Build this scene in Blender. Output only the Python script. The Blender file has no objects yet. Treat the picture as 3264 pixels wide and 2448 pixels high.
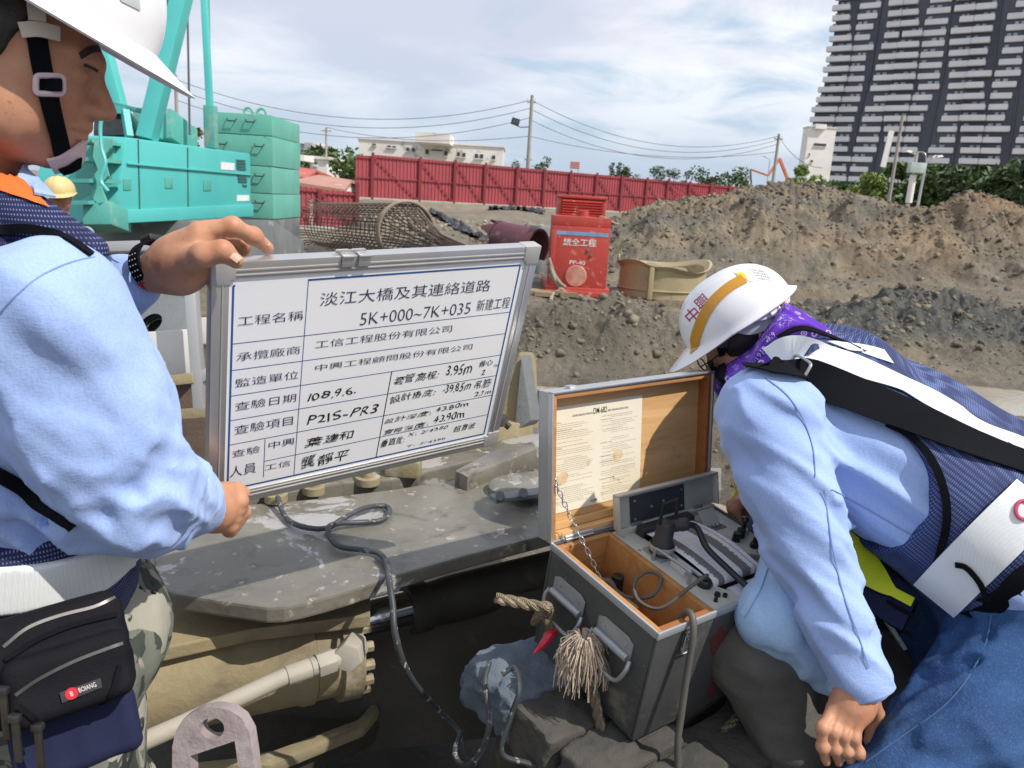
import bpy, math, random
import numpy as np
from mathutils import Vector, Matrix
from mathutils.bvhtree import BVHTree
random.seed(7); rng = np.random.default_rng(11)
S = bpy.context.scene
COL = S.collection
# ------------------------------------------------------------------ camera
FOC = 2513.0                                   # focal length in photo pixels (3264 wide)
PITCH, ROLL = math.radians(13.2), math.radians(3.5)
CAM = Vector((0, 0, 1.8))
_u0 = Vector((0, math.sin(PITCH), math.cos(PITCH)))
FW = Vector((0, math.cos(PITCH), -math.sin(PITCH)))
RT = Vector((math.cos(ROLL), 0, 0)) + _u0 * math.sin(ROLL)
UP = Vector((-math.sin(ROLL), 0, 0)) + _u0 * math.cos(ROLL)
cd = bpy.data.cameras.new('camera'); cd.sensor_width = 36; cd.lens = 36 * FOC / 3264
cd.clip_start = .02; cd.clip_end = 6000
cd.dof.use_dof = True; cd.dof.focus_distance = 1.45; cd.dof.aperture_fstop = 11
cam = bpy.data.objects.new('camera', cd); COL.objects.link(cam)
cam.matrix_world = Matrix((( RT.x, UP.x, -FW.x, CAM.x), (RT.y, UP.y, -FW.y, CAM.y), (RT.z, UP.z, -FW.z, CAM.z), (0, 0, 0, 1)))
S.camera = cam
# ------------------------------------------------------------------ light
SUN_AZ, SUN_EL = math.radians(118), math.radians(50)     # azimuth clockwise from +Y
sd = Vector((math.sin(SUN_AZ) * math.cos(SUN_EL), math.cos(SUN_AZ) * math.cos(SUN_EL), math.sin(SUN_EL)))
sl = bpy.data.lights.new('sun', 'SUN'); sl.energy = 4.2; sl.angle = math.radians(.6); sl.color = (1, .94, .85)
so = bpy.data.objects.new('sun', sl); COL.objects.link(so)
so.rotation_euler = sd.to_track_quat('Z', 'Y').to_euler(); so.location = (20, -10, 40)
S.view_settings.view_transform = 'Standard'; S.view_settings.look = 'None'
S.view_settings.exposure = 0.15; S.view_settings.gamma = 1
try: S.view_settings.use_curve_mapping = False
except Exception: pass
W = bpy.data.worlds.new('World'); S.world = W; W.use_nodes = True
def world():
    nt = W.node_tree; nt.nodes.clear(); N = nt.nodes.new; L = nt.links.new
    out = N('ShaderNodeOutputWorld'); bg = N('ShaderNodeBackground'); L(bg.outputs[0], out.inputs[0])
    sky = N('ShaderNodeTexSky'); sky.sky_type = 'NISHITA'; sky.sun_disc = False
    sky.sun_elevation = SUN_EL; sky.sun_rotation = SUN_AZ; sky.air_density = 1.0; sky.dust_density = 2.5
    bg.inputs[1].default_value = .1
    tc = N('ShaderNodeTexCoord'); sp = N('ShaderNodeSeparateXYZ'); L(tc.outputs['Generated'], sp.inputs[0])
    def m(op, a, b=None, c=None, clamp=False):
        n = N('ShaderNodeMath'); n.operation = op; n.use_clamp = clamp
        for i, v in enumerate((a, b, c)):
            if v is None: continue
            if isinstance(v, (int, float)): n.inputs[i].default_value = v
            else: L(v, n.inputs[i])
        return n.outputs[0]
    zz = m('ADD', m('MAXIMUM', sp.outputs[2], 0), .16)
    cb = N('ShaderNodeCombineXYZ'); L(m('DIVIDE', sp.outputs[0], zz), cb.inputs[0]); L(m('DIVIDE', sp.outputs[1], zz), cb.inputs[1])
    def noise(sc, det, dist=0, off=0):
        mp = N('ShaderNodeMapping'); mp.inputs[1].default_value = (off, off * .7 + 1.3, 0); L(cb.outputs[0], mp.inputs[0])
        n = N('ShaderNodeTexNoise'); n.inputs['Scale'].default_value = sc; n.inputs['Detail'].default_value = det
        n.inputs['Roughness'].default_value = .55; n.inputs['Distortion'].default_value = dist; L(mp.outputs[0], n.inputs[0]); return n.outputs[0]
    def ramp(v, a, b):
        n = N('ShaderNodeMapRange'); n.interpolation_type = 'SMOOTHSTEP'; L(v, n.inputs[0]); n.inputs[1].default_value = a; n.inputs[2].default_value = b; return n.outputs[0]
    def mix(f, a, b):
        n = N('ShaderNodeMix'); n.data_type = 'RGBA'
        if isinstance(f, float): n.inputs[0].default_value = f
        else: L(f, n.inputs[0])
        for i, v in ((6, a), (7, b)):
            if isinstance(v, tuple): n.inputs[i].default_value = (*v, 1)
            else: L(v, n.inputs[i])
        return n.outputs[2]
    n1 = noise(.55, 8, .35, 3.1); n2 = noise(1.6, 7, .5, 7.7); n3 = noise(.9, 6, .2, 12.4)
    shade = ramp(m('ADD', m('MULTIPLY', n1, .6), m('MULTIPLY', n3, .4)), .36, .58)
    ccol = mix(shade, (10.0, 10.0, 10.25), (6.0, 6.45, 7.7))              # sunlit cloud / grey belly (radiance / .1)
    cover = ramp(m('ADD', m('MULTIPLY', n2, .6), m('MULTIPLY', n1, .4)), .34, .50)
    low = ramp(sp.outputs[2], .02, .22)                               # gaps show more towards the horizon
    cov = m('MULTIPLY', m('ADD', m('MULTIPLY', low, .65), .35), cover)
    blue = mix(.62, sky.outputs[0], (5.6, 7.4, 9.4))
    L(mix(cov, blue, ccol), bg.inputs[0])
world()
# ------------------------------------------------------------------ pixel measuring helpers (photo pixel + distance -> point of the place)
def P(x, y, d): return CAM + RT * ((x - 1632) / FOC * d) + UP * ((1224 - y) / FOC * d) + FW * d
def ray(x, y): return (RT * ((x - 1632) / FOC) + UP * ((1224 - y) / FOC) + FW)
def G(x, y, z=0.0):
    r = ray(x, y); t = (z - CAM.z) / r.z; return CAM + r * t
def hor(x):                                     # y of the horizon at photo column x
    return 1224 + FOC * (FW.z + RT.z * (x - 1632) / FOC) / UP.z
def Q(x, d):                                    # plan position at eye level
    p = P(x, hor(x), d); return p.x, p.y
def onplane(x, y, o, n):
    r = ray(x, y); t = (o - CAM).dot(n) / r.dot(n); return CAM + r * t
def V(*a): return Vector(a)
# ------------------------------------------------------------------ numpy noise
def _h(ix, iy, iz, s):
    h = (ix.astype(np.int64) * 374761393 + iy.astype(np.int64) * 668265263 + iz.astype(np.int64) * 2147483647 + s * 974634777) & 0xffffffff
    h = ((h ^ (h >> 13)) * 1274126177) & 0xffffffff
    return ((h ^ (h >> 16)) & 0xffff).astype(np.float32) / 65535.0
def vnoise(p, sc=1.0, seed=0):
    q = np.asarray(p, np.float32) * np.float32(1) * np.asarray(sc, np.float32); f = np.floor(q); t = q - f; i = f.astype(np.int64)
    t = t * t * (3 - 2 * t); x, y, z = i[:, 0], i[:, 1], i[:, 2]; o = 0
    for a in (0, 1):
        wa = t[:, 0] if a else 1 - t[:, 0]
        for b in (0, 1):
            wb = t[:, 1] if b else 1 - t[:, 1]
            for c in (0, 1):
                wc = t[:, 2] if c else 1 - t[:, 2]
                o = o + wa * wb * wc * _h(x + a, y + b, z + c, seed)
    return o
def fbm(p, sc=1.0, octv=4, seed=0, gain=.5):
    o = 0; a = 1.0; tot = 0; s = np.asarray(sc, np.float32)
    for k in range(octv):
        o = o + a * vnoise(p, s, seed + k * 17); tot += a; a *= gain; s = s * 2.03
    return o / tot
# ------------------------------------------------------------------ mesh builder
class MB:
    def __init__(s): s.v = []; s.f = []
    def add(s, vs, fs):
        n = len(s.v); s.v.extend([tuple(v) for v in vs]); s.f.extend([tuple(i + n for i in f) for f in fs]); return s
    def box(s, c, size, R=None, taper=1.0):
        x, y, z = (k / 2 for k in size); c = Vector(c); vs = []
        for k in (-1, 1):
            t = taper if k > 0 else 1
            for a, b in ((-1, -1), (1, -1), (1, 1), (-1, 1)):
                p = Vector((a * x * t, b * y * t, k * z)); vs.append(c + (R @ p if R else p))
        return s.add(vs, [(0, 3, 2, 1), (4, 5, 6, 7), (0, 1, 5, 4), (1, 2, 6, 5), (2, 3, 7, 6), (3, 0, 4, 7)])
    def beam(s, a, b, w, h, upv=(0, 0, 1)):     # box from a to b
        a, b = Vector(a), Vector(b); d = (b - a); l = d.length; d.normalize(); u = Vector(upv)
        if abs(d.dot(u)) > .98: u = Vector((0, 1, 0))
        x = d.cross(u).normalized(); u = x.cross(d)
        return s.box((a + b) / 2, (w, l, h), Matrix((x, d, u)).transposed())
    def tube(s, pts, r, n=8, caps=True, closed=False):
        pts = [Vector(p) for p in pts]; m = len(pts); rs = r if isinstance(r, (list, tuple)) else [r] * m
        rings = []; up = None
        for i, p in enumerate(pts):
            if closed: d = pts[(i + 1) % m] - pts[i - 1]
            else: d = pts[min(i + 1, m - 1)] - pts[max(i - 1, 0)]
            if d.length < 1e-9: d = Vector((0, 0, 1))
            d.normalize()
            if up is None: up = d.orthogonal().normalized()
            else:
                up = up - d * up.dot(d)
                up = up.normalized() if up.length > 1e-6 else d.orthogonal().normalized()
            w = d.cross(up)
            rings.append([p + (up * math.cos(2 * math.pi * k / n) + w * math.sin(2 * math.pi * k / n)) * rs[i] for k in range(n)])
        b = len(s.v)
        for rg in rings: s.v.extend([tuple(v) for v in rg])
        for i in range(m if closed else m - 1):
            for k in range(n):
                k2 = (k + 1) % n; j = (i + 1) % m
                s.f.append((b + i * n + k, b + i * n + k2, b + j * n + k2, b + j * n + k))
        if caps and not closed:
            s.f.append(tuple(b + k for k in reversed(range(n)))); s.f.append(tuple(b + (m - 1) * n + k for k in range(n)))
        return s
    def cyl(s, a, b, r, n=20, r2=None): return s.tube([a, b], [r, r if r2 is None else r2], n)
    def lathe(s, prof, o, ax, n=28):            # prof: (radius, height) list
        ax = Vector(ax).normalized(); u = ax.orthogonal().normalized(); w = ax.cross(u); o = Vector(o); b = len(s.v)
        for r, h in prof:
            for k in range(n):
                t = 2 * math.pi * k / n; s.v.append(tuple(o + ax * h + (u * math.cos(t) + w * math.sin(t)) * r))
        for i in range(len(prof) - 1):
            for k in range(n):
                k2 = (k + 1) % n; s.f.append((b + i * n + k, b + i * n + k2, b + (i + 1) * n + k2, b + (i + 1) * n + k))
        return s
    def prism(s, poly, dv):                     # polygon (3-D points) extruded by vector dv
        dv = Vector(dv); n = len(poly); a = [Vector(p) for p in poly]
        return s.add(a + [p + dv for p in a], [tuple(reversed(range(n))), tuple(range(n, 2 * n))] + [(i, (i + 1) % n, (i + 1) % n + n, i + n) for i in range(n)])
    def grid(s, fn, nu, nv, closed_u=False):
        b = len(s.v)
        for j in range(nv + 1):
            for i in range(nu if closed_u else nu + 1): s.v.append(tuple(fn(i / nu, j / nv)))
        w = nu if closed_u else nu + 1
        for j in range(nv):
            for i in range(nu):
                i2 = (i + 1) % w; s.f.append((b + j * w + i, b + j * w + i2, b + (j + 1) * w + i2, b + (j + 1) * w + i))
        return s
ROOTM = {}
def mesh_np(name, v, f, mat=None, smooth=False):
    me = bpy.data.meshes.new(name); v = np.asarray(v, np.float32)
    if isinstance(f, np.ndarray):
        n = f.shape[1]; me.vertices.add(len(v)); me.vertices.foreach_set('co', v.ravel())
        me.loops.add(f.size); me.loops.foreach_set('vertex_index', f.astype(np.int32).ravel())
        me.polygons.add(len(f)); me.polygons.foreach_set('loop_start', np.arange(0, f.size, n, dtype=np.int32))
        me.update(calc_edges=True)
    else: me.from_pydata(v.tolist(), [], f); me.update()
    if smooth: me.polygons.foreach_set('use_smooth', np.ones(len(me.polygons), bool))
    if mat: me.materials.append(mat)
    return me
def link(name, me, parent=None, label=None, cat=None, group=None, kind=None):
    o = bpy.data.objects.new(name, me); COL.objects.link(o)
    if parent is not None:
        o.parent = parent; ROOTM[o.name] = ROOTM[parent.name]
    else: ROOTM[o.name] = o.matrix_world.copy() if me is None else Matrix()
    if label: o['label'] = label
    if cat: o['category'] = cat
    if group: o['group'] = group
    if kind: o['kind'] = kind
    return o
def smooth_by_angle(me, ang=40):
    me.polygons.foreach_set('use_smooth', np.ones(len(me.polygons), bool))
    try: me.set_sharp_from_angle(angle=math.radians(ang))
    except Exception: pass
def bevel_mesh(me, w, seg=2, ang=30):
    import bmesh
    bm = bmesh.new(); bm.from_mesh(me)
    es = [e for e in bm.edges if len(e.link_faces) == 2 and e.calc_face_angle(0) > math.radians(ang)]
    if es: bmesh.ops.bevel(bm, geom=es, offset=w, segments=seg, profile=.6, affect='EDGES', clamp_overlap=True)
    bm.to_mesh(me); bm.free()
def obj(name, mb, mat, parent=None, local=False, smooth=40, bevel=0, **kw):
    """one mesh object out of a builder (or (verts, faces)); world coordinates unless local"""
    v, f = (mb.v, mb.f) if isinstance(mb, MB) else mb
    v = np.asarray(v, np.float64)
    if parent is not None and not local:
        Mi = np.array(ROOTM[parent.name].inverted()); v = v @ Mi[:3, :3].T + Mi[:3, 3]
    org = None
    if parent is None and not local and len(v):       # thing that is one mesh: origin at its base
        org = np.array([v[:, 0].mean(), v[:, 1].mean(), v[:, 2].min()]); v = v - org
    me = mesh_np(name, v, f, mat)
    if bevel: bevel_mesh(me, bevel)
    if smooth: smooth_by_angle(me, smooth)
    o = link(name, me, parent, **kw)
    if org is not None: o.location = org; ROOTM[o.name] = Matrix.Translation(Vector(org))
    return o
def thing(name, loc, label, cat, group=None, R=None, kind=None):
    o = bpy.data.objects.new(name, None); COL.objects.link(o); o.empty_display_size = .1
    Mx = Matrix.Translation(Vector(loc)) @ (R.to_4x4() if R else Matrix()); o.matrix_world = Mx; ROOTM[o.name] = Mx
    o['label'] = label; o['category'] = cat
    if group: o['group'] = group
    if kind: o['kind'] = kind
    return o
def kid(name, me, parent, loc=None):              # another copy of a shared mesh as a part
    o = bpy.data.objects.new(name, me); COL.objects.link(o); o.parent = parent; ROOTM[o.name] = ROOTM[parent.name]
    if loc is not None: o.matrix_local = loc if isinstance(loc, Matrix) else Matrix.Translation(Vector(loc))
    return o
# ------------------------------------------------------------------ materials
def lin(r, g, b): return tuple(((c / 255) / 12.92 if c <= 10 else ((c / 255 + .055) / 1.055) ** 2.4) for c in (r, g, b))
class NT:
    def __init__(s, name):
        s.m = bpy.data.materials.new(name); s.m.use_nodes = True; s.t = s.m.node_tree; s.t.nodes.clear()
        s.out = s.n('ShaderNodeOutputMaterial'); s.b = s.n('ShaderNodeBsdfPrincipled'); s.l(s.b.outputs[0], s.out.inputs[0])
        s.tc = s.n('ShaderNodeTexCoord')
    def n(s, t): return s.t.nodes.new(t)
    def l(s, a, b): s.t.links.new(a, b)
    def set(s, inp, v):
        if v is None: return
        if isinstance(v, (int, float)): inp.default_value = v
        elif isinstance(v, tuple): inp.default_value = (*v, 1) if len(inp.default_value) == 4 and len(v) == 3 else v
        else: s.l(v, inp)
    def math(s, op, a, b=None, clamp=False):
        n = s.n('ShaderNodeMath'); n.operation = op; n.use_clamp = clamp; s.set(n.inputs[0], a); s.set(n.inputs[1], b); return n.outputs[0]
    def coord(s, attr=None, scale=None, rot=None):
        if attr in (None, 'Object', 'Generated', 'UV'): c = s.tc.outputs[attr or 'Object']
        else:
            a = s.n('ShaderNodeAttribute'); a.attribute_name = attr; c = a.outputs['Vector']
        if scale or rot:
            mp = s.n('ShaderNodeMapping'); s.l(c, mp.inputs[0])
            if scale: mp.inputs[3].default_value = scale
            if rot: mp.inputs[2].default_value = rot
            c = mp.outputs[0]
        return c
    def noise(s, sc, det=4, rough=.55, dist=0, c=None):
        n = s.n('ShaderNodeTexNoise'); n.inputs['Scale'].default_value = sc; n.inputs['Detail'].default_value = det
        n.inputs['Roughness'].default_value = rough; n.inputs['Distortion'].default_value = dist; s.l(c or s.coord(), n.inputs[0]); return n.outputs[0]
    def voro(s, sc, feat='F1', c=None, rnd=1.0, out=0):
        n = s.n('ShaderNodeTexVoronoi'); n.feature = feat; n.inputs['Scale'].default_value = sc; n.inputs['Randomness'].default_value = rnd
        s.l(c or s.coord(), n.inputs[0]); return n.outputs[out]
    def wave(s, sc, dist=0, det=2, c=None, dirn='X', prof='SIN', dsc=1):
        n = s.n('ShaderNodeTexWave'); n.bands_direction = dirn; n.wave_profile = prof; n.inputs['Scale'].default_value = sc
        n.inputs['Distortion'].default_value = dist; n.inputs['Detail'].default_value = det; n.inputs['Detail Scale'].default_value = dsc
        s.l(c or s.coord(), n.inputs[0]); return n.outputs['Fac']
    def ramp(s, v, a, b, lo=0.0, hi=1.0):
        n = s.n('ShaderNodeMapRange'); n.interpolation_type = 'SMOOTHSTEP'; s.set(n.inputs[0], v)
        for i, q in ((1, a), (2, b), (3, lo), (4, hi)): n.inputs[i].default_value = q
        return n.outputs[0]
    def mix(s, f, a, b, mode='MIX'):
        n = s.n('ShaderNodeMix'); n.data_type = 'RGBA'; n.blend_type = mode; s.set(n.inputs[0], f); s.set(n.inputs[6], a); s.set(n.inputs[7], b); return n.outputs[2]
    def bump(s, h, dist=.002, st=1.0, prev=None):
        n = s.n('ShaderNodeBump'); n.inputs['Strength'].default_value = st; n.inputs['Distance'].default_value = dist; s.l(h, n.inputs['Height'])
        if prev: s.l(prev, n.inputs['Normal'])
        return n.outputs[0]
    def fin(s, col, rough=.6, metal=0.0, normal=None, spec=.5, **kw):
        b = s.b; s.set(b.inputs['Base Color'], col); s.set(b.inputs['Roughness'], rough); s.set(b.inputs['Metallic'], metal)
        b.inputs['Specular IOR Level'].default_value = spec
        if normal: s.l(normal, b.inputs['Normal'])
        for k, v in kw.items(): s.set(b.inputs[k.replace('_', ' ')], v)
        return s.m
def mat(name, col, col2=None, ns=6.0, rough=.6, metal=0.0, bump=0.0, bs=60.0, dirt=(), spec=.5, det=5, **kw):
    t = NT(name); c2 = col2 or tuple(k * .75 for k in col)
    c = t.mix(t.ramp(t.noise(ns, det), .3, .7), col, c2); r = rough
    for (dc, sc, lo, hi, dr) in dirt:
        f = t.ramp(t.noise(sc, 6, .65, .3), lo, hi); c = t.mix(f, c, dc)
        if dr is not None:
            q = t.n('ShaderNodeMix'); q.data_type = 'FLOAT'; t.set(q.inputs[0], f); t.set(q.inputs[2], r); t.set(q.inputs[3], dr); r = q.outputs[0]
    nm = t.bump(t.noise(bs, 6, .6), bump) if bump else None
    return t.fin(c, r, metal, nm, spec, **kw)
# ------------------------------------------------------------------ signed distance bodies
A3 = lambda v: np.array(v, np.float32)
def sd_cap(p, a, b, ra, rb):
    a, b = A3(a), A3(b); ba = b - a; L = float(ba @ ba) + 1e-12
    t = np.clip((p - a) @ ba / L, 0, 1); return np.linalg.norm(p - a - t[:, None] * ba, axis=1) - (ra + (rb - ra) * t)
def sd_ell(p, c, r, R=None):
    q = p - A3(c)
    if R is not None: q = q @ np.array(R, np.float32)
    r = A3(r); k0 = np.linalg.norm(q / r, axis=1); k1 = np.linalg.norm(q / (r * r), axis=1) + 1e-9; return k0 * (k0 - 1) / k1
def sd_box(p, c, h, R=None, rad=0.0):
    q = p - A3(c)
    if R is not None: q = q @ np.array(R, np.float32)
    q = np.abs(q) - (A3(h) - rad); return np.linalg.norm(np.maximum(q, 0), axis=1) + np.minimum(q.max(1), 0) - rad
def smin(a, b, k):
    h = np.maximum(k - np.abs(a - b), 0) / k; return np.minimum(a, b) - h * h * k * .25
def smax(a, b, k): return -smin(-a, -b, k)
def chain(p, pts, rs, k=.02):
    o = None
    for i in range(len(pts) - 1):
        d = sd_cap(p, pts[i], pts[i + 1], rs[i], rs[i + 1]); o = d if o is None else smin(o, d, k)
    return o
def nets(fn, lo, hi, h, B=8):
    """surface of fn=0 inside lo..hi as quads (surface nets); evaluates only blocks near the surface"""
    lo = A3(lo); n = np.ceil((A3(hi) - lo) / h / B).astype(int); bl = np.stack(np.meshgrid(*[np.arange(k) for k in n], indexing='ij'), -1).reshape(-1, 3)
    cen = lo + (bl + .5) * (B * h); d = fn(cen.astype(np.float32)); keep = np.abs(d) < B * h * 1.25 + .004
    full = np.ones(tuple(n * B), np.float32) ; sg = np.where(d < 0, -1.0, 1.0).astype(np.float32)
    full = np.repeat(np.repeat(np.repeat(sg.reshape(tuple(n)), B, 0), B, 1), B, 2).copy()
    off = np.stack(np.meshgrid(*[np.arange(B)] * 3, indexing='ij'), -1).reshape(-1, 3)
    kb = bl[keep]
    for s0 in range(0, len(kb), 1500):
        idx = (kb[s0:s0 + 1500, None, :] * B + off[None]).reshape(-1, 3)
        full[idx[:, 0], idx[:, 1], idx[:, 2]] = fn((lo + idx * h).astype(np.float32))
    full[0] = full[-1] = 1; full[:, 0] = full[:, -1] = 1; full[:, :, 0] = full[:, :, -1] = 1
    s = full < 0; cs = np.zeros(np.array(full.shape) - 1, np.int8)
    for a in (0, 1):
        for b in (0, 1):
            for c in (0, 1): cs += s[a:a + cs.shape[0], b:b + cs.shape[1], c:c + cs.shape[2]]
    act = np.argwhere((cs > 0) & (cs < 8)); ids = -np.ones(cs.shape, np.int64); ids[tuple(act.T)] = np.arange(len(act))
    acc = np.zeros((len(act), 3), np.float32); cnt = np.zeros(len(act), np.float32)
    for ax in range(3):
        for a in (0, 1):
            for b in (0, 1):
                o0 = [0, 0, 0]; o1 = [0, 0, 0]; r = [k for k in range(3) if k != ax]; o0[r[0]] = o1[r[0]] = a; o0[r[1]] = o1[r[1]] = b; o1[ax] = 1
                i0 = act + o0; i1 = act + o1; v0 = full[tuple(i0.T)]; v1 = full[tuple(i1.T)]; mk = (v0 < 0) != (v1 < 0)
                t = np.where(mk, v0 / np.where(mk, v0 - v1, 1), 0); pt = np.array(o0, np.float32) + np.zeros((len(act), 3), np.float32); pt[:, ax] = t
                acc[mk] += pt[mk]; cnt[mk] += 1
    vert = lo + (act + acc / cnt[:, None]) * h; quads = []
    for ax in range(3):
        u, w = [(1, 2), (2, 0), (0, 1)][ax]; sl0 = [slice(1, -1)] * 3; sl1 = [slice(1, -1)] * 3; sl0[ax] = slice(0, -1); sl1[ax] = slice(1, None)
        a, b = s[tuple(sl0)], s[tuple(sl1)]; e = np.argwhere(a != b)
        if not len(e): continue
        inside = a[tuple(e.T)]; base = e.copy()
        for k in range(3):
            if k != ax: base[:, k] += 1
        def cid(du, dw):
            q = base.copy(); q[:, u] += du; q[:, w] += dw; return ids[tuple(q.T)]
        q = np.stack([cid(-1, -1), cid(0, -1), cid(0, 0), cid(-1, 0)], 1); q[~inside] = q[~inside][:, ::-1]; quads.append(q)
    quads = np.concatenate(quads); return vert, quads[(quads >= 0).all(1)]
def body(name, fn, lo, hi, h, m, parent, attr=None, **kw):
    v, f = nets(fn, lo, hi, h)
    world = v.copy()
    if parent is not None:
        Mi = np.array(ROOTM[parent.name].inverted(), np.float32); v = v @ Mi[:3, :3].T + Mi[:3, 3]
    me = mesh_np(name, v, f, m, True)
    if attr is not None:
        for nm, fnc in attr.items():
            at = me.attributes.new(nm, 'FLOAT_VECTOR', 'POINT'); at.data.foreach_set('vector', np.asarray(fnc(world), np.float32).ravel())
    return link(name, me, parent, **kw), (world, f)
def bvh_of(w):
    return BVHTree.FromPolygons([tuple(map(float, v)) for v in w[0]], [tuple(map(int, q)) for q in w[1]])
def stick(x, y, bv, off=.002, dflt=1.0):         # point on a surface under photo pixel x, y
    r = ray(x, y).normalized(); h = bv.ray_cast(CAM, r)
    if h[0] is None: return P(x, y, dflt), -r
    n = h[1] if h[1].dot(r) < 0 else -h[1]
    return h[0] + n * off, n
def ribbon(pts, nrm, w, th=.0015, closed=False):  # flat strap along points, lying on a surface with normals
    mb = MB(); m = len(pts); vs = []; ws = w if isinstance(w, (list, tuple)) else [w] * m
    for i in range(m):
        d = (pts[min(i + 1, m - 1)] - pts[max(i - 1, 0)]).normalized(); s = d.cross(nrm[i]).normalized(); n = s.cross(d)
        for a, b in ((-1, 0), (1, 0), (1, 1), (-1, 1)): vs.append(pts[i] + s * (a * ws[i] / 2) + n * (b * th))
    fs = []
    for i in range(m - 1):
        for k in range(4): k2 = (k + 1) % 4; fs.append((i * 4 + k, i * 4 + k2, i * 4 + 4 + k2, i * 4 + 4 + k))
    fs += [(3, 2, 1, 0), tuple((m - 1) * 4 + k for k in range(4))]
    return mb.add(vs, fs)
def spline(pts, n=8):                             # Catmull-Rom
    p = [Vector(q) for q in pts]; p = [p[0] * 2 - p[1]] + p + [p[-1] * 2 - p[-2]]; o = []
    for i in range(1, len(p) - 2):
        for k in range(n):
            t = k / n; a, b, c, d = p[i - 1:i + 3]
            o.append(.5 * ((2 * b) + (c - a) * t + (2 * a - 5 * b + 4 * c - d) * t * t + (3 * b - a - 3 * c + d) * t ** 3))
    return o + [p[-2]]
# ------------------------------------------------------------------ lettering (flat print built as thin faces)
def text_verts(body, shear=0.0, off=0.0):
    c = bpy.data.curves.new('t', 'FONT'); c.body = body; c.shear = shear; c.offset = off; c.resolution_u = 3
    o = bpy.data.objects.new('t', c); COL.objects.link(o); dg = bpy.context.evaluated_depsgraph_get(); dg.update()
    me = bpy.data.meshes.new_from_object(o.evaluated_get(dg)); v = np.zeros(len(me.vertices) * 3, np.float32); me.vertices.foreach_get('co', v)
    f = [tuple(p.vertices) for p in me.polygons]; bpy.data.objects.remove(o); bpy.data.meshes.remove(me); bpy.data.curves.remove(c)
    return v.reshape(-1, 3), f
def fit_text(body, x0, y0, x1, y1, shear=0.0, off=0.0, jit=0.0, asp=True):
    """verts (x, y) of the text scaled into a box"""
    if jit:
        vs = []; fs = []; cx = 0
        for ch in body:
            if ch == ' ': cx += .35; continue
            v, f = text_verts(ch, shear, off)
            if not len(v): continue
            w = v[:, 0].max() - v[:, 0].min(); a = random.uniform(-jit, jit) * .5; sc = 1 + random.uniform(-jit, jit); m_ = v.mean(0); q = v - m_
            sy = 1 + random.uniform(-jit, jit) * .5
            q = np.stack([(q[:, 0] * math.cos(a) - q[:, 1] * math.sin(a)) * sc, (q[:, 0] * math.sin(a) + q[:, 1] * math.cos(a)) * sy, q[:, 2]], 1)
            q[:, 0] += .05 * np.sin(q[:, 1] * 7 + random.random() * 6); q[:, 1] += .04 * np.sin(q[:, 0] * 6 + random.random() * 6)
            q[:, 0] -= q[:, 0].min(); q[:, 0] += cx; q[:, 1] += m_[1] + random.uniform(-.06, .06)
            n = sum(len(k) for k in vs); vs.append(q); fs += [tuple(i + n for i in k) for k in f]; cx += w * sc + .09
        v = np.concatenate(vs); f = fs
    else: v, f = text_verts(body, shear, off)
    a, b = v.min(0), v.max(0); sx = (x1 - x0) / max(b[0] - a[0], 1e-6); sy = (y1 - y0) / max(b[1] - a[1], 1e-6)
    return np.stack([(v[:, 0] - a[0]) * sx + x0, (v[:, 1] - a[1]) * sy + y0], 1), f
def lettering(mb, uvf, o, xd, yd, n, off):
    o, xd, yd, n = (Vector(k) for k in (o, xd, yd, n)); uv, f = uvf
    return mb.add([o + xd * float(a) + yd * float(b) + n * off for a, b in uv], f)
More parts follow.
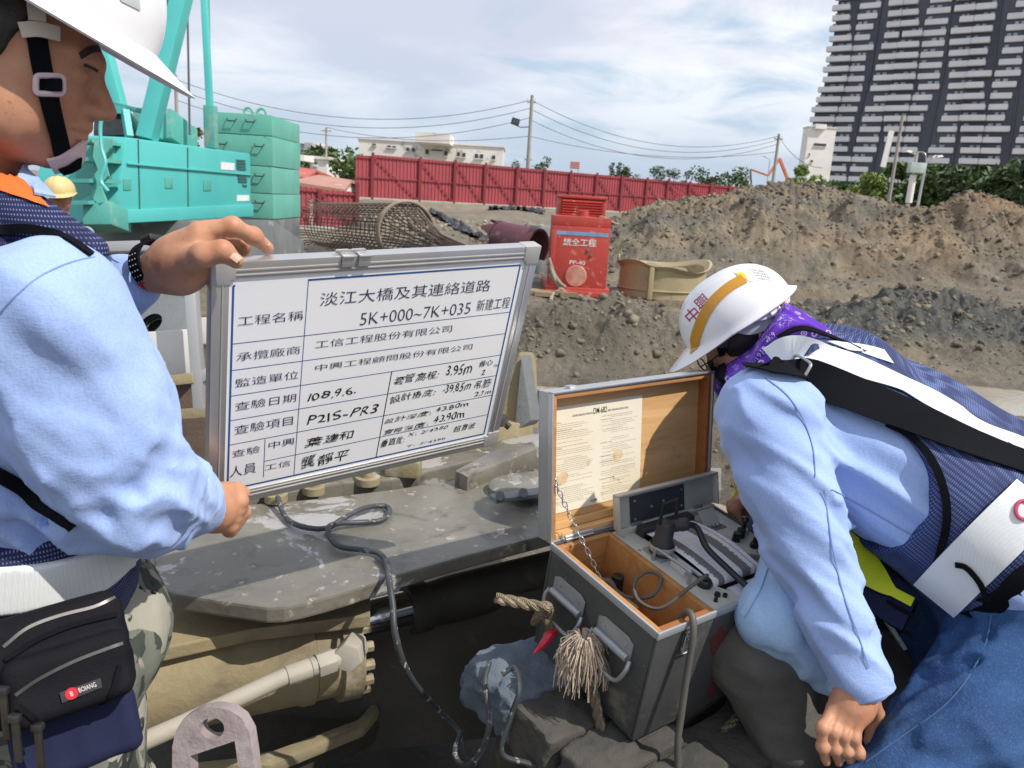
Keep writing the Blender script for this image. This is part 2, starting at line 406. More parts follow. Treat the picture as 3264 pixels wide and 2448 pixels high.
# ================================================================== SETTING: ground
def sst(a, b, x): t = np.clip((x - a) / (b - a), 0, 1); return t * t * (3 - 2 * t)
def px_at(x, y):                                  # photo column of plan points (at eye level)
    q = np.stack([x, y], -1); d = q @ np.array([FW.x, FW.y]); r = q @ np.array([RT.x, RT.y]); return np.where(d > .05, 1632 + FOC * r / np.maximum(d, .05), np.where(r > 0, 9e3, -9e3)), d
RIDGE_X = [1500, 1700, 1900, 1950, 2020, 2100, 2180, 2250, 2350, 2470, 2560, 2640, 2700, 2800, 2880, 2950, 3000, 3060, 3150, 3264, 3400, 3700, 4500]
RIDGE_H = [-.2, .05, .8, 1.3, 1.6, 1.9, 2.0, 2.15, 2.42, 2.85, 2.85, 2.65, 2.55, 2.4, 2.25, 2.2, 2.5, 2.85, 2.75, 2.4, 2.6, 2.2, 1.5]
def ground_h(x, y):
    px, d = px_at(x, y); p = np.stack([x, y, np.zeros_like(x)], -1)
    r = np.sqrt(x * x + y * y); z = np.zeros_like(x)
    n1 = fbm(p, .22, 4, 3); n2 = fbm(p, 1.3, 4, 5); n3 = fbm(p, 5.0, 3, 9); n4 = fbm(p, 13.0, 2, 77)
    z += (n1 - .5) * .25 * sst(3, 8, r)
    # embankment under the fence
    emb = sst(27, 47, d + (n1 - .5) * 8) * sst(980, 1180, px); z += 1.25 * emb
    # big spoil heap
    rh = np.interp(px, RIDGE_X, RIDGE_H); foot = np.interp(px, [1900, 2300, 2600, 3300], [17.5, 18.5, 20.5, 20]); crest = np.interp(px, [1900, 2500, 2800, 3300], [24, 26.5, 26, 27])
    f = sst(foot - .4, crest, d + (n2 - .5) * 1.6) * (1 - sst(crest + 3, crest + 13, d)); f = f ** .8
    f = np.where((d > 10) & (px > 1500), f, 0)
    z = np.where(f > 0, z * (1 - f) + (rh - .0) * f, z)
    z += f * ((n2 - .5) * .55 + (n3 - .5) * .26 + (n4 - .5) * .16) * (1 - .6 * sst(.9, 1.0, f))
    plat = sst(15, 19, d) * sst(2350, 2700, px) * (1 - f); z += .3 * plat
    def blob(pxc, dc, rx, ry, h, pw=1.0, rot=0.0):
        cx, cy = Q(pxc, dc); a = x - cx; b = y - cy; c_, s_ = math.cos(rot), math.sin(rot); u = (a * c_ + b * s_) / rx; v = (-a * s_ + b * c_) / ry
        return h * np.exp(-((u * u + v * v) ** pw))
    rough = 1 + (n2 - .5) * 1.2 + (n3 - .5) * .5
    m = blob(1930, 9.3, 1.3, .75, .50, 1.6) * rough; m2 = blob(1760, 8.6, .6, .45, .3, 1.5) * rough
    z = z + np.maximum(m, m2)
    z += blob(1740, 6.3, .4, .3, .18, 1.4) * rough
    dk = blob(3060, 12.2, 2.6, 1.25, .62, 1.5, -.12) * rough; dk2 = blob(2820, 11.2, .9, .7, .38, 1.4) * rough; z += np.maximum(dk, dk2)
    z += blob(2560, 16.5, 2.2, .7, .28, 1.5, .1) * rough
    z += blob(2350, 5.9, .42, .75, .30, 1.6) * rough                     # clods right of the case lid
    z += blob(2000, 12.2, .9, .4, .12) - blob(2080, 11.8, 1.0, .35, .13)
    # puddles
    pud = blob(3120, 8.4, 2.3, .85, .32, 1.6, .1) + blob(2370, 4.5, .75, .45, .25, 1.8) + blob(1980, 11.6, 1.1, .4, .18, 1.5) + blob(1760, 7.4, .55, .4, .16, 1.6) + blob(620, 2.6, 1.2, .5, .2, 2)
    pud = pud * np.clip(.4 + (n2 - .2) * 1.5 + (n3 - .5) * .5, .1, 1.5)
    z -= pud
    z += (n2 - .5) * .10 * sst(2, 6, r) * (1 - sst(60, 90, r)) + (n3 - .5) * .05 * sst(2, 5, r) * (1 - sst(40, 60, r))
    z += (n4 - .5) * (.05 * sst(3, 6, r) * (1 - sst(30, 40, r)) + .12 * np.clip(m + m2 + dk, 0, .6))
    # ruts at right middle ground
    ru = np.exp(-((px - 2760 - (d - 10) * 18) / 110) ** 2) * sst(7, 9, d) * (1 - sst(17, 20, d)); z -= ru * .12 * (.5 + .5 * np.sin(d * 3.2 + n2 * 9))
    z -= .6 * (1 - sst(1.6, 2.6, r)) * 0
    far = sst(90, 140, r); z = z * (1 - far) - .4 * far
    return z, (px, d, n1, n2, n3, f, m + m2, np.maximum(dk, dk2), emb, pud, plat)
def build_ground():
    th = np.concatenate([np.linspace(-180, -50, 27)[:-1], np.linspace(-50, -39, 20)[:-1], np.linspace(-39, 39, 760)[:-1], np.linspace(39, 50, 20)[:-1], np.linspace(50, 180, 27)[:-1]]) * math.pi / 180
    rr = np.concatenate([[.02], np.linspace(.6, 2.4, 14)[:-1], np.exp(np.linspace(math.log(2.4), math.log(40), 640))[:-1], np.exp(np.linspace(math.log(40), math.log(120), 70))[:-1], np.exp(np.linspace(math.log(120), math.log(5000), 24))])
    T, Rr = np.meshgrid(th, rr); x = (np.sin(T) * Rr).ravel(); y = (np.cos(T) * Rr).ravel()
    z, (px, d, n1, n2, n3, f, m, dk, emb, pud, plat) = ground_h(x, y); nt = len(th); nr = len(rr)
    i = np.arange(nt); j = np.arange(nr - 1); I, J = np.meshgrid(i, j); I2 = (I + 1) % nt
    q = np.stack([J * nt + I, J * nt + I2, (J + 1) * nt + I2, (J + 1) * nt + I], -1).reshape(-1, 4)[:, ::-1]
    me = mesh_np('ground', np.stack([x, y, z], -1), np.ascontiguousarray(q), None, True)
    # soil kinds: r = blue grey clay, g = orange brown, b = wetness
    p = np.stack([x, y, z], -1); k1 = fbm(p, (.35, .35, .9), 4, 21); k2 = fbm(p, .16, 3, 31); k3 = fbm(p, 1.1, 3, 41)
    clay = np.clip(sst(.36, .54, k1) * (.35 + .65 * f) * (1 - .2 * f), 0, 1); clay = np.maximum(clay, sst(.1, .3, dk)); clay = np.maximum(clay, sst(.15, .4, m) * sst(.5, .65, k3) * .25)
    clay *= 1 - .75 * sst(2780, 3050, px) * f * (d > 15)
    br = np.maximum(f * sst(2700, 3000, px) * .95, plat * sst(.40, .56, k3) * .9); br = np.maximum(br, sst(.54, .66, k2) * f * .35); br *= (1 - sst(.25, .45, dk))
    wet = np.clip(sst(.02, .12, pud) + (1 - sst(.02, .5, f + emb)) * sst(.40, .60, k3) * .75, 0, 1)
    at = me.attributes.new('soil', 'FLOAT_COLOR', 'POINT'); at.data.foreach_set('color', np.stack([clay, br, wet, np.ones_like(wet)], -1).astype(np.float32).ravel())
    t = NT('soil'); a = t.n('ShaderNodeAttribute'); a.attribute_name = 'soil'; sp = t.n('ShaderNodeSeparateColor'); t.l(a.outputs['Color'], sp.inputs[0])
    co = t.coord(); ns = t.noise(1.7, 8, .65, .4, co); nf = t.noise(14, 8, .7, .2, co)
    base = t.mix(t.ramp(ns, .32, .68), (.17, .142, .10), (.295, .25, .185))
    base = t.mix(t.ramp(nf, .45, .75), base, (.33, .28, .205))
    clayc = t.mix(t.ramp(nf, .3, .7), (.065, .07, .068), (.175, .18, .165)); brc = t.mix(t.ramp(ns, .3, .7), (.19, .122, .068), (.33, .232, .14))
    c = t.mix(sp.outputs[1], base, brc); c = t.mix(sp.outputs[0], c, clayc); c = t.mix(t.math('MULTIPLY', sp.outputs[2], .45), c, (.10, .085, .06))
    st = t.ramp(t.voro(9, c=co), .0, .13); c = t.mix(t.math('MULTIPLY', t.math('SUBTRACT', 1.0, st), t.ramp(t.noise(2.5, 3, c=co), .5, .62)), c, (.42, .37, .29))
    rg = t.ramp(sp.outputs[2], 0, 1, .92, .28)
    b1 = t.bump(t.noise(7, 9, .72, .2, co), .10); b2 = t.bump(t.noise(40, 6, .7, 0, co), .02, prev=b1)
    me.materials.append(t.fin(c, rg, 0, b2, .3)); o = link('ground', me, kind='structure')
    return bvh_np(x, y, z, nt, nr)
def bvh_np(x, y, z, nt, nr):
    def hz(a, b):
        zz, _ = ground_h(np.array([a], float), np.array([b], float)); return float(zz[0])
    return hz
gz = build_ground()
def water(name, pxc, dc, rx, ry, z):
    cx, cy = Q(pxc, dc); mb = MB(); n = 48
    mb.add([(cx + rx * math.cos(2 * math.pi * k / n) * (1 + .1 * math.sin(k * 1.3)), cy + ry * math.sin(2 * math.pi * k / n) * (1 + .12 * math.cos(k * .9)), z) for k in range(n)], [tuple(range(n))])
    obj(name, mb, M_WATER, kind='structure')
M_WATER = mat('muddy_water', (.28, .245, .18), (.33, .29, .22), 1.2, .07, bump=.004, bs=9)
water('puddle', 3120, 8.4, 2.9, 1.3, -.10); water('puddle', 2370, 4.5, 1.0, .62, -.10); water('puddle', 1980, 11.6, 1.6, .6, -.05); water('puddle', 1760, 7.4, .9, .6, -.06)
# loose clods and stones on the heaps (uncountable)
def clods():
    N = 85000; v0 = np.array([(math.sin(t) * math.cos(e), math.cos(t) * math.cos(e), math.sin(e)) for e in (-.6, .6) for t in np.linspace(0, 2 * math.pi, 6)[:-1]] + [(0, 0, 1), (0, 0, -1)])
    fc = [(k, (k + 1) % 5, 5 + (k + 1) % 5) for k in range(5)] + [(k, 5 + (k + 1) % 5, 5 + k) for k in range(5)] + [(5 + k, 5 + (k + 1) % 5, 10) for k in range(5)] + [((k + 1) % 5, k, 11) for k in range(5)]
    fc = np.array(fc); px = rng.uniform(1150, 3500, N); d = np.exp(rng.uniform(math.log(4.2), math.log(38), N))
    pos = np.array([Q(a, b) for a, b in zip(px, d)]); z, (ppx, dd, n1, n2, n3, f, m, dk, emb, pud, plat) = ground_h(pos[:, 0], pos[:, 1])
    want = np.clip(.06 + f * .9 + (m > .08) * .3 + (dk > .08) * .35 + emb * .8 * (d < 50) - 3 * (pud > .03), 0, 1); ok = rng.random(N) < want
    pos, z, d, emb, px = pos[ok], z[ok], d[ok], emb[ok], px[ok]; n = len(pos)
    for nm, sel, mt in (('soil_clods', (emb < .25), 0), ('rubble_stones', (emb >= .25) & (px < 1950), 1)):
        k = np.where(sel)[0]; sz = np.exp(rng.normal(-4.95, .6, len(k))) * (1 + d[k] / 8) * (1.0 if mt == 0 else 1.6)
        sz = np.minimum(sz, .035 + .0035 * d[k]); sc = sz[:, None, None] * rng.uniform(.45, 1.5, (len(k), 12, 1)) * np.array([1, 1, .75]); a = rng.uniform(0, 6.28, len(k)); c_, s_ = np.cos(a), np.sin(a)
        vv = v0[None] * sc; vx = vv[..., 0] * c_[:, None] - vv[..., 1] * s_[:, None]; vy = vv[..., 0] * s_[:, None] + vv[..., 1] * c_[:, None]
        vv = np.stack([vx + pos[k, 0][:, None], vy + pos[k, 1][:, None], vv[..., 2] + z[k][:, None] + sz[:, None] * .2], -1)
        ff = (np.arange(len(k))[:, None, None] * 12 + fc[None]).reshape(-1, 3)
        me = mesh_np(nm, vv.reshape(-1, 3), ff, M_CLOD if mt == 0 else M_RUBBLE); link(nm, me, kind='stuff')
M_CLOD = mat('clod', (.09, .08, .065), (.235, .20, .145), .6, .95, bump=.01, bs=30)
M_RUBBLE = mat('rubble', (.42, .38, .31), (.20, .17, .13), 1.1, .9, bump=.01, bs=30)
clods()
# ================================================================== red hoarding
M_RED = mat('fence_red', (.35, .062, .075), (.29, .052, .064), .7, .5, dirt=((.0, 0, 0, 0, None),)[:0])
M_REDP = mat('fence_red_post', (.27, .045, .055), (.22, .04, .048), .7, .5)
M_CONC = mat('concrete', (.42, .40, .36), (.33, .31, .28), 2, .85, bump=.01, bs=20)
A0, A1 = Vector((*Q(1184, 50), 0)), Vector((*Q(2400, 71), 0)); FD = (A1 - A0).normalized(); FN = Vector((FD.y, -FD.x, 0))
if FN.y > 0: FN = -FN
def fence_t(px):
    r = Vector((*Q(px, 1), 0)); n = FN; t = A0.dot(n) / r.dot(n); return (r * t - A0).dot(FD)
def bay(mb_parent, p0, p1, zb, zt, brace=True, M=M_RED, MP=M_REDP, bot=None):
    d = (p1 - p0); L = d.length; d.normalize(); n = Vector((d.y, -d.x, 0)); n = n if n.y < 0 else -n
    pan = MB(); k = max(3, int(L / .26)); prof = []
    for i in range(k):
        a = i * L / k; w = L / k
        for u, o in ((0, 0), (.58, 0), (.66, .05), (.92, .05)): prof.append((a + u * w, o))
    prof.append((L, 0)); vs = []
    for s, o in prof:
        q = p0 + d * s + n * (o - .05); vs += [(q.x, q.y, zb + .03), (q.x, q.y, zt)]
    pan.add(vs, [(2 * i, 2 * i + 2, 2 * i + 3, 2 * i + 1) for i in range(len(prof) - 1)]); obj('panel', pan, M, mb_parent, smooth=0)
    for zz in (zt - .12, (zb + zt) / 2, zb + .12):
        r = MB(); r.beam(p0 + d * .08 + n * .05 + V(0, 0, zz), p1 - d * .08 + n * .05 + V(0, 0, zz), .05, .07); obj('rail', r, MP, mb_parent, smooth=0)
    if brace:
        r = MB(); r.beam(p0 + d * .1 + n * .09 + V(0, 0, zt - .15), p1 - d * .1 + n * .09 + V(0, 0, zb + .15), .04, .06); obj('brace', r, MP, mb_parent, smooth=0)
def post(parent, p, zb, zt, w=.16):
    mb = MB(); n = FN; mb.box(p + n * .12 + V(0, 0, (zb + zt) / 2), (w, w, zt - zb)); obj('post', mb, M_REDP, parent, smooth=0)
fr = thing('hoarding_fence', (A0.x, A0.y, 1.2), 'tall red corrugated steel hoarding with diagonal braces running behind the red machine', 'fence')
PXS = [1134, 1184, 1335, 1445, 1541, 1642, 1729, 1811, 1893, 1974, 2053, 2119, 2188, 2256, 2315, 2375, 2430, 2490, 2560]
ts = [fence_t(p) for p in PXS]; zb, zt = 1.22, 3.98
fp = [A0 + FD * t for t in ts]
for i in range(len(fp) - 1): bay(fr, fp[i], fp[i + 1], zb, zt + (-.1 if i == 0 else 0), i > 0)
for i, p in enumerate(fp[1:]): post(fr, p, zb - .2, zt + .12)
kb = MB(); kb.beam(fp[0] + V(0, 0, zb - .12) - FN * .1, fp[-1] + V(0, 0, zb - .12) - FN * .1, .5, .5); obj('fence_footing', kb, M_CONC, fr, smooth=0)
lf = thing('hoarding_fence', (*Q(1050, 34), 0), 'low red corrugated steel fence between the green counterweight and the tall hoarding', 'fence')
L0, L1 = Vector((*Q(880, 33), 0)), Vector((*Q(1136, 36), 0)); Lm = Vector((*Q(1016, 34.5), 0))
bay(lf, L0, Lm, -.05, 1.75); bay(lf, Lm, L1, -.05, 1.68)
for p in (Lm,): post(lf, p, -.2, 1.72, .14)
post(lf, L1, -.2, 2.1, .15)
mb = MB(); mb.beam(L0 + V(0, -.3, -.05), L1 + V(0, -.3, -.05), .5, .35); obj('fence_footing', mb, M_CONC, lf, smooth=0)
mb = MB(); a = Vector((*Q(992, 31), -.1)); mb.box(a + V(0, 0, .65), (.09, .09, 1.5)); mb.box(a + V(.12, -.02, .25), (.16, .1, .3))
obj('marker_post', mb, mat('galv', (.5, .48, .45), None, 3, .6), label='pale thin stake standing in front of the low red fence', cat='stake')
# black plastic sheeting on the rubble slope
M_TARP = mat('black_plastic', (.012, .013, .016), (.03, .03, .035), 3, .35, bump=.03, bs=6)
def tarp(pts, w, label):
    mb = MB(); sp_ = spline([Vector((*Q(a, b), 0)) for a, b in pts], 10)
    def fn(u, v):
        i = min(int(u * (len(sp_) - 1)), len(sp_) - 1); p = sp_[i]; q = p + V(0, (v - .5) * w * (.6 + .5 * math.sin(i * .8) ** 2), 0); zz = gz(q.x, q.y)
        return (q.x, q.y, zz + .05 + .12 * abs(math.sin(u * 31 + v * 5)) + .08 * math.sin(v * 9 + u * 13))
    mb.grid(fn, len(sp_) * 2, 8); obj('plastic_sheet', mb, M_TARP, label=label, cat='plastic sheet')
tarp([(1370, 40), (1440, 37), (1500, 34.5), (1560, 33), (1625, 33.5)], 2.0, 'crumpled black plastic sheet lying on the stony bank behind the rebar cage')
tarp([(1560, 43), (1650, 43), (1740, 42)], 1.6, 'strip of black plastic sheet lying along the foot of the tall red hoarding')
# ================================================================== tower and far buildings
M_TW = mat('tower_wall', (.05, .058, .085), (.07, .078, .105), .08, .45); M_TP = mat('tower_parapet', (.72, .73, .75), (.62, .63, .66), .1, .6)
M_GL = mat('tower_glass', (.05, .065, .09), None, .3, .12, spec=.8); M_TPIER = mat('tower_pier', (.07, .075, .10), None, .2, .6)
M_WIN = mat('tower_window_blind', (.45, .47, .50), (.30, .33, .38), .2, .4)
def tower():
    D = 270.0; base = P(2905, hor(2905), D); fx = Vector((RT.x, RT.y, 0)).normalized(); fy = Vector((FW.x, FW.y, 0)).normalized()
    xdir = (fx * .80 - fy * .60).normalized(); ydir = Vector((-xdir.y, xdir.x, 0))
    sc = D / FOC; o = base.copy(); o.z = 0
    root = thing('apartment_tower', o, 'dark apartment tower with white balconies on every floor rising at the right edge', 'tower')
    FH = 3.35; NF = 34; z0 = 1.5
    def hw(f):                                       # half widths left / right per floor (uneven outline)
        l = np.interp(f, [0, 4, 8, 10, 12, 14, 17, 22, 30], [38.5, 38.5, 38.2, 37.8, 36.5, 35.2, 35.0, 35.0, 35.0]); r = 31 + 1.5 * math.sin(f * .22); return l, r
    wall = MB(); slab = MB(); blind = MB(); pier = MB(); side = MB(); nb = 0
    for f in range(NF):
        z = z0 + f * FH; l, r = hw(f); c = o + V(0, 0, z + FH / 2)
        wall.box(c + xdir * ((r - l) / 2) + ydir * 10, (l + r, 20, FH), Matrix((xdir, ydir, V(0, 0, 1))).transposed())
    obj('wall', wall, M_TW, root, smooth=0)
    RM = Matrix((xdir, ydir, V(0, 0, 1))).transposed()
    nbay = 9
    for f in range(NF):
        z = z0 + f * FH; l, r = hw(f)
        for b in range(nbay):
            u0 = -l + (l + r) * b / nbay; u1 = -l + (l + r) * (b + 1) / nbay; drift = math.sin(f * .19 + b * 2.3) * 2.3 + math.sin(f * .53 + b * 1.7) * .9 + (2.0 if (f * 5 + b * 3) % 11 == 0 else 0)
            a = u0 + .15 + max(0, drift) ; e = u1 - .1 + min(0, drift); dep = 1.3 + .7 * math.sin(b * 2.1 + f * .13)
            if b == 0: a = u0 - .8 - .5 * (f % 2)
            if e - a < 2: a, e = u0 + .8, u1 - 1.2
            mb = MB(); c = o + xdir * ((a + e) / 2)
            mb.box(c - ydir * (dep / 2) + V(0, 0, z + .12), (e - a, dep, .24), RM)
            mb.box(c - ydir * dep + V(0, 0, z + .95), (e - a, .18, 1.6), RM)
            for s in (a, e): mb.box(o + xdir * s - ydir * (dep / 2) + V(0, 0, z + .80), (.18, dep, 1.15), RM)
            if f < 31 and nb < 280: obj('balcony', mb, M_TP, root, smooth=0); nb += 1
            else: slab.v, slab.f = slab.add(mb.v, mb.f).v, slab.f
            for k in range(3):
                if (f * 7 + b * 3 + k * 5) % 4 < 2:
                    uu = a + (e - a) * (k + .5) / 3; blind.box(o + xdir * uu - ydir * .06 + V(0, 0, z + 2.0), ((e - a) * .2, .1, 1.3), RM)
    o_ = obj('balcony', slab, M_TP, root, smooth=0); o_['kind'] = 'stuff'
    o_ = obj('window', blind, M_WIN, root, smooth=0); o_['kind'] = 'stuff'
    for b in range(1, nbay):
        mb = MB()
        for f in range(NF):
            l, r = hw(f); u = -l + (l + r) * b / nbay + .3 * math.sin(f * .21 + b); mb.box(o + xdir * u - ydir * .25 + V(0, 0, z0 + f * FH + FH / 2), (.5, .4, FH), RM)
        obj('pier', mb, M_TPIER, root, smooth=0)
    # lit flank on the right
    for f in range(NF):
        z = z0 + f * FH; l, r = hw(f); mb = MB()
        for b in range(4):
            v0 = .6 + b * 4.9; dep = 2.0 + .8 * math.sin(b + f * .3); c = o + xdir * (r + dep / 2) + ydir * (v0 + 2.1)
            mb.box(c + V(0, 0, z + .12), (dep, 4.0, .24), RM); mb.box(c + xdir * dep / 2 + V(0, 0, z + .72), (.18, 4.0, 1.0), RM)
            mb.box(c - ydir * 2.0 + V(0, 0, z + .68), (dep, .18, .9), RM)
        side.add(mb.v, mb.f)
    o_ = obj('flank_balcony', side, M_TP, root, smooth=0); o_['kind'] = 'stuff'
tower()
M_WHB = mat('white_render', (.78, .77, .74), (.66, .65, .62), .15, .8); M_PALE = mat('stained_wall', (.74, .72, .68), (.60, .575, .535), .12, .85, dirt=((( .35, .33, .30), .5, .55, .7, None),))
M_DK = mat('dark_opening', (.05, .055, .065), None, 1, .3)
def far_block(name, px0, px1, d, ytop, label, cat, M, wins, extra=(), depth=12, zb=-1):
    p0, p1 = Vector((*Q(px0, d), 0)), Vector((*Q(px1, d), 0)); x = (p1 - p0).normalized(); y = Vector((-x.y, x.x, 0)); R = Matrix((x, y, V(0, 0, 1))).transposed(); L = (p1 - p0).length
    def zt(px, yy): return 1.8 + (hor(px) - yy) / FOC * d * 1.02
    root = thing(name, (p0.x, p0.y, zb), label, cat); H = zt((px0 + px1) / 2, ytop)
    w = MB(); w.box(p0 + x * (L / 2) + y * (depth / 2) + V(0, 0, (H + zb) / 2), (L, depth, H - zb), R); obj('wall', w, M, root, smooth=0)
    r = MB(); r.box(p0 + x * (L / 2) + y * (depth / 2) + V(0, 0, H + .12), (L + .5, depth + .5, .24), R); obj('roof', r, M_PALE, root, smooth=0)
    for (a, b, c, e) in wins:                     # photo rectangle of each window
        q0 = Vector((*Q(a, d), 0)); q1 = Vector((*Q(c, d), 0)); z0, z1 = zt(a, e), zt(a, b); m = MB()
        m.box((q0 + q1) / 2 - y * .02 + V(0, 0, (z0 + z1) / 2), ((q1 - q0).length, .3, z1 - z0), R); wn = obj('window', m, M_DK, root, smooth=0)
        m = MB(); m.box((q0 + q1) / 2 - y * .22 + V(0, 0, z0 - .1), ((q1 - q0).length + .3, .3, .15), R); obj('sill', m, M, wn, smooth=0)
    for (a, b, c, e, dz) in extra:
        q0 = Vector((*Q(a, d), 0)); q1 = Vector((*Q(c, d), 0)); z0, z1 = zt(a, e), zt(a, b); m = MB(); m.box((q0 + q1) / 2 + y * (dz) + V(0, 0, (z0 + z1) / 2), ((q1 - q0).length, depth * .8, z1 - z0), R); obj('roof_block', m, M, root, smooth=0)
    return root, x, y, R
far_block('long_building', 1140, 1595, 150, 466, 'long pale weathered building with small windows standing above the red hoarding', 'building', M_PALE,
    [(1184, 467, 1196, 471), (1232, 472, 1243, 477), (1248, 474, 1259, 479), (1292, 478, 1301, 489), (1309, 480, 1319, 491), (1352, 484, 1362, 498), (1412, 490, 1422, 503), (1452, 493, 1461, 505), (1468, 495, 1478, 507), (1508, 498, 1518, 511), (1524, 499, 1534, 512), (1562, 503, 1572, 515), (1370, 484, 1405, 488)],
    [(1335, 442, 1438, 470, -3), (1343, 438, 1395, 452, 1)])
far_block('white_building', 2540, 2625, 240, 425, 'narrow white building just left of the dark tower', 'building', M_WHB, [(2562, 470, 2600, 478), (2550, 500, 2554, 506), (2558, 520, 2566, 526)], [(2556, 414, 2590, 428, 1)], 5)
far_block('grey_shed', 925, 1008, 110, 466, 'grey roofed shed on the hillside behind the green counterweight', 'shed', mat('shed_grey', (.42, .44, .47), None, .3, .6), [(945, 484, 965, 488)], [(1000, 470, 1022, 490, 0)])
# red roofed low houses behind the low fence
M_ROOF = mat('red_roof', (.50, .09, .07), (.40, .08, .06), .8, .5); M_ROOF2 = mat('rust_roof', (.42, .22, .17), (.33, .18, .14), .8, .7); M_CREAM = mat('cream_wall', (.66, .58, .42), None, .5, .8)
def low_house(px0, px1, d, y_e, y_r, label, M, wallM, slope=1):
    p0, p1 = Vector((*Q(px0, d), 0)), Vector((*Q(px1, d), 0)); x = (p1 - p0).normalized(); y = Vector((-x.y, x.x, 0)); L = (p1 - p0).length
    z0 = 1.8 + (hor(px0) - y_e) / FOC * d; z1 = 1.8 + (hor(px0) - y_r) / FOC * d; R = Matrix((x, y, V(0, 0, 1))).transposed()
    root = thing('low_house', (p0.x, p0.y, -.5), label, 'house'); w = MB(); w.box(p0 + x * L / 2 + y * 3.2 + V(0, 0, z0 / 2 - .25), (L - 1, 5, z0 + .5), R); obj('wall', w, wallM, root, smooth=0)
    r = MB(); a = p0 - y * .5; b = p1 - y * .5; c = p0 + x * (L * .25) + y * 3; e = p1 - x * (L * .1) + y * 3; g = p0 + y * 6.5; h = p1 + y * 6.5
    vs = [a + V(0, 0, z0), b + V(0, 0, z0 - .3), e + V(0, 0, z1 - .2), c + V(0, 0, z1), g + V(0, 0, z0), h + V(0, 0, z0)]; dn = V(0, 0, -.18)
    r.add(vs + [k + dn for k in vs], [(0, 1, 2, 3), (3, 2, 5, 4), (6, 9, 8, 7), (9, 10, 11, 8), (0, 6, 7, 1), (1, 7, 8, 2), (2, 8, 11, 5), (4, 10, 9, 3), (3, 9, 6, 0)]); obj('roof', r, M, root, smooth=0)
    m = MB(); m.box(p0 + x * (L * .35) + y * .66 + V(0, 0, z0 - .9), (1.2, .1, .8), R); obj('window', m, M_DK, root, smooth=0)
low_house(860, 985, 52, 546, 522, 'low house with a bright red roof behind the low red fence', M_ROOF, M_CREAM)
low_house(930, 1105, 46, 578, 550, 'low shack with a rusty pink lean-to roof behind the low red fence', M_ROOF2, M_PALE)
far_block('small_white_house', 988, 1042, 70, 512, 'small white walled house on the wooded slope beside the slim grey pole', 'house', M_WHB, [(1004, 520, 1010, 528)], [(985, 505, 1003, 522, -1)], 6)
# ================================================================== trees
def leaf_mat(n, a, b): 
    t = NT(n); oi = t.n('ShaderNodeObjectInfo'); g = t.n('ShaderNodeNewGeometry'); f = g.outputs['Random Per Island']
    c = t.mix(f, a, b); m = t.fin(c, .55, 0, None, .35); return m
M_LEAF = leaf_mat('leaf_mid', (.035, .075, .02), (.10, .155, .04)); M_LEAFD = leaf_mat('leaf_dark', (.03, .06, .02), (.075, .12, .04)); M_LEAFY = leaf_mat('leaf_light', (.10, .17, .03), (.22, .29, .07))
M_BARK = mat('bark', (.12, .095, .07), None, 6, .9)
def tree(px, d, zb, ztop, rad, label, M, n=900, ls=.3, group=None, conifer=False):
    x, y = Q(px, d); root = thing('tree', (x, y, zb), label, 'tree', group); H = ztop - zb; r0 = random.Random(int(px * 7 + d)); g = np.random.default_rng(int(px * 13 + d))
    mb = MB(); mb.tube([(x, y, zb - .3), (x + .1, y, zb + H * .35), (x - .05, y, zb + H * .75)], [H * .035 + .05, H * .025 + .03, .03], 6)
    cl = []
    for k in range(16 if not conifer else 14):
        if conifer: h = .25 + .72 * k / 14; rr = rad * (1.05 - h) * .9; a = k * 2.4
        else: h = r0.uniform(.3, .92); rr = rad * r0.uniform(.25, .8) * math.sqrt(max(.1, 1 - ((h - .5) / .55) ** 2)); a = r0.uniform(0, 6.28)
        c = (x + math.cos(a) * rr, y + math.sin(a) * rr, zb + H * h); cl.append((c, rad * r0.uniform(.28, .5) * (.7 if conifer else 1)))
        mb.tube([(x, y, zb + H * h * .6), c], [H * .012 + .02, .015], 4)
    obj('trunk', mb, M_BARK, root)
    cc = np.array([c for c, _ in cl]); cr = np.array([r for _, r in cl]); i = g.integers(0, len(cl), n); q = g.normal(size=(n, 3)); q /= np.linalg.norm(q, axis=1)[:, None]
    p = cc[i] + q * (cr[i] * g.uniform(.35, 1.0, n) ** .5)[:, None] * np.array([1.15, 1.15, .8]); u = g.normal(size=(n, 3)); u /= np.linalg.norm(u, axis=1)[:, None]; w = np.cross(u, g.normal(size=(n, 3))); w /= np.linalg.norm(w, axis=1)[:, None]
    s = (ls * 1.25 * g.uniform(.6, 1.4, n))[:, None]; vv = np.stack([p - u * s, p + w * s * .5, p + u * s, p - w * s * .5], 1) - np.array([x, y, zb])
    me = mesh_np('crown', vv.reshape(-1, 3), np.arange(4 * n).reshape(-1, 4), M); link('crown', me, root)
def ztop(px, y, d): return 1.8 + (hor(px) - y) / FOC * d * 1.03
def tr(px, ytop, d, wpx, label, M, group, n=900, con=False, zb=-.4):
    rad = wpx * 1.3 / 2 / FOC * d; tree(px, d, zb, ztop(px, ytop - 14, d), rad, label, M, n, max(.12, rad * .085), group, con)
GT = 'trees in front of the dark tower'
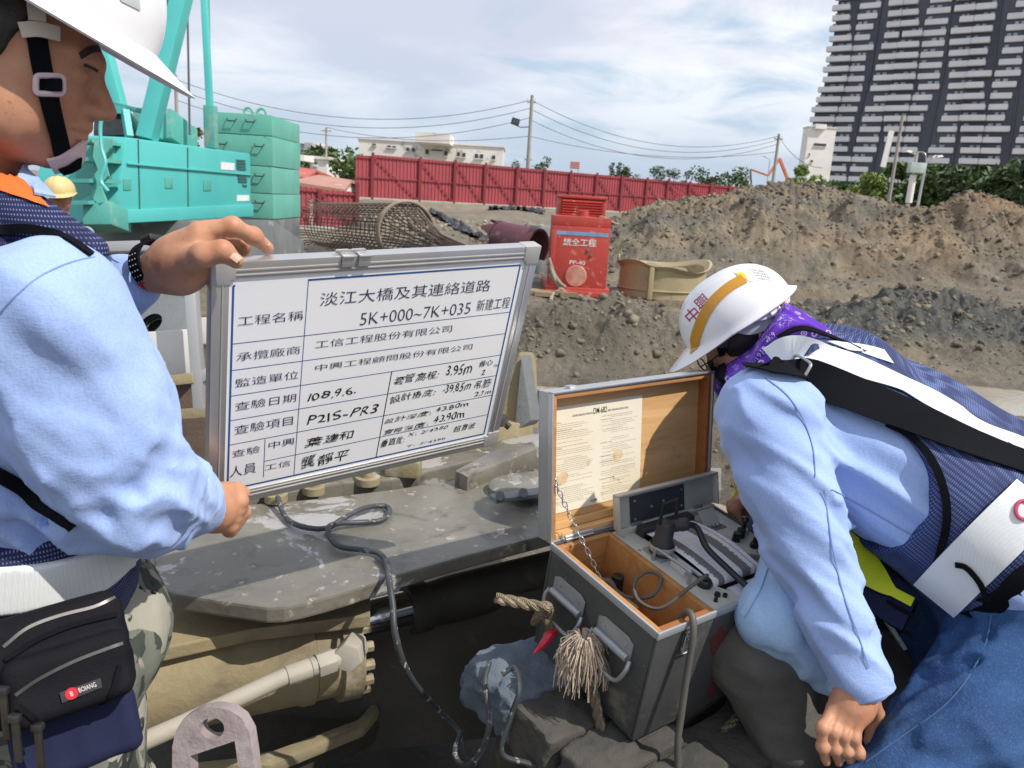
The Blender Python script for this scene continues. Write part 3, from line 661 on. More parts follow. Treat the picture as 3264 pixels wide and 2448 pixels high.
for px, yt, d, w, lb, M, n in ((2560, 548, 78, 110, 'pale green tree left of the dark tower, above the grey heap crest', M_LEAFY, 1300), (2660, 566, 84, 100, 'small bushy tree under the left corner of the dark tower', M_LEAF, 1000),
        (2735, 560, 80, 110, 'round bright green tree left of the pole with the white banner', M_LEAFY, 1200), (2860, 545, 90, 150, 'green tree directly behind the boxed sign post', M_LEAF, 1300), (2960, 552, 86, 150, 'green tree behind the double arm street lamp', M_LEAF, 1300),
        (3060, 565, 74, 180, 'dark green tree right of the double arm street lamp', M_LEAFD, 1500), (3150, 560, 70, 180, 'dark green tree above the brown heap', M_LEAFD, 1500), (3240, 548, 64, 190, 'tall dark green tree at the right edge of the photo', M_LEAFD, 1700), (3330, 520, 62, 200, 'dark green tree cut by the right edge of the photo', M_LEAFD, 1500)):
    tr(px, yt, d, w, lb, M, GT, n * 2)
hg = MB(); a, b = Vector((*Q(2620, 76), 0)), Vector((*Q(3420, 60), 0))
def hedge():
    n = 5200; g = np.random.default_rng(5); t = g.random(n); p = np.array(a)[None] * (1 - t)[:, None] + np.array(b)[None] * t[:, None]; p[:, 2] = g.uniform(0, 1, n) ** .8 * (3.2 + 1.0 * np.sin(t * 23)); p[:, 1] += g.normal(0, .8, n)
    u = g.normal(size=(n, 3)); u /= np.linalg.norm(u, axis=1)[:, None]; w = np.cross(u, g.normal(size=(n, 3))); w /= np.linalg.norm(w, axis=1)[:, None]; s = g.uniform(.2, .5, n)[:, None]
    vv = np.stack([p - u * s, p + w * s * .6, p + u * s, p - w * s * .6], 1); link('undergrowth', mesh_np('undergrowth', vv.reshape(-1, 3), np.arange(4 * n).reshape(-1, 4), M_LEAFD), kind='stuff')
hedge()
GB = 'trees beyond the tall red hoarding'
for px, yt, w, lb, con in ((1715, 517, 60, 'small green tree just right of the floodlight pole', False), (1640, 528, 50, 'low bush at the foot of the floodlight pole', False), (1940, 531, 36, 'dark conifer, left of a pair above the red hoarding', True), (1962, 530, 40, 'dark conifer, right of a pair above the red hoarding', True),
        (1995, 546, 60, 'low dark tree right of the two conifers', False), (2085, 545, 55, 'round dark tree alone above the middle of the hoarding', False), (2130, 553, 50, 'low dark tree between two round trees above the hoarding', False), (2172, 556, 40, 'small tree left of the wide green clump above the hoarding', False),
        (2225, 549, 70, 'dark green tree, left end of the wide clump above the hoarding', False), (2275, 543, 80, 'green tree, tallest of the wide clump above the hoarding', False), (2335, 556, 90, 'pale green tree, right end of the wide clump above the hoarding', False)):
    tr(px, yt, 125, w, lb, M_LEAFD if px < 2250 else M_LEAF, GB, 700, con)
GH = 'trees on the slope behind the low red fence'
for px, yt, d, w, lb in ((960, 482, 95, 120, 'green tree in front of the grey roofed shed'), (1080, 470, 80, 150, 'dense green tree on the slope left of the long pale building'), (1110, 520, 66, 110, 'green bush behind the gap between the two red fences'), (600, 425, 70, 120, 'green tree seen under the boom between crane mast and hood'), (1020, 500, 90, 90, 'green tree behind the slim grey pole')):
    tr(px, yt, d, w, lb, M_LEAF, GH, 1300)
# ================================================================== poles, wires, lamps, signs
M_POLE = mat('pole_concrete', (.34, .32, .29), (.27, .25, .23), 1, .85); M_GALV = mat('galvanised', (.5, .5, .5), (.42, .42, .43), 2, .45, .6); M_BLK = mat('black_paint', (.02, .02, .022), None, 3, .4)
def pole(px, d, ytop, label, r=.15, arms=()):
    x, y = Q(px, d); z = ztop(px, ytop, d); root = thing('utility_pole', (x, y, -.5), label, 'utility pole'); mb = MB(); mb.tube([(x, y, -.6), (x, y, z)], [r, r * .7], 10); obj('shaft', mb, M_POLE, root)
    for zz, w in arms:
        m = MB(); m.beam((x - w, y, z - zz), (x + w, y, z - zz), .09, .09); obj('crossarm', m, M_POLE, root)
        for k in (-1, 0, 1):
            m = MB(); m.cyl((x + k * w * .9, y, z - zz), (x + k * w * .9, y, z - zz + .22), .05, 8); obj('insulator', m, M_WHB, root)
    return Vector((x, y, z)), root
pA, rA = pole(1676, 60, 330, 'tall concrete pole with a floodlight arm behind the hoarding', .17, ((.5, .35), (4.6, .3)))
pB, rB = pole(2450, 66, 445, 'concrete pole left of the tower above the end of the red hoarding', .16, ((.4, .35),))
pC, rC = pole(571, 58, 265, 'concrete pole seen left of the crane mast', .16, ((.4, .35),))
pD, rD = pole(2822, 52, 392, 'leaning pole carrying a long white banner before the tower', .13)
pE, rE = pole(1039, 75, 420, 'slim grey pole on the wooded slope beside the small white house', .13, ((.3, .5),))
fl = thing('floodlight', tuple(P(1645, 388, 60)), 'black floodlight on an arm of the tall pole behind the hoarding', 'floodlight')
c = P(1643, 388, 60); m = MB(); m.box(c, (.62, .4, .5), Matrix.Rotation(.25, 3, 'Y')); obj('housing', m, M_BLK, fl, bevel=.04)
m = MB(); m.box(c + V(.05, -.22, -.03), (.5, .05, .38), Matrix.Rotation(.25, 3, 'Y')); obj('lens', m, M_GL, fl)
m = MB(); m.tube([c + V(.1, 0, -.28), P(1660, 406, 60), V(pA.x, pA.y, P(1676, 408, 60).z)], .035, 6); obj('bracket', m, M_BLK, fl)
m = MB(); b = P(2828, 475, 51.6); m.box((b.x, b.y, b.z), (.34, .1, 2.3), Matrix.Rotation(.08, 3, 'Y')); obj('banner', m, M_WHB, rD)
M_WIRE = mat('wire', (.10, .10, .11), None, 1, .6)
def wire(a, b, sag, label, r=.022, group='overhead wires'):
    m = MB(); m.tube([a.lerp(b, t) - V(0, 0, sag * 4 * t * (1 - t)) for t in np.linspace(0, 1, 22)], r, 5); obj('overhead_wire', m, M_WIRE, label=label, cat='wire', group=group)
for k, (dz, nm) in enumerate(((.35, 'topmost'), (1.0, 'second'), (1.75, 'third'))):
    wire(pC - V(0, 0, dz), pA - V(0, 0, dz * .9), 2.0, f'{nm} of three sagging wires between the crane mast and the floodlight pole')
    wire(pA - V(0, 0, dz), pB - V(0, 0, dz * .45), 1.9, f'{nm} of three sagging wires right of the floodlight pole')
wire(pE, pA - V(0, 0, 2.9), .7, 'low slack wire from the slim grey pole to the floodlight pole'); wire(pA - V(0, 0, 2.9), pB - V(0, 0, 1.4), .9, 'low wire running right from the floodlight pole to the next pole')
x, y = Q(2600, 60); wire(pB - V(0, 0, .2), Vector((x, y, ztop(2600, 545, 60))), .6, 'short wire falling right from the pole beside the tower')
x, y = Q(2912, 56); sl_ = thing('street_lamp', (x, y, 0), 'grey street lamp with two curved arms in front of the tower', 'street lamp'); zt_ = ztop(2925, 520, 56)
m = MB(); m.tube([(x, y, -.5), (x + .15, y, zt_ - .3)], [.12, .08], 10); obj('post', m, M_GALV, sl_)
for k, (pe, ye) in enumerate(((2905, 485), (2988, 499))):
    e = P(pe, ye, 56); a = Vector((x + .15, y, zt_ - .35)); mdl = Vector(((a.x * .6 + e.x * .4), y, a.z * .25 + e.z * .75 + .1)); m = MB(); m.tube(spline([a, mdl, e], 8), .05, 8); obj('arm', m, M_GALV, sl_)
    m = MB(); m.box(e, (.75, .3, .14), Matrix.Rotation(-.2 if k else .2, 3, 'Y'), .7); obj('lamp_head', m, M_WHB, sl_)
x, y = Q(2885, 50); sg = thing('boxed_sign', (x, y, 0), 'pale green boxed sign on a thick banded post before the tower', 'sign'); m = MB(); m.cyl((x, y, -.5), (x, y, ztop(2890, 500, 50)), .1, 10); obj('post', m, M_GALV, sg)
m = MB(); e = P(2895, 537, 50); m.box((x + .05, y - .2, e.z), (.98, .5, .62)); obj('sign_box', m, mat('sign_pale', (.45, .55, .50), None, 2, .5), sg, bevel=.03)
m = MB(); e = P(2890, 600, 50); m.cyl((x, y - .02, e.z - .9), (x, y - .02, e.z + .8), .2, 12); obj('banded_sleeve', m, M_WHB, sg)
x, y = Q(1824, 90); m = MB(); zb_ = ztop(1824, 545, 90); bb = thing('billboard', (x, y, 0), 'small red and white billboard poking above the red hoarding', 'billboard')
m.box((x, y, zb_ + .4), (1.15, .1, .8)); obj('board', m, M_WHB, bb)
for k in range(4):
    m = MB(); m.box((x, y - .07, zb_ + .12 + k * .2), (1.05, .03, .1)); obj('red_band', m, M_ROOF, bb)
for k in (-.4, .4): m = MB(); m.cyl((x + k, y, -1), (x + k, y, zb_), .05, 6); obj('leg', m, M_GALV, bb)
# concrete pump boom far behind
M_ORB = mat('pump_orange', (.55, .14, .07), None, 1, .5); c0 = [P(px, y, 110) for px, y in ((2395, 585), (2392, 540), (2448, 560), (2485, 506), (2512, 575))]
pb = thing('pump_boom', tuple(c0[-1] - V(0, 0, 6)), 'distant orange concrete pump boom folded in a zigzag behind the hoarding', 'pump boom')
for i in range(4): m = MB(); m.beam(c0[i], c0[i + 1], .16 + .06 * i, .2 + .08 * i, (0, 1, 0)); obj('boom_section', m, M_ORB if i else M_BLK, pb)
m = MB(); m.box(c0[-1] - V(0, 0, 3.5), (2, 5, 6)); obj('truck_body', m, M_ORB, pb)
x, y = Q(2432, 95); m = MB(); m.tube([(x, y, -1), (x, y, ztop(2432, 520, 95)), (x - .9, y, ztop(2400, 508, 95))], .05, 6); obj('street_lamp', m, M_GALV, label='thin white single arm lamp mast left of the pump boom', cat='street lamp')
# ================================================================== crawler crane
M_TEAL = mat('crane_teal', (.085, .47, .455), (.07, .42, .405), .9, .38, bump=.002, bs=30, dirt=(((.16, .13, .09), 5, .68, .8, .8),))
M_TEALD = mat('crane_teal_worn', (.10, .40, .34), (.075, .33, .29), 1.5, .55, bump=.003, bs=30, dirt=(((.20, .13, .07), 4, .60, .74, .9), ((.30, .36, .30), 2.2, .55, .7, .8)))
M_CW = mat('counterweight_green', (.15, .45, .36), (.12, .39, .31), 1.5, .6, bump=.003, bs=30, dirt=(((.24, .13, .05), 2.4, .66, .78, .9), ((.08, .16, .13), 6, .64, .75, .8)))
M_GREYST = mat('grey_steel', (.17, .18, .185), (.12, .13, .135), 2, .6, bump=.004, bs=30, dirt=(((.34, .32, .28), 3, .55, .7, .8),))
M_DARKGL = mat('cab_glass', (.015, .02, .022), None, 1, .08, spec=.8)
M_STICK = mat('sticker_white', (.75, .77, .76), (.65, .68, .68), 9, .5)
M_VENT = mat('vent_dark', (.04, .12, .11), None, 4, .7)
cr = thing('crawler_crane', tuple(P(560, 800, 13)), 'turquoise crawler crane with a slanting lattice boom behind the worker holding the board', 'crane')
hA, hB, hC, hD = P(405, 437, 11.7), P(800, 490, 15.9), P(802, 692, 15.9), P(358, 716, 11.5)
hn = (hB - hA).cross(hD - hA).normalized(); hn = hn if hn.dot(CAM - hA) > 0 else -hn
def onH(x, y, o=0.0): return onplane(x, y, hA, hn) + hn * o
def plate(mb, pts, fn, th, o=0.0): q = [fn(x, y, o) for x, y in pts]; return mb.prism(q, hn * th)
m = MB(); plate(m, [(405, 437), (800, 490), (802, 692), (358, 716)], onH, -1.3); obj('engine_hood', m, M_TEAL, cr, bevel=.05)
m = MB(); plate(m, [(400, 668), (801, 650), (801, 690), (366, 712)], onH, .05, .002); obj('hood_lower_band', m, M_TEAL, cr, bevel=.02)
m = MB(); plate(m, [(402, 518), (800, 556), (800, 560), (402, 524)], onH, .035, .002); obj('hood_crease', m, M_TEAL, cr, bevel=.008)
m = MB(); plate(m, [(438, 445), (440.5, 445), (446, 706), (443.5, 706)], onH, .012, .001)
for (a, b) in ((560, 480), (565, 540)): pass
plate(m, [(596, 470), (598, 470), (600, 700), (598, 700)], onH, .012, .001); obj('hood_seam', m, M_VENT, cr, smooth=0)
for (x0, y0, x1, y1) in ((752, 508, 780, 513), (753, 517, 781, 522), (753, 526, 781, 531), (754, 535, 782, 540), (757, 557, 784, 562), (757, 566, 785, 571), (758, 575, 785, 580), (772, 588, 785, 593)):
    m = MB(); plate(m, [(x0, y0), (x1, y0 + 2), (x1, y1 + 2), (x0, y1)], onH, .02, .002); obj('vent_slat', m, M_VENT, cr, smooth=0)
m = MB(); plate(m, [(703, 516), (746, 520), (746, 543), (703, 540)], onH, .006, .003); obj('warning_plate', m, M_STICK, cr, smooth=0)
m = MB(); plate(m, [(754, 622), (793, 622), (793, 640), (754, 641)], onH, .006, .003); obj('maker_plate', m, M_STICK, cr, smooth=0)
for x, y in ((404, 588), (537, 582), (660, 590)):
    m = MB(); plate(m, [(x - 12, y - 18), (x + 12, y - 18), (x + 12, y + 18), (x - 12, y + 18)], onH, .012, .002); obj('latch', m, M_TEALD, cr, bevel=.006)
# stepped platform and front fender left of the hood
for i, (x0, x1, y, d) in enumerate(((262, 345, 455, 11.3), (250, 340, 512, 11.2), (236, 338, 578, 11.1), (222, 336, 645, 11.0))):
    m = MB(); a, b = P(x0, y, d), P(x1, y, d); m.beam(a, b, .9, .05); obj('step', m, M_TEALD, cr, smooth=0)
m = MB(); m.prism([P(x, y, 11.6) for x, y in ((255, 440), (360, 440), (355, 716), (225, 716))], FW * .6); obj('step_back', m, M_TEALD, cr, smooth=0)
m = MB(); m.prism([P(x, y, 10.8) for x, y in ((300, 456), (356, 445), (352, 470), (330, 500), (345, 560), (318, 590), (338, 640), (345, 712), (270, 716), (300, 640), (285, 580), (312, 540), (296, 500))], FW * .05); obj('step_side', m, M_TEALD, cr, smooth=0)
m = MB(); m.prism([P(x, y, 10.7) for x, y in ((262, 650), (352, 640), (356, 716), (262, 716))], FW * .5); obj('fender', m, M_TEALD, cr, bevel=.03)
m = MB(); m.tube(spline([P(334, 350, 10.6), P(320, 400, 10.6), P(324, 470, 10.6), P(336, 520, 10.6), P(322, 575, 10.6), P(345, 610, 10.6)], 6), .025, 7); obj('handrail', m, M_TEAL, cr)
m = MB(); m.prism([P(x, y, 12.6) for x, y in ((300, 340), (395, 352), (410, 432), (296, 432))], FW * 1.0); obj('cab', m, M_DARKGL, cr, bevel=.03)
m = MB(); m.beam(P(300, 338, 12.5), P(398, 352, 12.5), .1, .12); m.beam(P(398, 352, 12.5), P(412, 436, 12.5), .1, .12); obj('cab_frame', m, M_TEAL, cr)
m = MB(); m.prism([P(x, y, 14.5) for x, y in ((420, 340), (548, 345), (548, 440), (430, 440))], FW * 1.2); obj('machinery_house', m, M_TEALD, cr, bevel=.03)
m = MB(); m.prism([P(x, y, 13.2) for x, y in ((230, 700), (870, 700), (870, 960), (180, 930))], FW * 2.0); obj('crawler_frame', m, M_GREYST, cr, bevel=.05)
def leg(a, b, w, h, n='boom_leg', M=None): m = MB(); m.beam(a, b, w, h, (0, 1, 0)); obj(n, m, M or M_TEAL, cr, bevel=.012)
leg(P(592, -60, 12.6), P(468, 445, 12.6), .25, .28); leg(P(322, 110, 12.9), P(405, 430, 12.9), .17, .22); leg(P(487, -60, 13.6), P(492, 290, 13.6), .12, .12); leg(P(512, 300, 13.4), P(505, 440, 13.4), .1, .14)
for a, b, w in (((462, 8, 12.7), (575, 8, 12.7), .16), ((470, 45, 12.8), (565, 45, 12.8), .14), ((478, 84, 12.8), (555, 90, 12.8), .22), ((362, 332, 12.8), (492, 365, 12.7), .12), ((445, 415, 12.8), (395, 345, 12.9), .12), ((540, 92, 12.7), (560, 20, 12.7), .05), ((470, 20, 12.7), (520, 90, 12.7), .06)):
    leg(P(*a), P(*b), .08, w, 'boom_brace', M_TEALD)
leg(P(648, -60, 14.6), P(676, 480, 14.6), .11, .11, 'mast', M_TEAL); leg(P(664, -60, 14.7), P(668, 200, 14.7), .04, .04, 'pendant', M_TEALD)
m = MB(); m.box(P(672, 405, 14.5), (.2, .2, .75)); obj('sheave_block', m, M_TEALD, cr, bevel=.02)
for dx in (0, 9): m = MB(); m.cyl(P(595 + dx * .3, -40, 14), P(603 + dx * .4, 430, 14), .012, 6); obj('hoist_rope', m, M_WIRE, cr)
GC = 'counterweight slabs stacked behind the crane'
cwx = [P(683, 600, 16.6), P(868, 600, 16.6), P(925, 600, 18.6)]
ys = [(366, 430), (432, 525), (527, 612), (614, 694), (696, 790)]
nm = ('topmost green counterweight slab, carrying lifting eyes', 'second green counterweight slab from the top of the stack', 'middle green counterweight slab of the stack', 'lowest green counterweight slab, on the grey one', 'grey counterweight slab under the green stack')
cu = (P(868, 600, 16.6) - P(683, 600, 16.6)); cu.z = 0; Lc = cu.length; cu.normalize(); cv = V(-cu.y, cu.x, 0); Rc = Matrix((cu, cv, V(0, 0, 1))).transposed()
for i, ((y0, y1), lb) in enumerate(zip(ys, nm)):
    zt1, zb1 = P(775, y0, 16.6).z, P(775, y1, 16.6).z; c = P(776, 600, 16.6); c = V(c.x, c.y, 0) + cv * 1.1
    t_ = thing('counterweight_slab', (c.x, c.y, zb1), lb, 'counterweight', GC); m = MB(); m.box(c + V(0, 0, (zt1 + zb1) / 2), (Lc + .03 * (i % 2), 2.2, zt1 - zb1), Rc)
    obj('slab', m, M_GREYST if i == 4 else M_CW, t_, bevel=.012)
    for k in (-.42, .35):
        m = MB(); q = c + cu * k * (1 if i else .5) - cv * 1.12 + V(0, 0, zb1 + (zt1 - zb1) * .72); m.tube([q - cu * .1, q - cu * .08 - cv * .05 - V(0, 0, .05), q + cu * .08 - cv * .05 - V(0, 0, .05), q + cu * .1], .013, 6); obj('lifting_lug', m, M_BLK, t_)
    if i == 0:
        for k in (.0, .28):
            m = MB(); q = c + cu * k - cv * .7 + V(0, 0, zt1 + .06); m.tube([q + cu * (.09 * math.cos(a)) + V(0, 0, .09 * math.sin(a)) for a in np.linspace(0, 6.0, 14)], .03, 6, closed=True); obj('lifting_eye', m, M_CW, t_)
# ================================================================== rebar cage
M_BAR = mat('rebar', (.085, .06, .05), (.14, .09, .065), 3, .7); M_BARN = mat('rebar_hoop', (.30, .24, .18), (.22, .17, .13), 3, .7)
ca = P(1035, 716, 24.5); cb_ = P(1290, 738, 18.6); ax = (cb_ - ca).normalized(); cx_ = ax.cross(V(0, 0, 1)).normalized(); cz_ = cx_.cross(ax); RC = .66
cg = thing('rebar_cage', (ca + cb_) / 2 - V(0, 0, RC), 'large round rebar cage lying in front of the low red fence with frayed bar ends', 'rebar cage')
for k in range(44):
    t = 2 * math.pi * k / 44; rr = RC * (.96 + .03 * math.sin(k * 5)); o_ = cx_ * math.cos(t) * rr + cz_ * math.sin(t) * rr; fl_ = .35 + .5 * abs(math.sin(k * 2.7)); cone = .42 + .12 * math.sin(k * 3.1)
    e = cb_ + ax * (2.0 + .9 * math.sin(k * 1.7)); e2 = e + o_ * cone * .6 + V(.55, -.25, -.42)
    m = MB(); m.tube([ca - ax * fl_ * 2.2 + o_ * (1.25 + .1 * math.sin(k * 9)), ca - ax * .4 + o_ * 1.02, ca + o_, cb_ + o_, cb_.lerp(e2, .5) + o_ * .22, e2], .017, 4); obj('long_bar', m, M_BAR, cg)
for k in range(19):
    c = ca.lerp(cb_, (k + .3) / 19.0); r_ = RC; m = MB(); m.tube([c + cx_ * math.cos(t) * r_ + cz_ * math.sin(t) * r_ for t in np.linspace(0, 2 * math.pi, 29)[:-1]], .015, 4, closed=True); obj('hoop', m, M_BAR, cg)
m = MB()
for dx in (0, .05, .1, .15): m.tube([cb_ + ax * dx + cx_ * math.cos(t) * (RC + .03) + cz_ * math.sin(t) * (RC + .03) for t in np.linspace(0, 2 * math.pi, 33)[:-1]], .032, 6, closed=True)
obj('end_ring', m, M_BARN, cg)
# ================================================================== maroon casing shell and grey pipe
M_MAR = mat('maroon_steel', (.085, .022, .035), (.12, .04, .05), 1.5, .5, dirt=(((.25, .2, .15), 3, .6, .75, .85),))
def shell(p0, p1, r, th, a0, a1, n=26, notch=None):
    p0, p1 = Vector(p0), Vector(p1); a = (p1 - p0).normalized(); u = a.cross(V(0, 0, 1)).normalized(); w = u.cross(a); m = MB(); L = (p1 - p0).length
    for rr in (r, r - th):
        def fn(s, t, rr=rr):
            g = a0 + (a1 - a0) * s; l = t * L
            if notch: l = t * (L - notch(g))
            return p0 + a * l + (u * math.cos(g) + w * math.sin(g)) * rr
        m.grid(fn, n, 5)
    k = (n + 1) * 6
    for j in (0, 5):
        for i in range(n): m.f.append((j * (n + 1) + i, j * (n + 1) + i + 1, k + j * (n + 1) + i + 1, k + j * (n + 1) + i))
    for i in (0, n):
        for j in range(5): m.f.append((j * (n + 1) + i, (j + 1) * (n + 1) + i, k + (j + 1) * (n + 1) + i, k + j * (n + 1) + i))
    return m
s0, s1 = P(1595, 766, 17.4), P(1715, 790, 16.8)
ms = thing('casing_shell', s0 - V(0, 0, .5), 'dark maroon curved steel casing with a notched rim beside the red machine', 'steel casing')
obj('shell', shell(s0, s1, .41, .05, -.6, 3.9, notch=lambda g: .0), M_MAR, ms)
obj('notched_rim', shell(s0 - (s1 - s0).normalized() * .02, s0 - (s1 - s0).normalized() * .34, .42, .06, .2, 2.9, notch=lambda g: .16 * (1 + math.sin(g * 7))), M_MAR, ms)
p0 = P(1722, 720, 16.9); m = MB(); q0 = G(1722, 888); m.lathe([(.19, 0), (.20, .1), (.20, 1.15), (.17, 1.2), (.15, 1.1), (.15, 0)], V(q0.x - .05, q0.y + .9, 0), (0, .1, 1), 24); obj('grey_pipe', m, M_GREYST, label='stubby grey steel pipe standing close behind the left side of the red machine', cat='pipe')
# ================================================================== red power pack
M_PACK = mat('pack_red', (.44, .05, .038), (.37, .045, .035), 1.4, .5, dirt=(((.52, .30, .24), 7, .56, .72, .85), ((.20, .13, .09), 3, .66, .8, .9)))
M_BLUE = mat('band_blue', (.18, .34, .55), None, 5, .5, dirt=(((.4, .35, .3), 9, .6, .7, .8),)); M_LETW = mat('letter_white', (.80, .74, .70), None, 9, .6)
D0 = 15.6; pF = P(1835, 930, D0); px_ = (P(1935, 930, D0) - P(1745, 930, D0)); px_.z = 0; px_.normalize(); pz_ = V(0, 0, 1); pn = px_.cross(pz_).normalized(); pn = pn if pn.y < 0 else -pn
pk = thing('power_pack', (pF.x, pF.y + .6, pF.z - .15), 'bright red hydraulic power pack with a blue stripe and white lettering', 'power pack')
def pp(x, y, o=0.0): return onplane(x, y, pF, pn) + pn * o
u0 = pp(1748, 930); W_ = (pp(1930, 930) - u0).dot(px_); zT = pp(1840, 722).z; zB = pp(1840, 915).z; zL = pp(1845, 632).z; zM = pp(1840, 700).z
Rk = Matrix((px_, -pn, pz_)).transposed(); cF = u0 + px_ * W_ / 2
def kbox(name, u, v0, v1, z0, z1, w, M=M_PACK, bv=.02): m = MB(); m.box(V(cF.x, cF.y, 0) + px_ * u - pn * ((v0 + v1) / 2) + V(0, 0, (z0 + z1) / 2), (w, v1 - v0, z1 - z0), Rk); return obj(name, m, M, pk, bevel=bv)
kbox('cabinet', 0, 0, 1.0, zB, zT, W_); kbox('cabinet_top', 0, .04, 1.0, zT + .002, zM + .06, W_ * 1.0); kbox('cooler_housing', .06, .95, 1.9, zT, zL, W_ * .86); kbox('cooler_cap', .06, .92, 1.93, zL, zL + .06, W_ * .9)
kbox('skid', 0, -.12, 2.0, zB - .18, zB - .002, W_ * 1.12); kbox('skid_toe', -.02, -.2, -.121, zB - .18, zB - .06, W_ * 1.12)
for k in range(8):
    z = zL - .06 - k * .052; m = MB(); m.box(V(cF.x, cF.y, 0) + px_ * .06 - pn * .93 + V(0, 0, z), (W_ * .74, .05, .028), Rk @ Matrix.Rotation(.5, 3, 'X')); obj('louvre_slat', m, M_PACK, pk, smooth=0)
m = MB(); m.box(V(cF.x, cF.y, 0) + px_ * .06 - pn * .947 + V(0, 0, zL - .25), (W_ * .76, .004, .5), Rk); obj('louvre_recess', m, mat('louvre_dark', (.10, .012, .01), None, 3, .8), pk, smooth=0)
kbox('side_column', -W_ * .47, -.06, -.003, zB + .25, zT - .1, W_ * .09); m = MB(); q = V(cF.x, cF.y, 0) + px_ * .03 - pn * .35
m.lathe([(.11, zT), (.115, zT + .02), (.115, zT + .3), (.09, zT + .31), (.09, zT + .25), (0, zT + .25)], q, (0, 0, 1), 22); obj('filler_neck', m, M_PACK, pk)
m = MB(); m.box(V(cF.x, cF.y, 0) + px_ * .02 + pn * .004 + V(0, 0, pp(1845, 745).z), (W_ * .9, .006, .075), Rk); obj('blue_stripe', m, M_BLUE, pk, smooth=0)
cc_ = pp(1835, 880, .02); m = MB(); m.lathe([(.0, .02), (.2, .02), (.215, 0), (.215, -.03)], cc_, pn, 28); obj('round_cover', m, mat('cover_dusty', (.42, .10, .075), (.50, .28, .22), 5, .7), pk)
for (bx, by) in ((1875, 797), (1885, 812)): m = MB(); m.cyl(pp(bx, by), pp(bx, by, .03), .03, 8); obj('lock', m, M_GREYST, pk)
def plet(body, x0, y0, x1, y1):
    m = MB(); a = pp(x0, y1, .006); w = (pp(x1, y1) - a).dot(px_); h = pp(x0, y0).z - a.z; lettering(m, fit_text(body, 0, 0, w, h, 0, .012), a, px_, pz_, pn, 0); obj('lettering', m, M_LETW, pk, smooth=0)
plet('統全工程', 1795, 757, 1900, 782); plet('PP-40', 1815, 829, 1865, 842)
for k in range(5):
    m = MB(); a = V(cF.x, cF.y, zT + .08) + px_ * (.05 + k * .07) - pn * .25; m.tube(spline([a, a + V(.05, -.05, .05 + .02 * k), a + V(.3, .02, .03), a + V(.42, .1, .0)], 5), .022, 6); obj('top_hose', m, M_BLK if k % 2 else mat('hose_tan', (.35, .24, .12), None, 4, .7), pk)
M_HOSE = mat('hose_mud', (.33, .29, .23), (.24, .21, .17), 3, .8, bump=.004, bs=40)
GHs = 'muddy hydraulic hoses from the red machine'
for k, pts in enumerate(([(1748, 820), (1765, 870), (1790, 905), (1830, 935), (1880, 955), (1935, 970)], [(1752, 845), (1775, 900), (1815, 935), (1870, 962), (1930, 985)], [(1750, 870), (1790, 920), (1840, 950), (1900, 965), (1945, 990), (1900, 1000)], [(1760, 860), (1782, 915), (1762, 945), (1755, 960)], [(1660, 1010), (1740, 1003), (1830, 990), (1920, 982), (1972, 982)])):
    w = []
    for i, (a, b) in enumerate(pts):
        q = G(a, b, .0); w.append(pp(a, b, .16) if (k < 4 and b < 925) else V(q.x, q.y, gz(q.x, q.y) + .05))
    m = MB(); m.tube(spline(w, 8), .034 if k != 4 else .05, 8)
    obj('hydraulic_hose', m, M_HOSE if k != 4 else mat('hose_pale', (.55, .48, .38), (.45, .39, .3), 2, .8), label=('muddy hose hanging from the red machine, outermost loop', 'muddy hose hanging from the red machine, second loop inwards', 'muddy hose curling back on the ground before the red machine', 'short muddy hose drooping at the left foot of the red machine', 'thick pale hose lying straight across the mud in front of the red machine')[k], cat='hose', group=GHs)
m = MB()
for k in range(6): q = G(1690 + k * 40, 942 + (k % 2) * 4); m.box(V(q.x, q.y + .1, gz(q.x, q.y) + .04), (.33, .5, .08), Matrix.Rotation(.1 * math.sin(k * 3), 3, 'Z'))
obj('timber_skid', m, mat('old_timber', (.30, .22, .13), (.22, .16, .1), 4, .9), label='row of old timber blocks under the red machine', cat='timber')
# ================================================================== tan tub
M_TAN = mat('mud_tan', (.40, .335, .20), (.32, .265, .155), 1.6, .75, bump=.006, bs=25, dirt=(((.27, .23, .16), 5, .55, .7, .9),)); M_MUDIN = mat('mud_grey_brown', (.26, .215, .155), (.20, .17, .125), 2, .9, bump=.03, bs=9)
tc_ = G(2125, 955); tc_ = V(tc_.x, tc_.y + .75, gz(tc_.x, tc_.y + .5)); TR_ = .90
tb = thing('steel_tub', tc_, 'mud tan steel casing tub with a wavy rim between the red machine and the helmet', 'steel tub')
def rim(t): return .70 + .07 * math.sin(t * 2 + .4) + .05 * math.sin(3 * t + 1.2) - .10 * math.exp(-((t - 4.35) / .28) ** 2)
def tubf(rad):
    def fn(u, v):
        t = 2 * math.pi * u; fl = rad + (.10 * max(0, v - .86) / .14 if v > .86 else 0); h = rim(t) * v
        return tc_ + V(math.cos(t) * fl, math.sin(t) * fl * .85, h)
    return fn
m = MB(); m.grid(tubf(TR_), 64, 14, True); m.grid(tubf(TR_ - .05), 64, 14, True)
for i in range(64): i2 = (i + 1) % 64; m.f.append((14 * 64 + i, 14 * 64 + i2, 15 * 64 + 14 * 64 + i2, 15 * 64 + 14 * 64 + i))
obj('shell', m, M_TAN, tb)
t = 4.32; q = tc_ + V(math.cos(t) * (TR_ + .03), math.sin(t) * (TR_ + .03) * .85, .32); m = MB(); m.box(q, (.10, .14, .66), Matrix.Rotation(.0, 3, 'Z')); obj('rib', m, M_TAN, tb, bevel=.02)
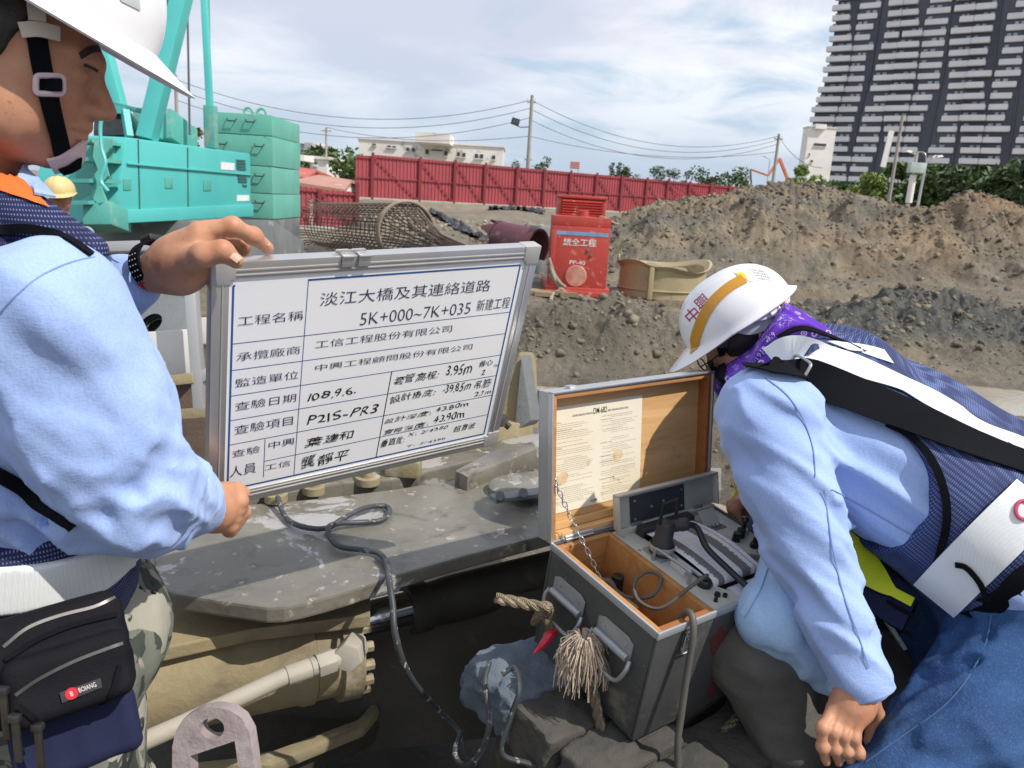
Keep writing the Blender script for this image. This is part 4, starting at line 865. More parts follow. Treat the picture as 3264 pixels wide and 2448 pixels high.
m = MB(); m.tube([tc_ + V(math.cos(a) * (TR_ + .015), math.sin(a) * (TR_ + .015) * .85, .17) for a in np.linspace(0, 6.283, 49)[:-1]], .02, 6, closed=True); obj('weld_band', m, M_TAN, tb)
m = MB(); m.grid(lambda u, v: tc_ + V(math.cos(6.283 * u) * v * .86, math.sin(6.283 * u) * v * .86 * .85, .38 + .22 * max(0, math.sin(6.283 * u)) * v + .05 * math.sin(u * 40 + v * 9)), 48, 10, True); obj('mud_fill', m, M_MUDIN, tb)
m = MB(); e = tc_ + V(-TR_ - .05, 0, rim(3.14) - .02); m.tube([e + V(0, .06 * math.cos(a), .08 + .07 * math.sin(a)) for a in np.linspace(0, 6.28, 13)[:-1]], .022, 6, closed=True); obj('lifting_eye', m, M_TAN, tb)
# ================================================================== rotator machine (steel plates, cylinder, hose)
M_PLATE = None
def plate_mat():
    t = NT('muddy_plate'); co = t.coord(); n = t.noise(3.0, 8, .65, .5, co); c = t.mix(t.ramp(n, .35, .65), (.125, .118, .10), (.19, .178, .145)); c = t.mix(t.ramp(t.noise(9, 6, .6, .6, co), .55, .68), c, (.085, .075, .058)); 
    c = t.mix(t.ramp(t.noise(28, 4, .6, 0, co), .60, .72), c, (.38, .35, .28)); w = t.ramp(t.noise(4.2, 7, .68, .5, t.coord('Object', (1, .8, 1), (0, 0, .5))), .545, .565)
    c = t.mix(t.math('MULTIPLY', w, .8), c, (.37, .36, .365)); r = t.ramp(w, 0, 1, .38, .05); nm = t.bump(t.noise(60, 6, .65, 0, co), .0015, .8)  # wet film patches, with the sky's pale reflection mixed into their colour
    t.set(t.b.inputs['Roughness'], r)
    return t.fin(c, r, 0, nm, .5)
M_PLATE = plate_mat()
M_MUDST = mat('mud_coated_steel', (.30, .245, .135), (.22, .185, .115), 4, .7, bump=.003, bs=40, dirt=(((.36, .32, .24), 7, .56, .7, .9), ((.15, .12, .08), 2.5, .58, .72, .7)))
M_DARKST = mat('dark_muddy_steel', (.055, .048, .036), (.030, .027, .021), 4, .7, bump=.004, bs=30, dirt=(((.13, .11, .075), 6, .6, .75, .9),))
M_CHROME = mat('chrome', (.75, .76, .78), None, 2, .12, 1.0, dirt=(((.3, .27, .2), 9, .58, .7, .6),)); M_WHOSE = mat('white_hose', (.42, .38, .315), (.34, .31, .255), 6, .7, bump=.001, bs=60)
M_REDP_ = mat('red_paint_mark', (.60, .04, .03), None, 5, .6)
ZP = .985
ro = thing('pile_rotator', (-.5, 2.2, .2), 'muddy steel casing rotator with thick plates and a tan hydraulic cylinder under the board', 'piling machine')
def GP(x, y, z=ZP): return G(x, y, z)
edge = [(478, 1700), (484, 1868), (560, 1893), (700, 1915), (850, 1936), (905, 1934), (960, 1924), (1030, 1906), (1100, 1886), (1300, 1822), (1500, 1766), (1740, 1704), (2050, 1625), (2300, 1560), (2300, 1490), (1900, 1480), (1500, 1520), (1250, 1560), (1000, 1590), (760, 1610), (560, 1640)]
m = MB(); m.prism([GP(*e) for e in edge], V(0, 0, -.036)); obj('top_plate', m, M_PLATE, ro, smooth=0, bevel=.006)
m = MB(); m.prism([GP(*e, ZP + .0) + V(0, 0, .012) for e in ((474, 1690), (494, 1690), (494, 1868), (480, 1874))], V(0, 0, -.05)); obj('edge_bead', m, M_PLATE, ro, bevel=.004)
# second, raised plate behind and the pocket between
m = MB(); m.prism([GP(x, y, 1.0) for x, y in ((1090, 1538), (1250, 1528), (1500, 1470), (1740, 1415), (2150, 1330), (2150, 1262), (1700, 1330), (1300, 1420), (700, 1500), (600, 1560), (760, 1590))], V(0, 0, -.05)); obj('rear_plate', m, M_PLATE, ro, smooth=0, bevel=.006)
m = MB(); m.prism([GP(x, y, 1.05) for x, y in ((700, 1540), (1100, 1462), (1400, 1400), (1700, 1340), (1700, 1315), (1400, 1370), (1000, 1450), (700, 1500))], V(0, 0, -.08)); obj('flange_strip', m, M_MUDST, ro, bevel=.005)
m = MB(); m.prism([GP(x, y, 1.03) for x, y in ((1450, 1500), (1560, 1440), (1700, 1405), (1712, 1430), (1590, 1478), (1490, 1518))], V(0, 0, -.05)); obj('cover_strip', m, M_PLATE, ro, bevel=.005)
for x, y, r in ((1172, 1530, .035), (880, 1585, .03), (1000, 1560, .03)):
    m = MB(); q = GP(x, y, 1.0); m.lathe([(0, .035), (r * .6, .035), (r * .62, .012), (r, .01), (r, -.01)], q, (0, 0, 1), 20); obj('pin', m, M_MUDST, ro)
m = MB(); m.prism([GP(x, y, 1.0) for x, y in ((1225, 1520), (1335, 1528), (1345, 1510), (1290, 1480), (1240, 1478))], V(0, 0, .05)); obj('lug', m, M_MUDST, ro, bevel=.006)
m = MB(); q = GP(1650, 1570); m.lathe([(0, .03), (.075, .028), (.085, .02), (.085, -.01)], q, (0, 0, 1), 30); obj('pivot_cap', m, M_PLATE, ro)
m = MB(); a, b = GP(1570, 1590, ZP + .036), GP(1745, 1566, ZP + .036); m.beam(a, b, .045, .012); obj('keeper_plate', m, M_GREYST, ro, bevel=.003)
for x, y in ((1594, 1580), (1668, 1570)): m = MB(); m.cyl(GP(x, y, ZP + .045), GP(x, y, ZP + .06), .013, 6); obj('bolt_head', m, M_GREYST, ro)
# gusset plates and step grating to the right of the board
g0 = GP(1600, 1355, 1.0); 
m = MB(); m.prism([P(x, y, 2.75) for x, y in ((1588, 1350), (1655, 1120), (1666, 1160), (1672, 1365))], FW * .03 + RT * .05); obj('gusset', m, M_MUDST, ro, bevel=.004)
m = MB(); m.prism([P(x, y, 2.72) for x, y in ((1662, 1130), (1694, 1340), (1650, 1368), (1640, 1368))], RT * .035 + FW * .05); obj('gusset', m, M_GREYST, ro, bevel=.004)
for k in range(5): m = MB(); a = P(1685, 1245 + k * 13, 3.0); m.beam(a, P(1745, 1255 + k * 14, 3.1), .012, .03); obj('grating_bar', m, M_GALV, ro, smooth=0)
for k in range(3): m = MB(); a = P(1690 + k * 18, 1240, 3.0); m.beam(a, P(1705 + k * 18, 1315, 3.05), .01, .02); obj('grating_bar', m, M_GALV, ro, smooth=0)
m = MB(); m.tube(spline([P(1600, 1360, 2.6), P(1598, 1335, 2.6), P(1606, 1330, 2.62), P(1612, 1350, 2.62), P(1625, 1362, 2.62)], 5), .012, 7); obj('hook_bar', m, M_DARKST, ro)
# lower plate, cylinder, rod, hose
ZL = .80
m = MB(); m.prism([GP(x, y, .885) for x, y in ((440, 1880), (1180, 1900), (1180, 1885), (1180, 1960), (800, 2005), (480, 2075), (380, 2100))], V(0, 0, -.03)); obj('lower_plate', m, M_MUDST, ro, smooth=0, bevel=.004)
c0, c1 = P(270, 2222, 1.62), P(1095, 2058, 1.86); ca_ = (c1 - c0).normalized()
m = MB(); L = (c1 - c0).length; m.lathe([(0, -.3), (.108, -.3), (.108, L - .12), (.114, L - .11), (.114, L - .085), (.108, L - .08), (.108, L - .03), (.122, L - .025), (.122, L + .02), (.10, L + .025), (0, L + .03)], c0, ca_, 48); obj('hydraulic_cylinder', m, M_MUDST, ro)
bu = ca_.orthogonal().normalized(); bw = ca_.cross(bu)
for k in range(16): t = 2 * math.pi * k / 16; m = MB(); q = c1 + ca_ * .02 + (bu * math.cos(t) + bw * math.sin(t)) * .105; m.cyl(q, q + ca_ * .022, .0125, 6); obj('flange_bolt', m, M_MUDST, ro)
r0, r1 = P(1120, 1992, 1.90), P(1300, 1945, 1.97); rdir = (r1 - r0).normalized(); m = MB(); m.cyl(r0 - rdir * .06, r1, .050, 28); obj('piston_rod', m, M_CHROME, ro)
m = MB(); m.lathe([(0, 0), (.062, 0), (.062, .05), (.055, .06), (.06, .12), (.06, .9), (0, .9)], r1, rdir, 28); obj('rod_eye_tube', m, M_DARKST, ro)
h0 = [P(430, 2375, 1.42), P(600, 2300, 1.47), P(760, 2225, 1.52), P(900, 2160, 1.57), P(990, 2128, 1.60)]
m = MB(); m.tube(spline(h0, 8), .0175, 12); obj('white_hose', m, M_WHOSE, ro)
hd = (h0[-1] - h0[-2]).normalized(); q = h0[-1]
for nm_, a, b, r, n_ in (('hose_sleeve', -.05, .0, .0205, 12), ('hex_nut', .012, .05, .026, 6), ('adapter', .0, .062, .02, 12)): m = MB(); m.cyl(q + hd * a, q + hd * b, r, n_); obj(nm_, m, M_WHOSE, ro, bevel=.003)
m = MB(); m.cyl(q + hd * .085 - FW * .03, q + hd * .085 + FW * .05, .031, 6); obj('hex_block', m, M_WHOSE, ro, bevel=.004)
m = MB(); a = GP(700, 1912, ZP - .018); m.box(P(703, 1915, (a - CAM).dot(FW) - .012), (.016, .002, .012), Matrix.Rotation(.4, 3, 'Y')); obj('red_paint_spot', m, M_REDP_, ro)
# body plates low down, in the shade
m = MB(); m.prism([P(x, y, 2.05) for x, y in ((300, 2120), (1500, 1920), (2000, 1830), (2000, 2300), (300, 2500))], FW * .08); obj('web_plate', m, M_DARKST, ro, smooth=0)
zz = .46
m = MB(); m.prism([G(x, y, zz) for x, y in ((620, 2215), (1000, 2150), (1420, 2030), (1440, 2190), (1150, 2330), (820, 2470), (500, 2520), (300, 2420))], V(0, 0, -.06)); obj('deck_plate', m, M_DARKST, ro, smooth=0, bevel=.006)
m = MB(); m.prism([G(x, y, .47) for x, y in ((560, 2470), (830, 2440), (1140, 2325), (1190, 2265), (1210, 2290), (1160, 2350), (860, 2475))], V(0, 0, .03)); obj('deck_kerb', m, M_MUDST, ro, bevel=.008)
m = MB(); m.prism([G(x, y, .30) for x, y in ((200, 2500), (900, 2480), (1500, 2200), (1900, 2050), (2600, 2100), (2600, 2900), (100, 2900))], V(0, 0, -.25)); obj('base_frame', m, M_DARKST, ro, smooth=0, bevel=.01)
# lifting clevis plate at the bottom
ck = [P(x, y, 1.12) for x, y in ((548, 2560), (549, 2380), (560, 2330), (585, 2290), (625, 2264), (680, 2254), (730, 2262), (770, 2290), (795, 2335), (805, 2400), (825, 2560), (775, 2560), (748, 2362), (606, 2410), (612, 2560))]
hc = P(676, 2322, 1.12); hr = .0165
pl = thing('lifting_lug', tuple(P(680, 2560, 1.13)), 'rusty violet grey lifting lug plate with a round hole at the bottom of the photo', 'lifting lug')
def lug():
    m = MB(); dv = FW * .022 + RT * .002; outer = ck; hole = [hc + RT * (hr * 1.05 * math.cos(t)) + UP * (hr * .92 * math.sin(t)) for t in np.linspace(0, 2 * math.pi, 25)[:-1]]
    from mathutils.geometry import tessellate_polygon
    al = outer + hole; tri = tessellate_polygon([outer, hole]); n = len(al); m.v = [tuple(p) for p in al] + [tuple(p + dv) for p in al]
    for t in tri: m.f.append(tuple(t)); m.f.append(tuple(n + k for k in reversed(t)))
    for lp, b in ((range(len(outer)), 0), (range(len(hole)), len(outer))):
        k = len(lp)
        for i in range(k): m.f.append((b + i, b + (i + 1) % k, n + b + (i + 1) % k, n + b + i))
    return m
obj('plate', lug(), mat('lug_paint', (.27, .22, .225), (.34, .30, .29), 14, .75, bump=.003, bs=60, dirt=(((.16, .12, .11), 22, .55, .68, .9), ((.45, .41, .36), 30, .62, .72, .9))), pl, smooth=30)
# things standing behind the board on the left: reel, cabinet, frame
M_WBOX = mat('pale_box', (.62, .61, .59), (.52, .51, .49), 3, .6, dirt=(((.42, .38, .32), 6, .58, .7, .8),)); M_RUST = mat('rust_brown', (.13, .085, .065), (.085, .06, .05), 5, .8, bump=.004, bs=40)
DF = 3.0
fm = thing('machine_frame', tuple(P(600, 1500, DF)), 'grey galvanised frame of bars between the worker in blue and the board', 'frame')
for nm_, a, b, w in (('upright', (608, 880), (640, 1310), .05), ('rail', (480, 1222), (625, 1205), .07), ('rail', (545, 1322), (760, 1308), .05), ('brace', (628, 1215), (700, 1165), .03), ('top_rail', (320, 789), (560, 782), .035)):
    m = MB(); m.beam(P(*a, DF), P(*b, DF), .04, w, FW); obj(nm_, m, M_GALV if nm_ != 'rail' else M_MUDST, fm, bevel=.004)
m = MB(); m.prism([P(x, y, DF + .1) for x, y in ((455, 1058), (602, 1048), (612, 1200), (460, 1215))], FW * .3); obj('pale_cabinet', m, M_WBOX, label='pale grey cabinet between the blue sleeve and the upright bar', cat='cabinet', bevel=.01)
m = MB(); m.prism([P(x, y, DF + .15) for x, y in ((630, 1012), (720, 1008), (725, 1095), (640, 1098))], FW * .25); obj('white_case', m, M_WBOX, label='small white case right of the upright bar, half behind the board', cat='case', bevel=.01)
m = MB(); m.prism([P(x, y, DF + .2) for x, y in ((520, 1225), (720, 1205), (740, 1600), (560, 1620))], FW * .4); obj('rusty_crate', m, M_RUST, label='rust brown steel crate behind the left edge of the board', cat='crate', bevel=.01)
rl = thing('hose_reel', tuple(P(490, 1040, DF + .2)), 'grey hose reel with a pale rim behind the blue sleeve', 'reel'); rc = P(490, 1040, DF + .25); rn = (-FW * .8 - RT * .2 + UP * .5).normalized()
m = MB(); m.lathe([(.05, .02), (.14, .012), (.18, 0), (.18, -.02), (.05, -.02)], rc, rn, 36); obj('flange', m, M_GREYST, rl)
m = MB(); u = rn.orthogonal().normalized(); w = rn.cross(u); m.tube([rc + (u * math.cos(t) + w * math.sin(t)) * .18 for t in np.linspace(0, 6.283, 41)[:-1]], .009, 7, closed=True); obj('rim', m, M_WBOX, rl)
m = MB(); m.lathe([(0, -.04), (.055, -.04), (.055, -.01)], rc, rn, 24); obj('hub', m, M_BLK, rl)
# ================================================================== black cable with a loop on the plate
M_CAB = mat('muddy_cable', (.030, .036, .042), (.05, .055, .06), 8, .5, dirt=(((.36, .34, .30), 55, .57, .66, .9),))
zc = ZP + .012
pts = [(885, 1585, ZP + .03), (905, 1640, zc), (935, 1668, zc), (990, 1684, zc), (1045, 1682, zc), (1090, 1655, zc + .012), (1160, 1620, zc + .01), (1225, 1613, zc), (1242, 1632, zc), (1215, 1658, zc), (1150, 1665, zc), (1080, 1668, zc + .01), (1048, 1680, zc + .022), (1052, 1712, zc + .01), (1085, 1742, zc), (1150, 1752, zc), (1205, 1762, zc), (1232, 1795, zc)]
w = [G(*p) for p in pts] + [P(1240, 1850, 1.66), P(1252, 1930, 1.62), P(1258, 2010, 1.60), P(1285, 2110, 1.62), P(1330, 2190, 1.68), P(1400, 2265, 1.78), P(1460, 2330, 1.8), P(1480, 2400, 1.75), P(1520, 2440, 1.7)]
m = MB(); m.tube(spline(w, 8), .0068, 10); obj('black_cable', m, M_CAB, label='muddy black cable with a loop lying on the steel plate and hanging over its edge', cat='cable')
# ================================================================== information board
BW, BH = .60, .45
def rotv(v):
    v = Vector(v); return Matrix.Rotation(v.length, 3, v.normalized())
Rb = rotv((.31, .049, .661)); ob = Vector((-.231, 1.366, 1.487)); bx_, by_, bz_ = Rb.col[0].copy(), Rb.col[1].copy(), Rb.col[2].copy(); bn = -by_
bd = thing('information_board', tuple(ob), 'white handwritten information board in an aluminium frame held up by the left worker', 'board', R=Rb)
M_ALU = mat('aluminium', (.62, .62, .62), (.55, .55, .55), 9, .35, .75); M_ALUD = mat('corner_cap', (.46, .45, .44), (.40, .39, .38), 9, .5, .3); M_WB = mat('whiteboard', (.80, .80, .81), (.77, .77, .79), 3, .32)
M_INKB = mat('print_ink', (.035, .045, .10), None, 3, .5); M_LINEB = mat('blue_line', (.02, .09, .30), None, 3, .5); M_INKM = mat('marker_ink', (.008, .022, .018), None, 3, .4); M_PAPW = mat('print_label', (.84, .84, .86), None, 3, .5)
def lbox(name, c, s, M, par, bv=.0015, **k): m = MB(); m.box(c, s); return obj(name, m, M, par, local=True, bevel=bv, **k)
fw_ = .026; ft = .022
lbox('panel', (0, ft / 2 - .004, 0), (BW - .03, .008, BH - .03), M_WB, bd, 0)
lbox('frame_bar', (0, ft / 2, BH / 2 - fw_ / 2), (BW - .06, ft, fw_), M_ALU, bd); lbox('frame_bar', (0, ft / 2, -BH / 2 + fw_ / 2), (BW - .06, ft, fw_), M_ALU, bd)
for s in (-1, 1): lbox('frame_bar', (s * (BW / 2 - fw_ / 2), ft / 2, 0), (fw_, ft, BH - .06), M_ALU, bd)
for s in (-1, 1):
    lbox('frame_groove', (0, -.0006, s * (BH / 2 - fw_ * .5)), (BW - .064, .0014, .0025), M_ALUD, bd, 0); lbox('frame_groove', (0, -.0006, s * (BH / 2 - fw_ * .8)), (BW - .064, .0014, .0018), M_ALUD, bd, 0)
    lbox('frame_groove', (s * (BW / 2 - fw_ * .62), -.0006, 0), (.0025, .0014, BH - .064), M_ALUD, bd, 0)
for sx in (-1, 1):
    for sz in (-1, 1):
        m = MB(); L = .036; x0, z0 = sx * (BW / 2 + .001), sz * (BH / 2 + .001); wv = fw_ + .003
        poly = [(x0, z0), (x0 - sx * L, z0), (x0 - sx * L, z0 - sz * wv), (x0 - sx * wv, z0 - sz * wv), (x0 - sx * wv, z0 - sz * L), (x0, z0 - sz * L)]
        if sx * sz < 0: poly.reverse()
        m.prism([(a, -.002, b) for a, b in poly], (0, ft + .004, 0)); obj('corner_cap', m, M_ALUD, bd, local=True, bevel=.002)
for k in (0, 1):
    u = -.09 + k * .028; m = MB(); m.box((u, ft / 2 - .003, BH / 2 + .0015), (.021, ft + .010, .003)); m.box((u, -.0035, BH / 2 - .008), (.021, .003, .018)); obj('hanger_clip', m, M_ALU, bd, local=True, bevel=.001)
lbox('hanger_hook', (-.083, .006, BH / 2 + .006), (.052, .004, .006), M_ALU, bd)
def homog(src, dst):
    A, b = [], []
    for (x, y), (u, v) in zip(src, dst): A += [[x, y, 1, 0, 0, 0, -u * x, -u * y], [0, 0, 0, x, y, 1, -v * x, -v * y]]; b += [u, v]
    return np.linalg.solve(np.array(A, float), np.array(b, float))
HB = homog([(228, 250), (1790, 238), (1580, 1143), (205, 1452)], [(-.268, .188), (.263, .188), (.263, -.192), (-.268, -.192)])
def bz(zx, zy):                                  # reading of the enlarged photograph -> board plane
    w = HB[6] * zx + HB[7] * zy + 1; return (HB[0] * zx + HB[1] * zy + HB[2]) / w, (HB[3] * zx + HB[4] * zy + HB[5]) / w
def bl(name, a, b, w, M): 
    (x0, z0), (x1, z1) = bz(*a), bz(*b); d = Vector((x1 - x0, 0, z1 - z0)); n = Vector((-d.z, 0, d.x)).normalized() * w / 2; m = MB(); p, q = Vector((x0, .0026, z0)), Vector((x1, .0026, z1))
    m.add([p - n, q - n, q + n, p + n], [(0, 1, 2, 3)]); obj(name, m, M, bd, local=True, smooth=0)
for a, b in (((230, 255), (207, 1448)), ((666, 248), (1790, 238)), ((1790, 238), (1580, 1143)), ((205, 1452), (1582, 1142))): bl('border_line', a, b, .0032, M_LINEB)
bl('border_line', (230, 256), (242, 255), .003, M_LINEB)
for a, b in (((225, 605), (1733, 492)), ((222, 762), (1703, 608)), ((220, 912), (1682, 722)), ((217, 1055), (1655, 832)), ((213, 1196), (1628, 937)), ((418, 1288), (1602, 1040)), ((668, 248), (583, 1366)), ((421, 1163), (412, 1378))): bl('grid_line', a, b, .0012, M_LINEB)
bl('grid_line', (1119, 795), (1028, 1268), .0018, M_INKM)
def bt(body, x0, y0, x1, y1, M=None, **k):
    a, b = bz(x0, y0), bz(x1, y1); w = fit_text(body, a[0], a[1], b[0], b[1], **k); m = MB(); lettering(m, w, (0, .0022, 0), (1, 0, 0), (0, 0, 1), (0, -1, 0), 0); obj('lettering', m, M or M_INKB, bd, local=True, smooth=0)
for txt_, *q in (('工程名稱', 258, 500, 640, 425), ('承攬廠商', 252, 710, 622, 628), ('監造單位', 246, 862, 612, 772), ('查驗日期', 245, 1000, 598, 902), ('查驗項目', 243, 1137, 580, 1030), ('查驗', 230, 1268, 392, 1197), ('人員', 218, 1382, 372, 1290), ('中興', 440, 1220, 590, 1152), ('工信', 418, 1342, 566, 1278),
        ('淡江大橋及其連絡道路', 730, 406, 1645, 306), ('5K+000~7K+035', 950, 527, 1540, 427), ('新建工程', 1560, 479, 1738, 408), ('工信工程股份有限公司', 702, 651, 1440, 548), ('中興工程顧問股份有限公司', 702, 781, 1540, 655)):
    bt(txt_, *q, off=-.006 if txt_[0] != '5' else -.012)
for txt_, *q in (('108.9.6.', 658, 955, 930, 868), ('P21S-PR3', 655, 1087, 1050, 968), ('葉建和', 638, 1214, 915, 1112), ('龔靜平', 622, 1335, 890, 1208), ('套管高程:', 1125, 874, 1370, 788), ('3.95m', 1395, 838, 1540, 755), ('偏心', 1565, 786, 1640, 742), ('cm', 1638, 786, 1662, 770), ('2', 1575, 828, 1600, 798),
        ('設計樁底:', 1102, 975, 1350, 888), ('-39.85m', 1378, 928, 1530, 855), ('吊筋', 1537, 905, 1630, 845), ('2.7m', 1535, 945, 1625, 905), ('設計深度:', 1075, 1085, 1322, 1010), ('43.80m', 1342, 1024, 1512, 966), ('實際深度:', 1065, 1147, 1305, 1070), ('43.90m', 1327, 1084, 1492, 1012),
        ('垂直度:', 1050, 1214, 1182, 1147), ('X: 2/4380', 1195, 1155, 1405, 1092), ('超音波', 1428, 1134, 1545, 1076), ('Y: 3/4380', 1187, 1214, 1390, 1157)):
    bt(txt_, *q, M=M_INKM, shear=.12, jit=.16, off=0)
# ================================================================== instrument case
Rc2 = rotv((.148, .036, .635)); oc = Vector((.094, 1.405, 1.161)); CW, CD, CH, LA = .45, .293, .229, 1.337
case = thing('instrument_case', tuple(oc), 'open grey metal instrument case with a wood lined lid standing on rough blocks', 'case', R=Rc2)
M_CASE = mat('case_metal', (.125, .13, .132), (.085, .09, .092), 5, .42, .55, bump=.0008, bs=80, dirt=(((.24, .215, .165), 9, .55, .72, .85), ((.05, .048, .045), 4, .56, .72, .6), ((.36, .36, .36), 38, .66, .72, .3)))
M_CASEL = mat('lid_metal', (.47, .49, .51), (.40, .42, .44), 6, .4, .45, dirt=(((.30, .30, .30), 8, .6, .75, .7),))
def wood_mat(n, a, b, sc=(1, 1, 1), rough=.5):
    t = NT(n); co = t.coord('Object', sc); w = t.noise(3, 6, .6, .8, t.coord('Object', (sc[0] * 1.2, sc[1] * 9, sc[2] * 9))); w2 = t.noise(40, 3, .6, 0, t.coord('Object', (sc[0] * .3, sc[1] * 3, sc[2] * 3))); c = t.mix(t.ramp(w, .3, .7), a, b); c = t.mix(t.math('MULTIPLY', t.ramp(w2, .5, .7), .25), c, tuple(k * .6 for k in b)); c = t.mix(t.ramp(t.noise(9, 4, .5, 0), .68, .78), c, tuple(k * .45 for k in b)); return t.fin(c, rough, 0, t.bump(w2, .0005), .4)
M_WOOD = wood_mat('lid_wood', (.66, .42, .20), (.55, .32, .135)); M_WOODR = wood_mat('red_shaded_wood', (.34, .13, .045), (.27, .095, .032)); M_WOODM = wood_mat('lining_wood', (.47, .235, .085), (.36, .165, .06))
def cbox(name, a, b, M, par=None, bv=.0012): a, b = Vector(a), Vector(b); return lbox(name, (a + b) / 2, (b - a), M, par or case, bv)
T = .006
# shell walls (local: x along hinge, y 0 = back, -CD = front, z 0 = rim)
cbox('back_wall', (0, -T, -CH), (CW, 0, 0), M_CASE); cbox('front_wall', (0, -CD, -CH), (CW, -CD + T, 0), M_CASE, bv=.004); cbox('side_wall', (0, -CD + T, -CH), (T, -T, 0), M_CASE, bv=.003); cbox('side_wall', (CW - T, -CD + T, -CH), (CW, -T, 0), M_CASE)
cbox('case_floor', (T, -CD + T, -CH), (CW - T, -T, -CH + .006), M_CASE)
for nm_, a, b in (('rim_trim', (-.002, -CD - .002, -.012), (CW + .002, -CD + .003, .003)), ('rim_trim', (-.002, -CD + .003, -.012), (.004, .002, .003))): cbox(nm_, a, b, M_CASEL, bv=.003)
WT = .012; PX = .135
cbox('wood_lining', (T, -CD + T, -CH + .007), (T + WT, -T, -.003), M_WOODM); cbox('wood_lining', (T + WT, -CD + T, -CH + .007), (PX, -CD + T + WT, -.003), M_WOODR); cbox('wood_lining', (T + WT, -T - WT, -CH + .007), (PX, -T, -.003), M_WOODM)
cbox('wood_partition', (PX, -CD + T, -CH + .007), (PX + .012, -T, -.004), M_WOODM); cbox('wood_floor', (T + WT, -CD + T + WT, -CH + .02), (PX, -T - WT, -CH + .03), M_WOODR)
cbox('wood_shelf', (T + WT, -.10, -.13), (PX, -T - WT, -.12), M_WOODM)
# lid
lu = Vector((0, math.cos(LA), math.sin(LA))); ln = Vector((0, -math.sin(LA), math.cos(LA)))     # lid plane up direction / inside normal
lid = Matrix((( 1, 0, 0), (0, lu.y, -ln.y), (0, lu.z, -ln.z))); LT = .042
def lidbox(name, a, b, M, bv=.001): a, b = Vector(a), Vector(b); c = (a + b) / 2; s = b - a; m = MB(); m.box(lid @ c, s, lid); return obj(name, m, M, case, local=True, bevel=bv)
# lid coordinates: x along hinge, y up the lid, z outwards (away from viewer)
lidbox('lid_back', (0, 0, LT - .003), (CW, CD, LT), M_CASEL, .001); lidbox('lid_side', (0, 0, 0), (.004, CD, LT - .0031), M_CASEL); lidbox('lid_side', (CW - .004, 0, 0), (CW, CD, LT - .0031), M_CASEL); lidbox('lid_top', (.004, CD - .004, 0), (CW - .004, CD, LT - .0031), M_CASEL); lidbox('lid_bottom', (.004, 0, 0), (CW - .004, .004, LT - .0031), M_CASEL)
lidbox('lid_edge_trim', (-.002, CD - .001, -.003), (CW + .002, CD + .0025, .012), M_ALU); lidbox('lid_edge_trim', (-.0025, -.0, -.003), (.0015, CD - .001, .010), M_ALU); lidbox('lid_edge_trim', (CW - .003, 0, -.002), (CW + .002, CD - .001, .01), M_ALU)
lidbox('lid_wood_panel', (.012, .012, LT - .012), (CW - .012, CD - .012, LT - .0035), M_WOOD, 0)
lidbox('lid_wood_side', (CW - .013, .0045, .002), (CW - .0042, CD - .0045, LT - .004), M_WOODR); lidbox('lid_wood_side', (.0042, .0045, .002), (.012, CD - .0045, LT - .004), M_WOODM); lidbox('lid_wood_side', (.0125, CD - .0125, .002), (CW - .0135, CD - .0045, LT - .004), M_WOODM)  # right side in a darker, redder wood: its shade is put into the colour
lidbox('lid_wood_side', (.0125, .0045, .002), (CW - .0135, .014, LT - .004), M_WOOD); lidbox('lid_wood_strip', (.0125, .015, LT - .022), (CW - .0135, .03, LT - .0125), M_WOOD)
lidbox('lid_catch', (.052, CD + .0026, .012), (.072, CD + .006, .03), M_ALU, .001)
# instruction sheet
M_SHEET = mat('old_paper', (.74, .69, .57), (.68, .60, .45), 5, .7, dirt=(((.52, .32, .14), 11, .67, .74, None),)); M_PRINT = mat('faded_print', (.16, .12, .10), None, 9, .7)
sx0, sx1, sy0, sy1 = .013, .262, .045, .258
sh = lidbox('instruction_sheet', (sx0, sy0, LT - .0135), (sx1, sy1, LT - .0125), M_SHEET, 0)
def lt(body, x0, y0, x1, y1, M=M_PRINT, **k):
    m = MB(); lettering(m, fit_text(body, x0, y0, x1, y1, **k), lid @ Vector((0, 0, LT - .0139)), lid.col[0], lid.col[1], ln, 0); obj('lettering', m, M, sh, local=True, smooth=0)
M_PRINTD = mat('bold_print', (.05, .035, .03), None, 9, .7)
lt('DM-682', .127, .2335, .163, .246, M_PRINTD, off=.01); lt('KODEN DRILLING MONITOR', .073, .2345, .125, .2385, M_PRINTD); lt('BRIEF OPERATING INSTRUCTIONS', .1655, .2345, .222, .2385, M_PRINTD); lt('KODEN', .124, .0515, .141, .0575, M_PRINTD, off=.02)
heads = {0: '1. WHERE TO PLACE', 4: '2. CABLE CONNECTION AND SUPPLY VOLTAGE', 13: '3. INITIAL SETTINGS', 31: '4. OPERATION GUIDE'}; heads2 = {2: '5. MEASUREMENT (X-Y WALL)', 14: '6. MEASUREMENT (Y-Y WALL)', 21: '7. STORING THE SENSOR UNIT', 24: '8. TIPS FOR BETTER RECORDING RESULTS', 33: '9. MAINTENANCE AFTER MEASUREMENT'}
body_ = ['Place the winch over the hole to position the sensor unit', 'Connect the cable of the recorder unit and the winch', 'Set the supply voltage switch to the proper position', 'Turn the range switch and adjust the gain control', 'Confirm the recording paper is loaded correctly', 'Lower the sensor unit slowly into the bored hole', 'Keep the instrument dry and clean after each use']
lines = MB(); br_ = random.Random(3)
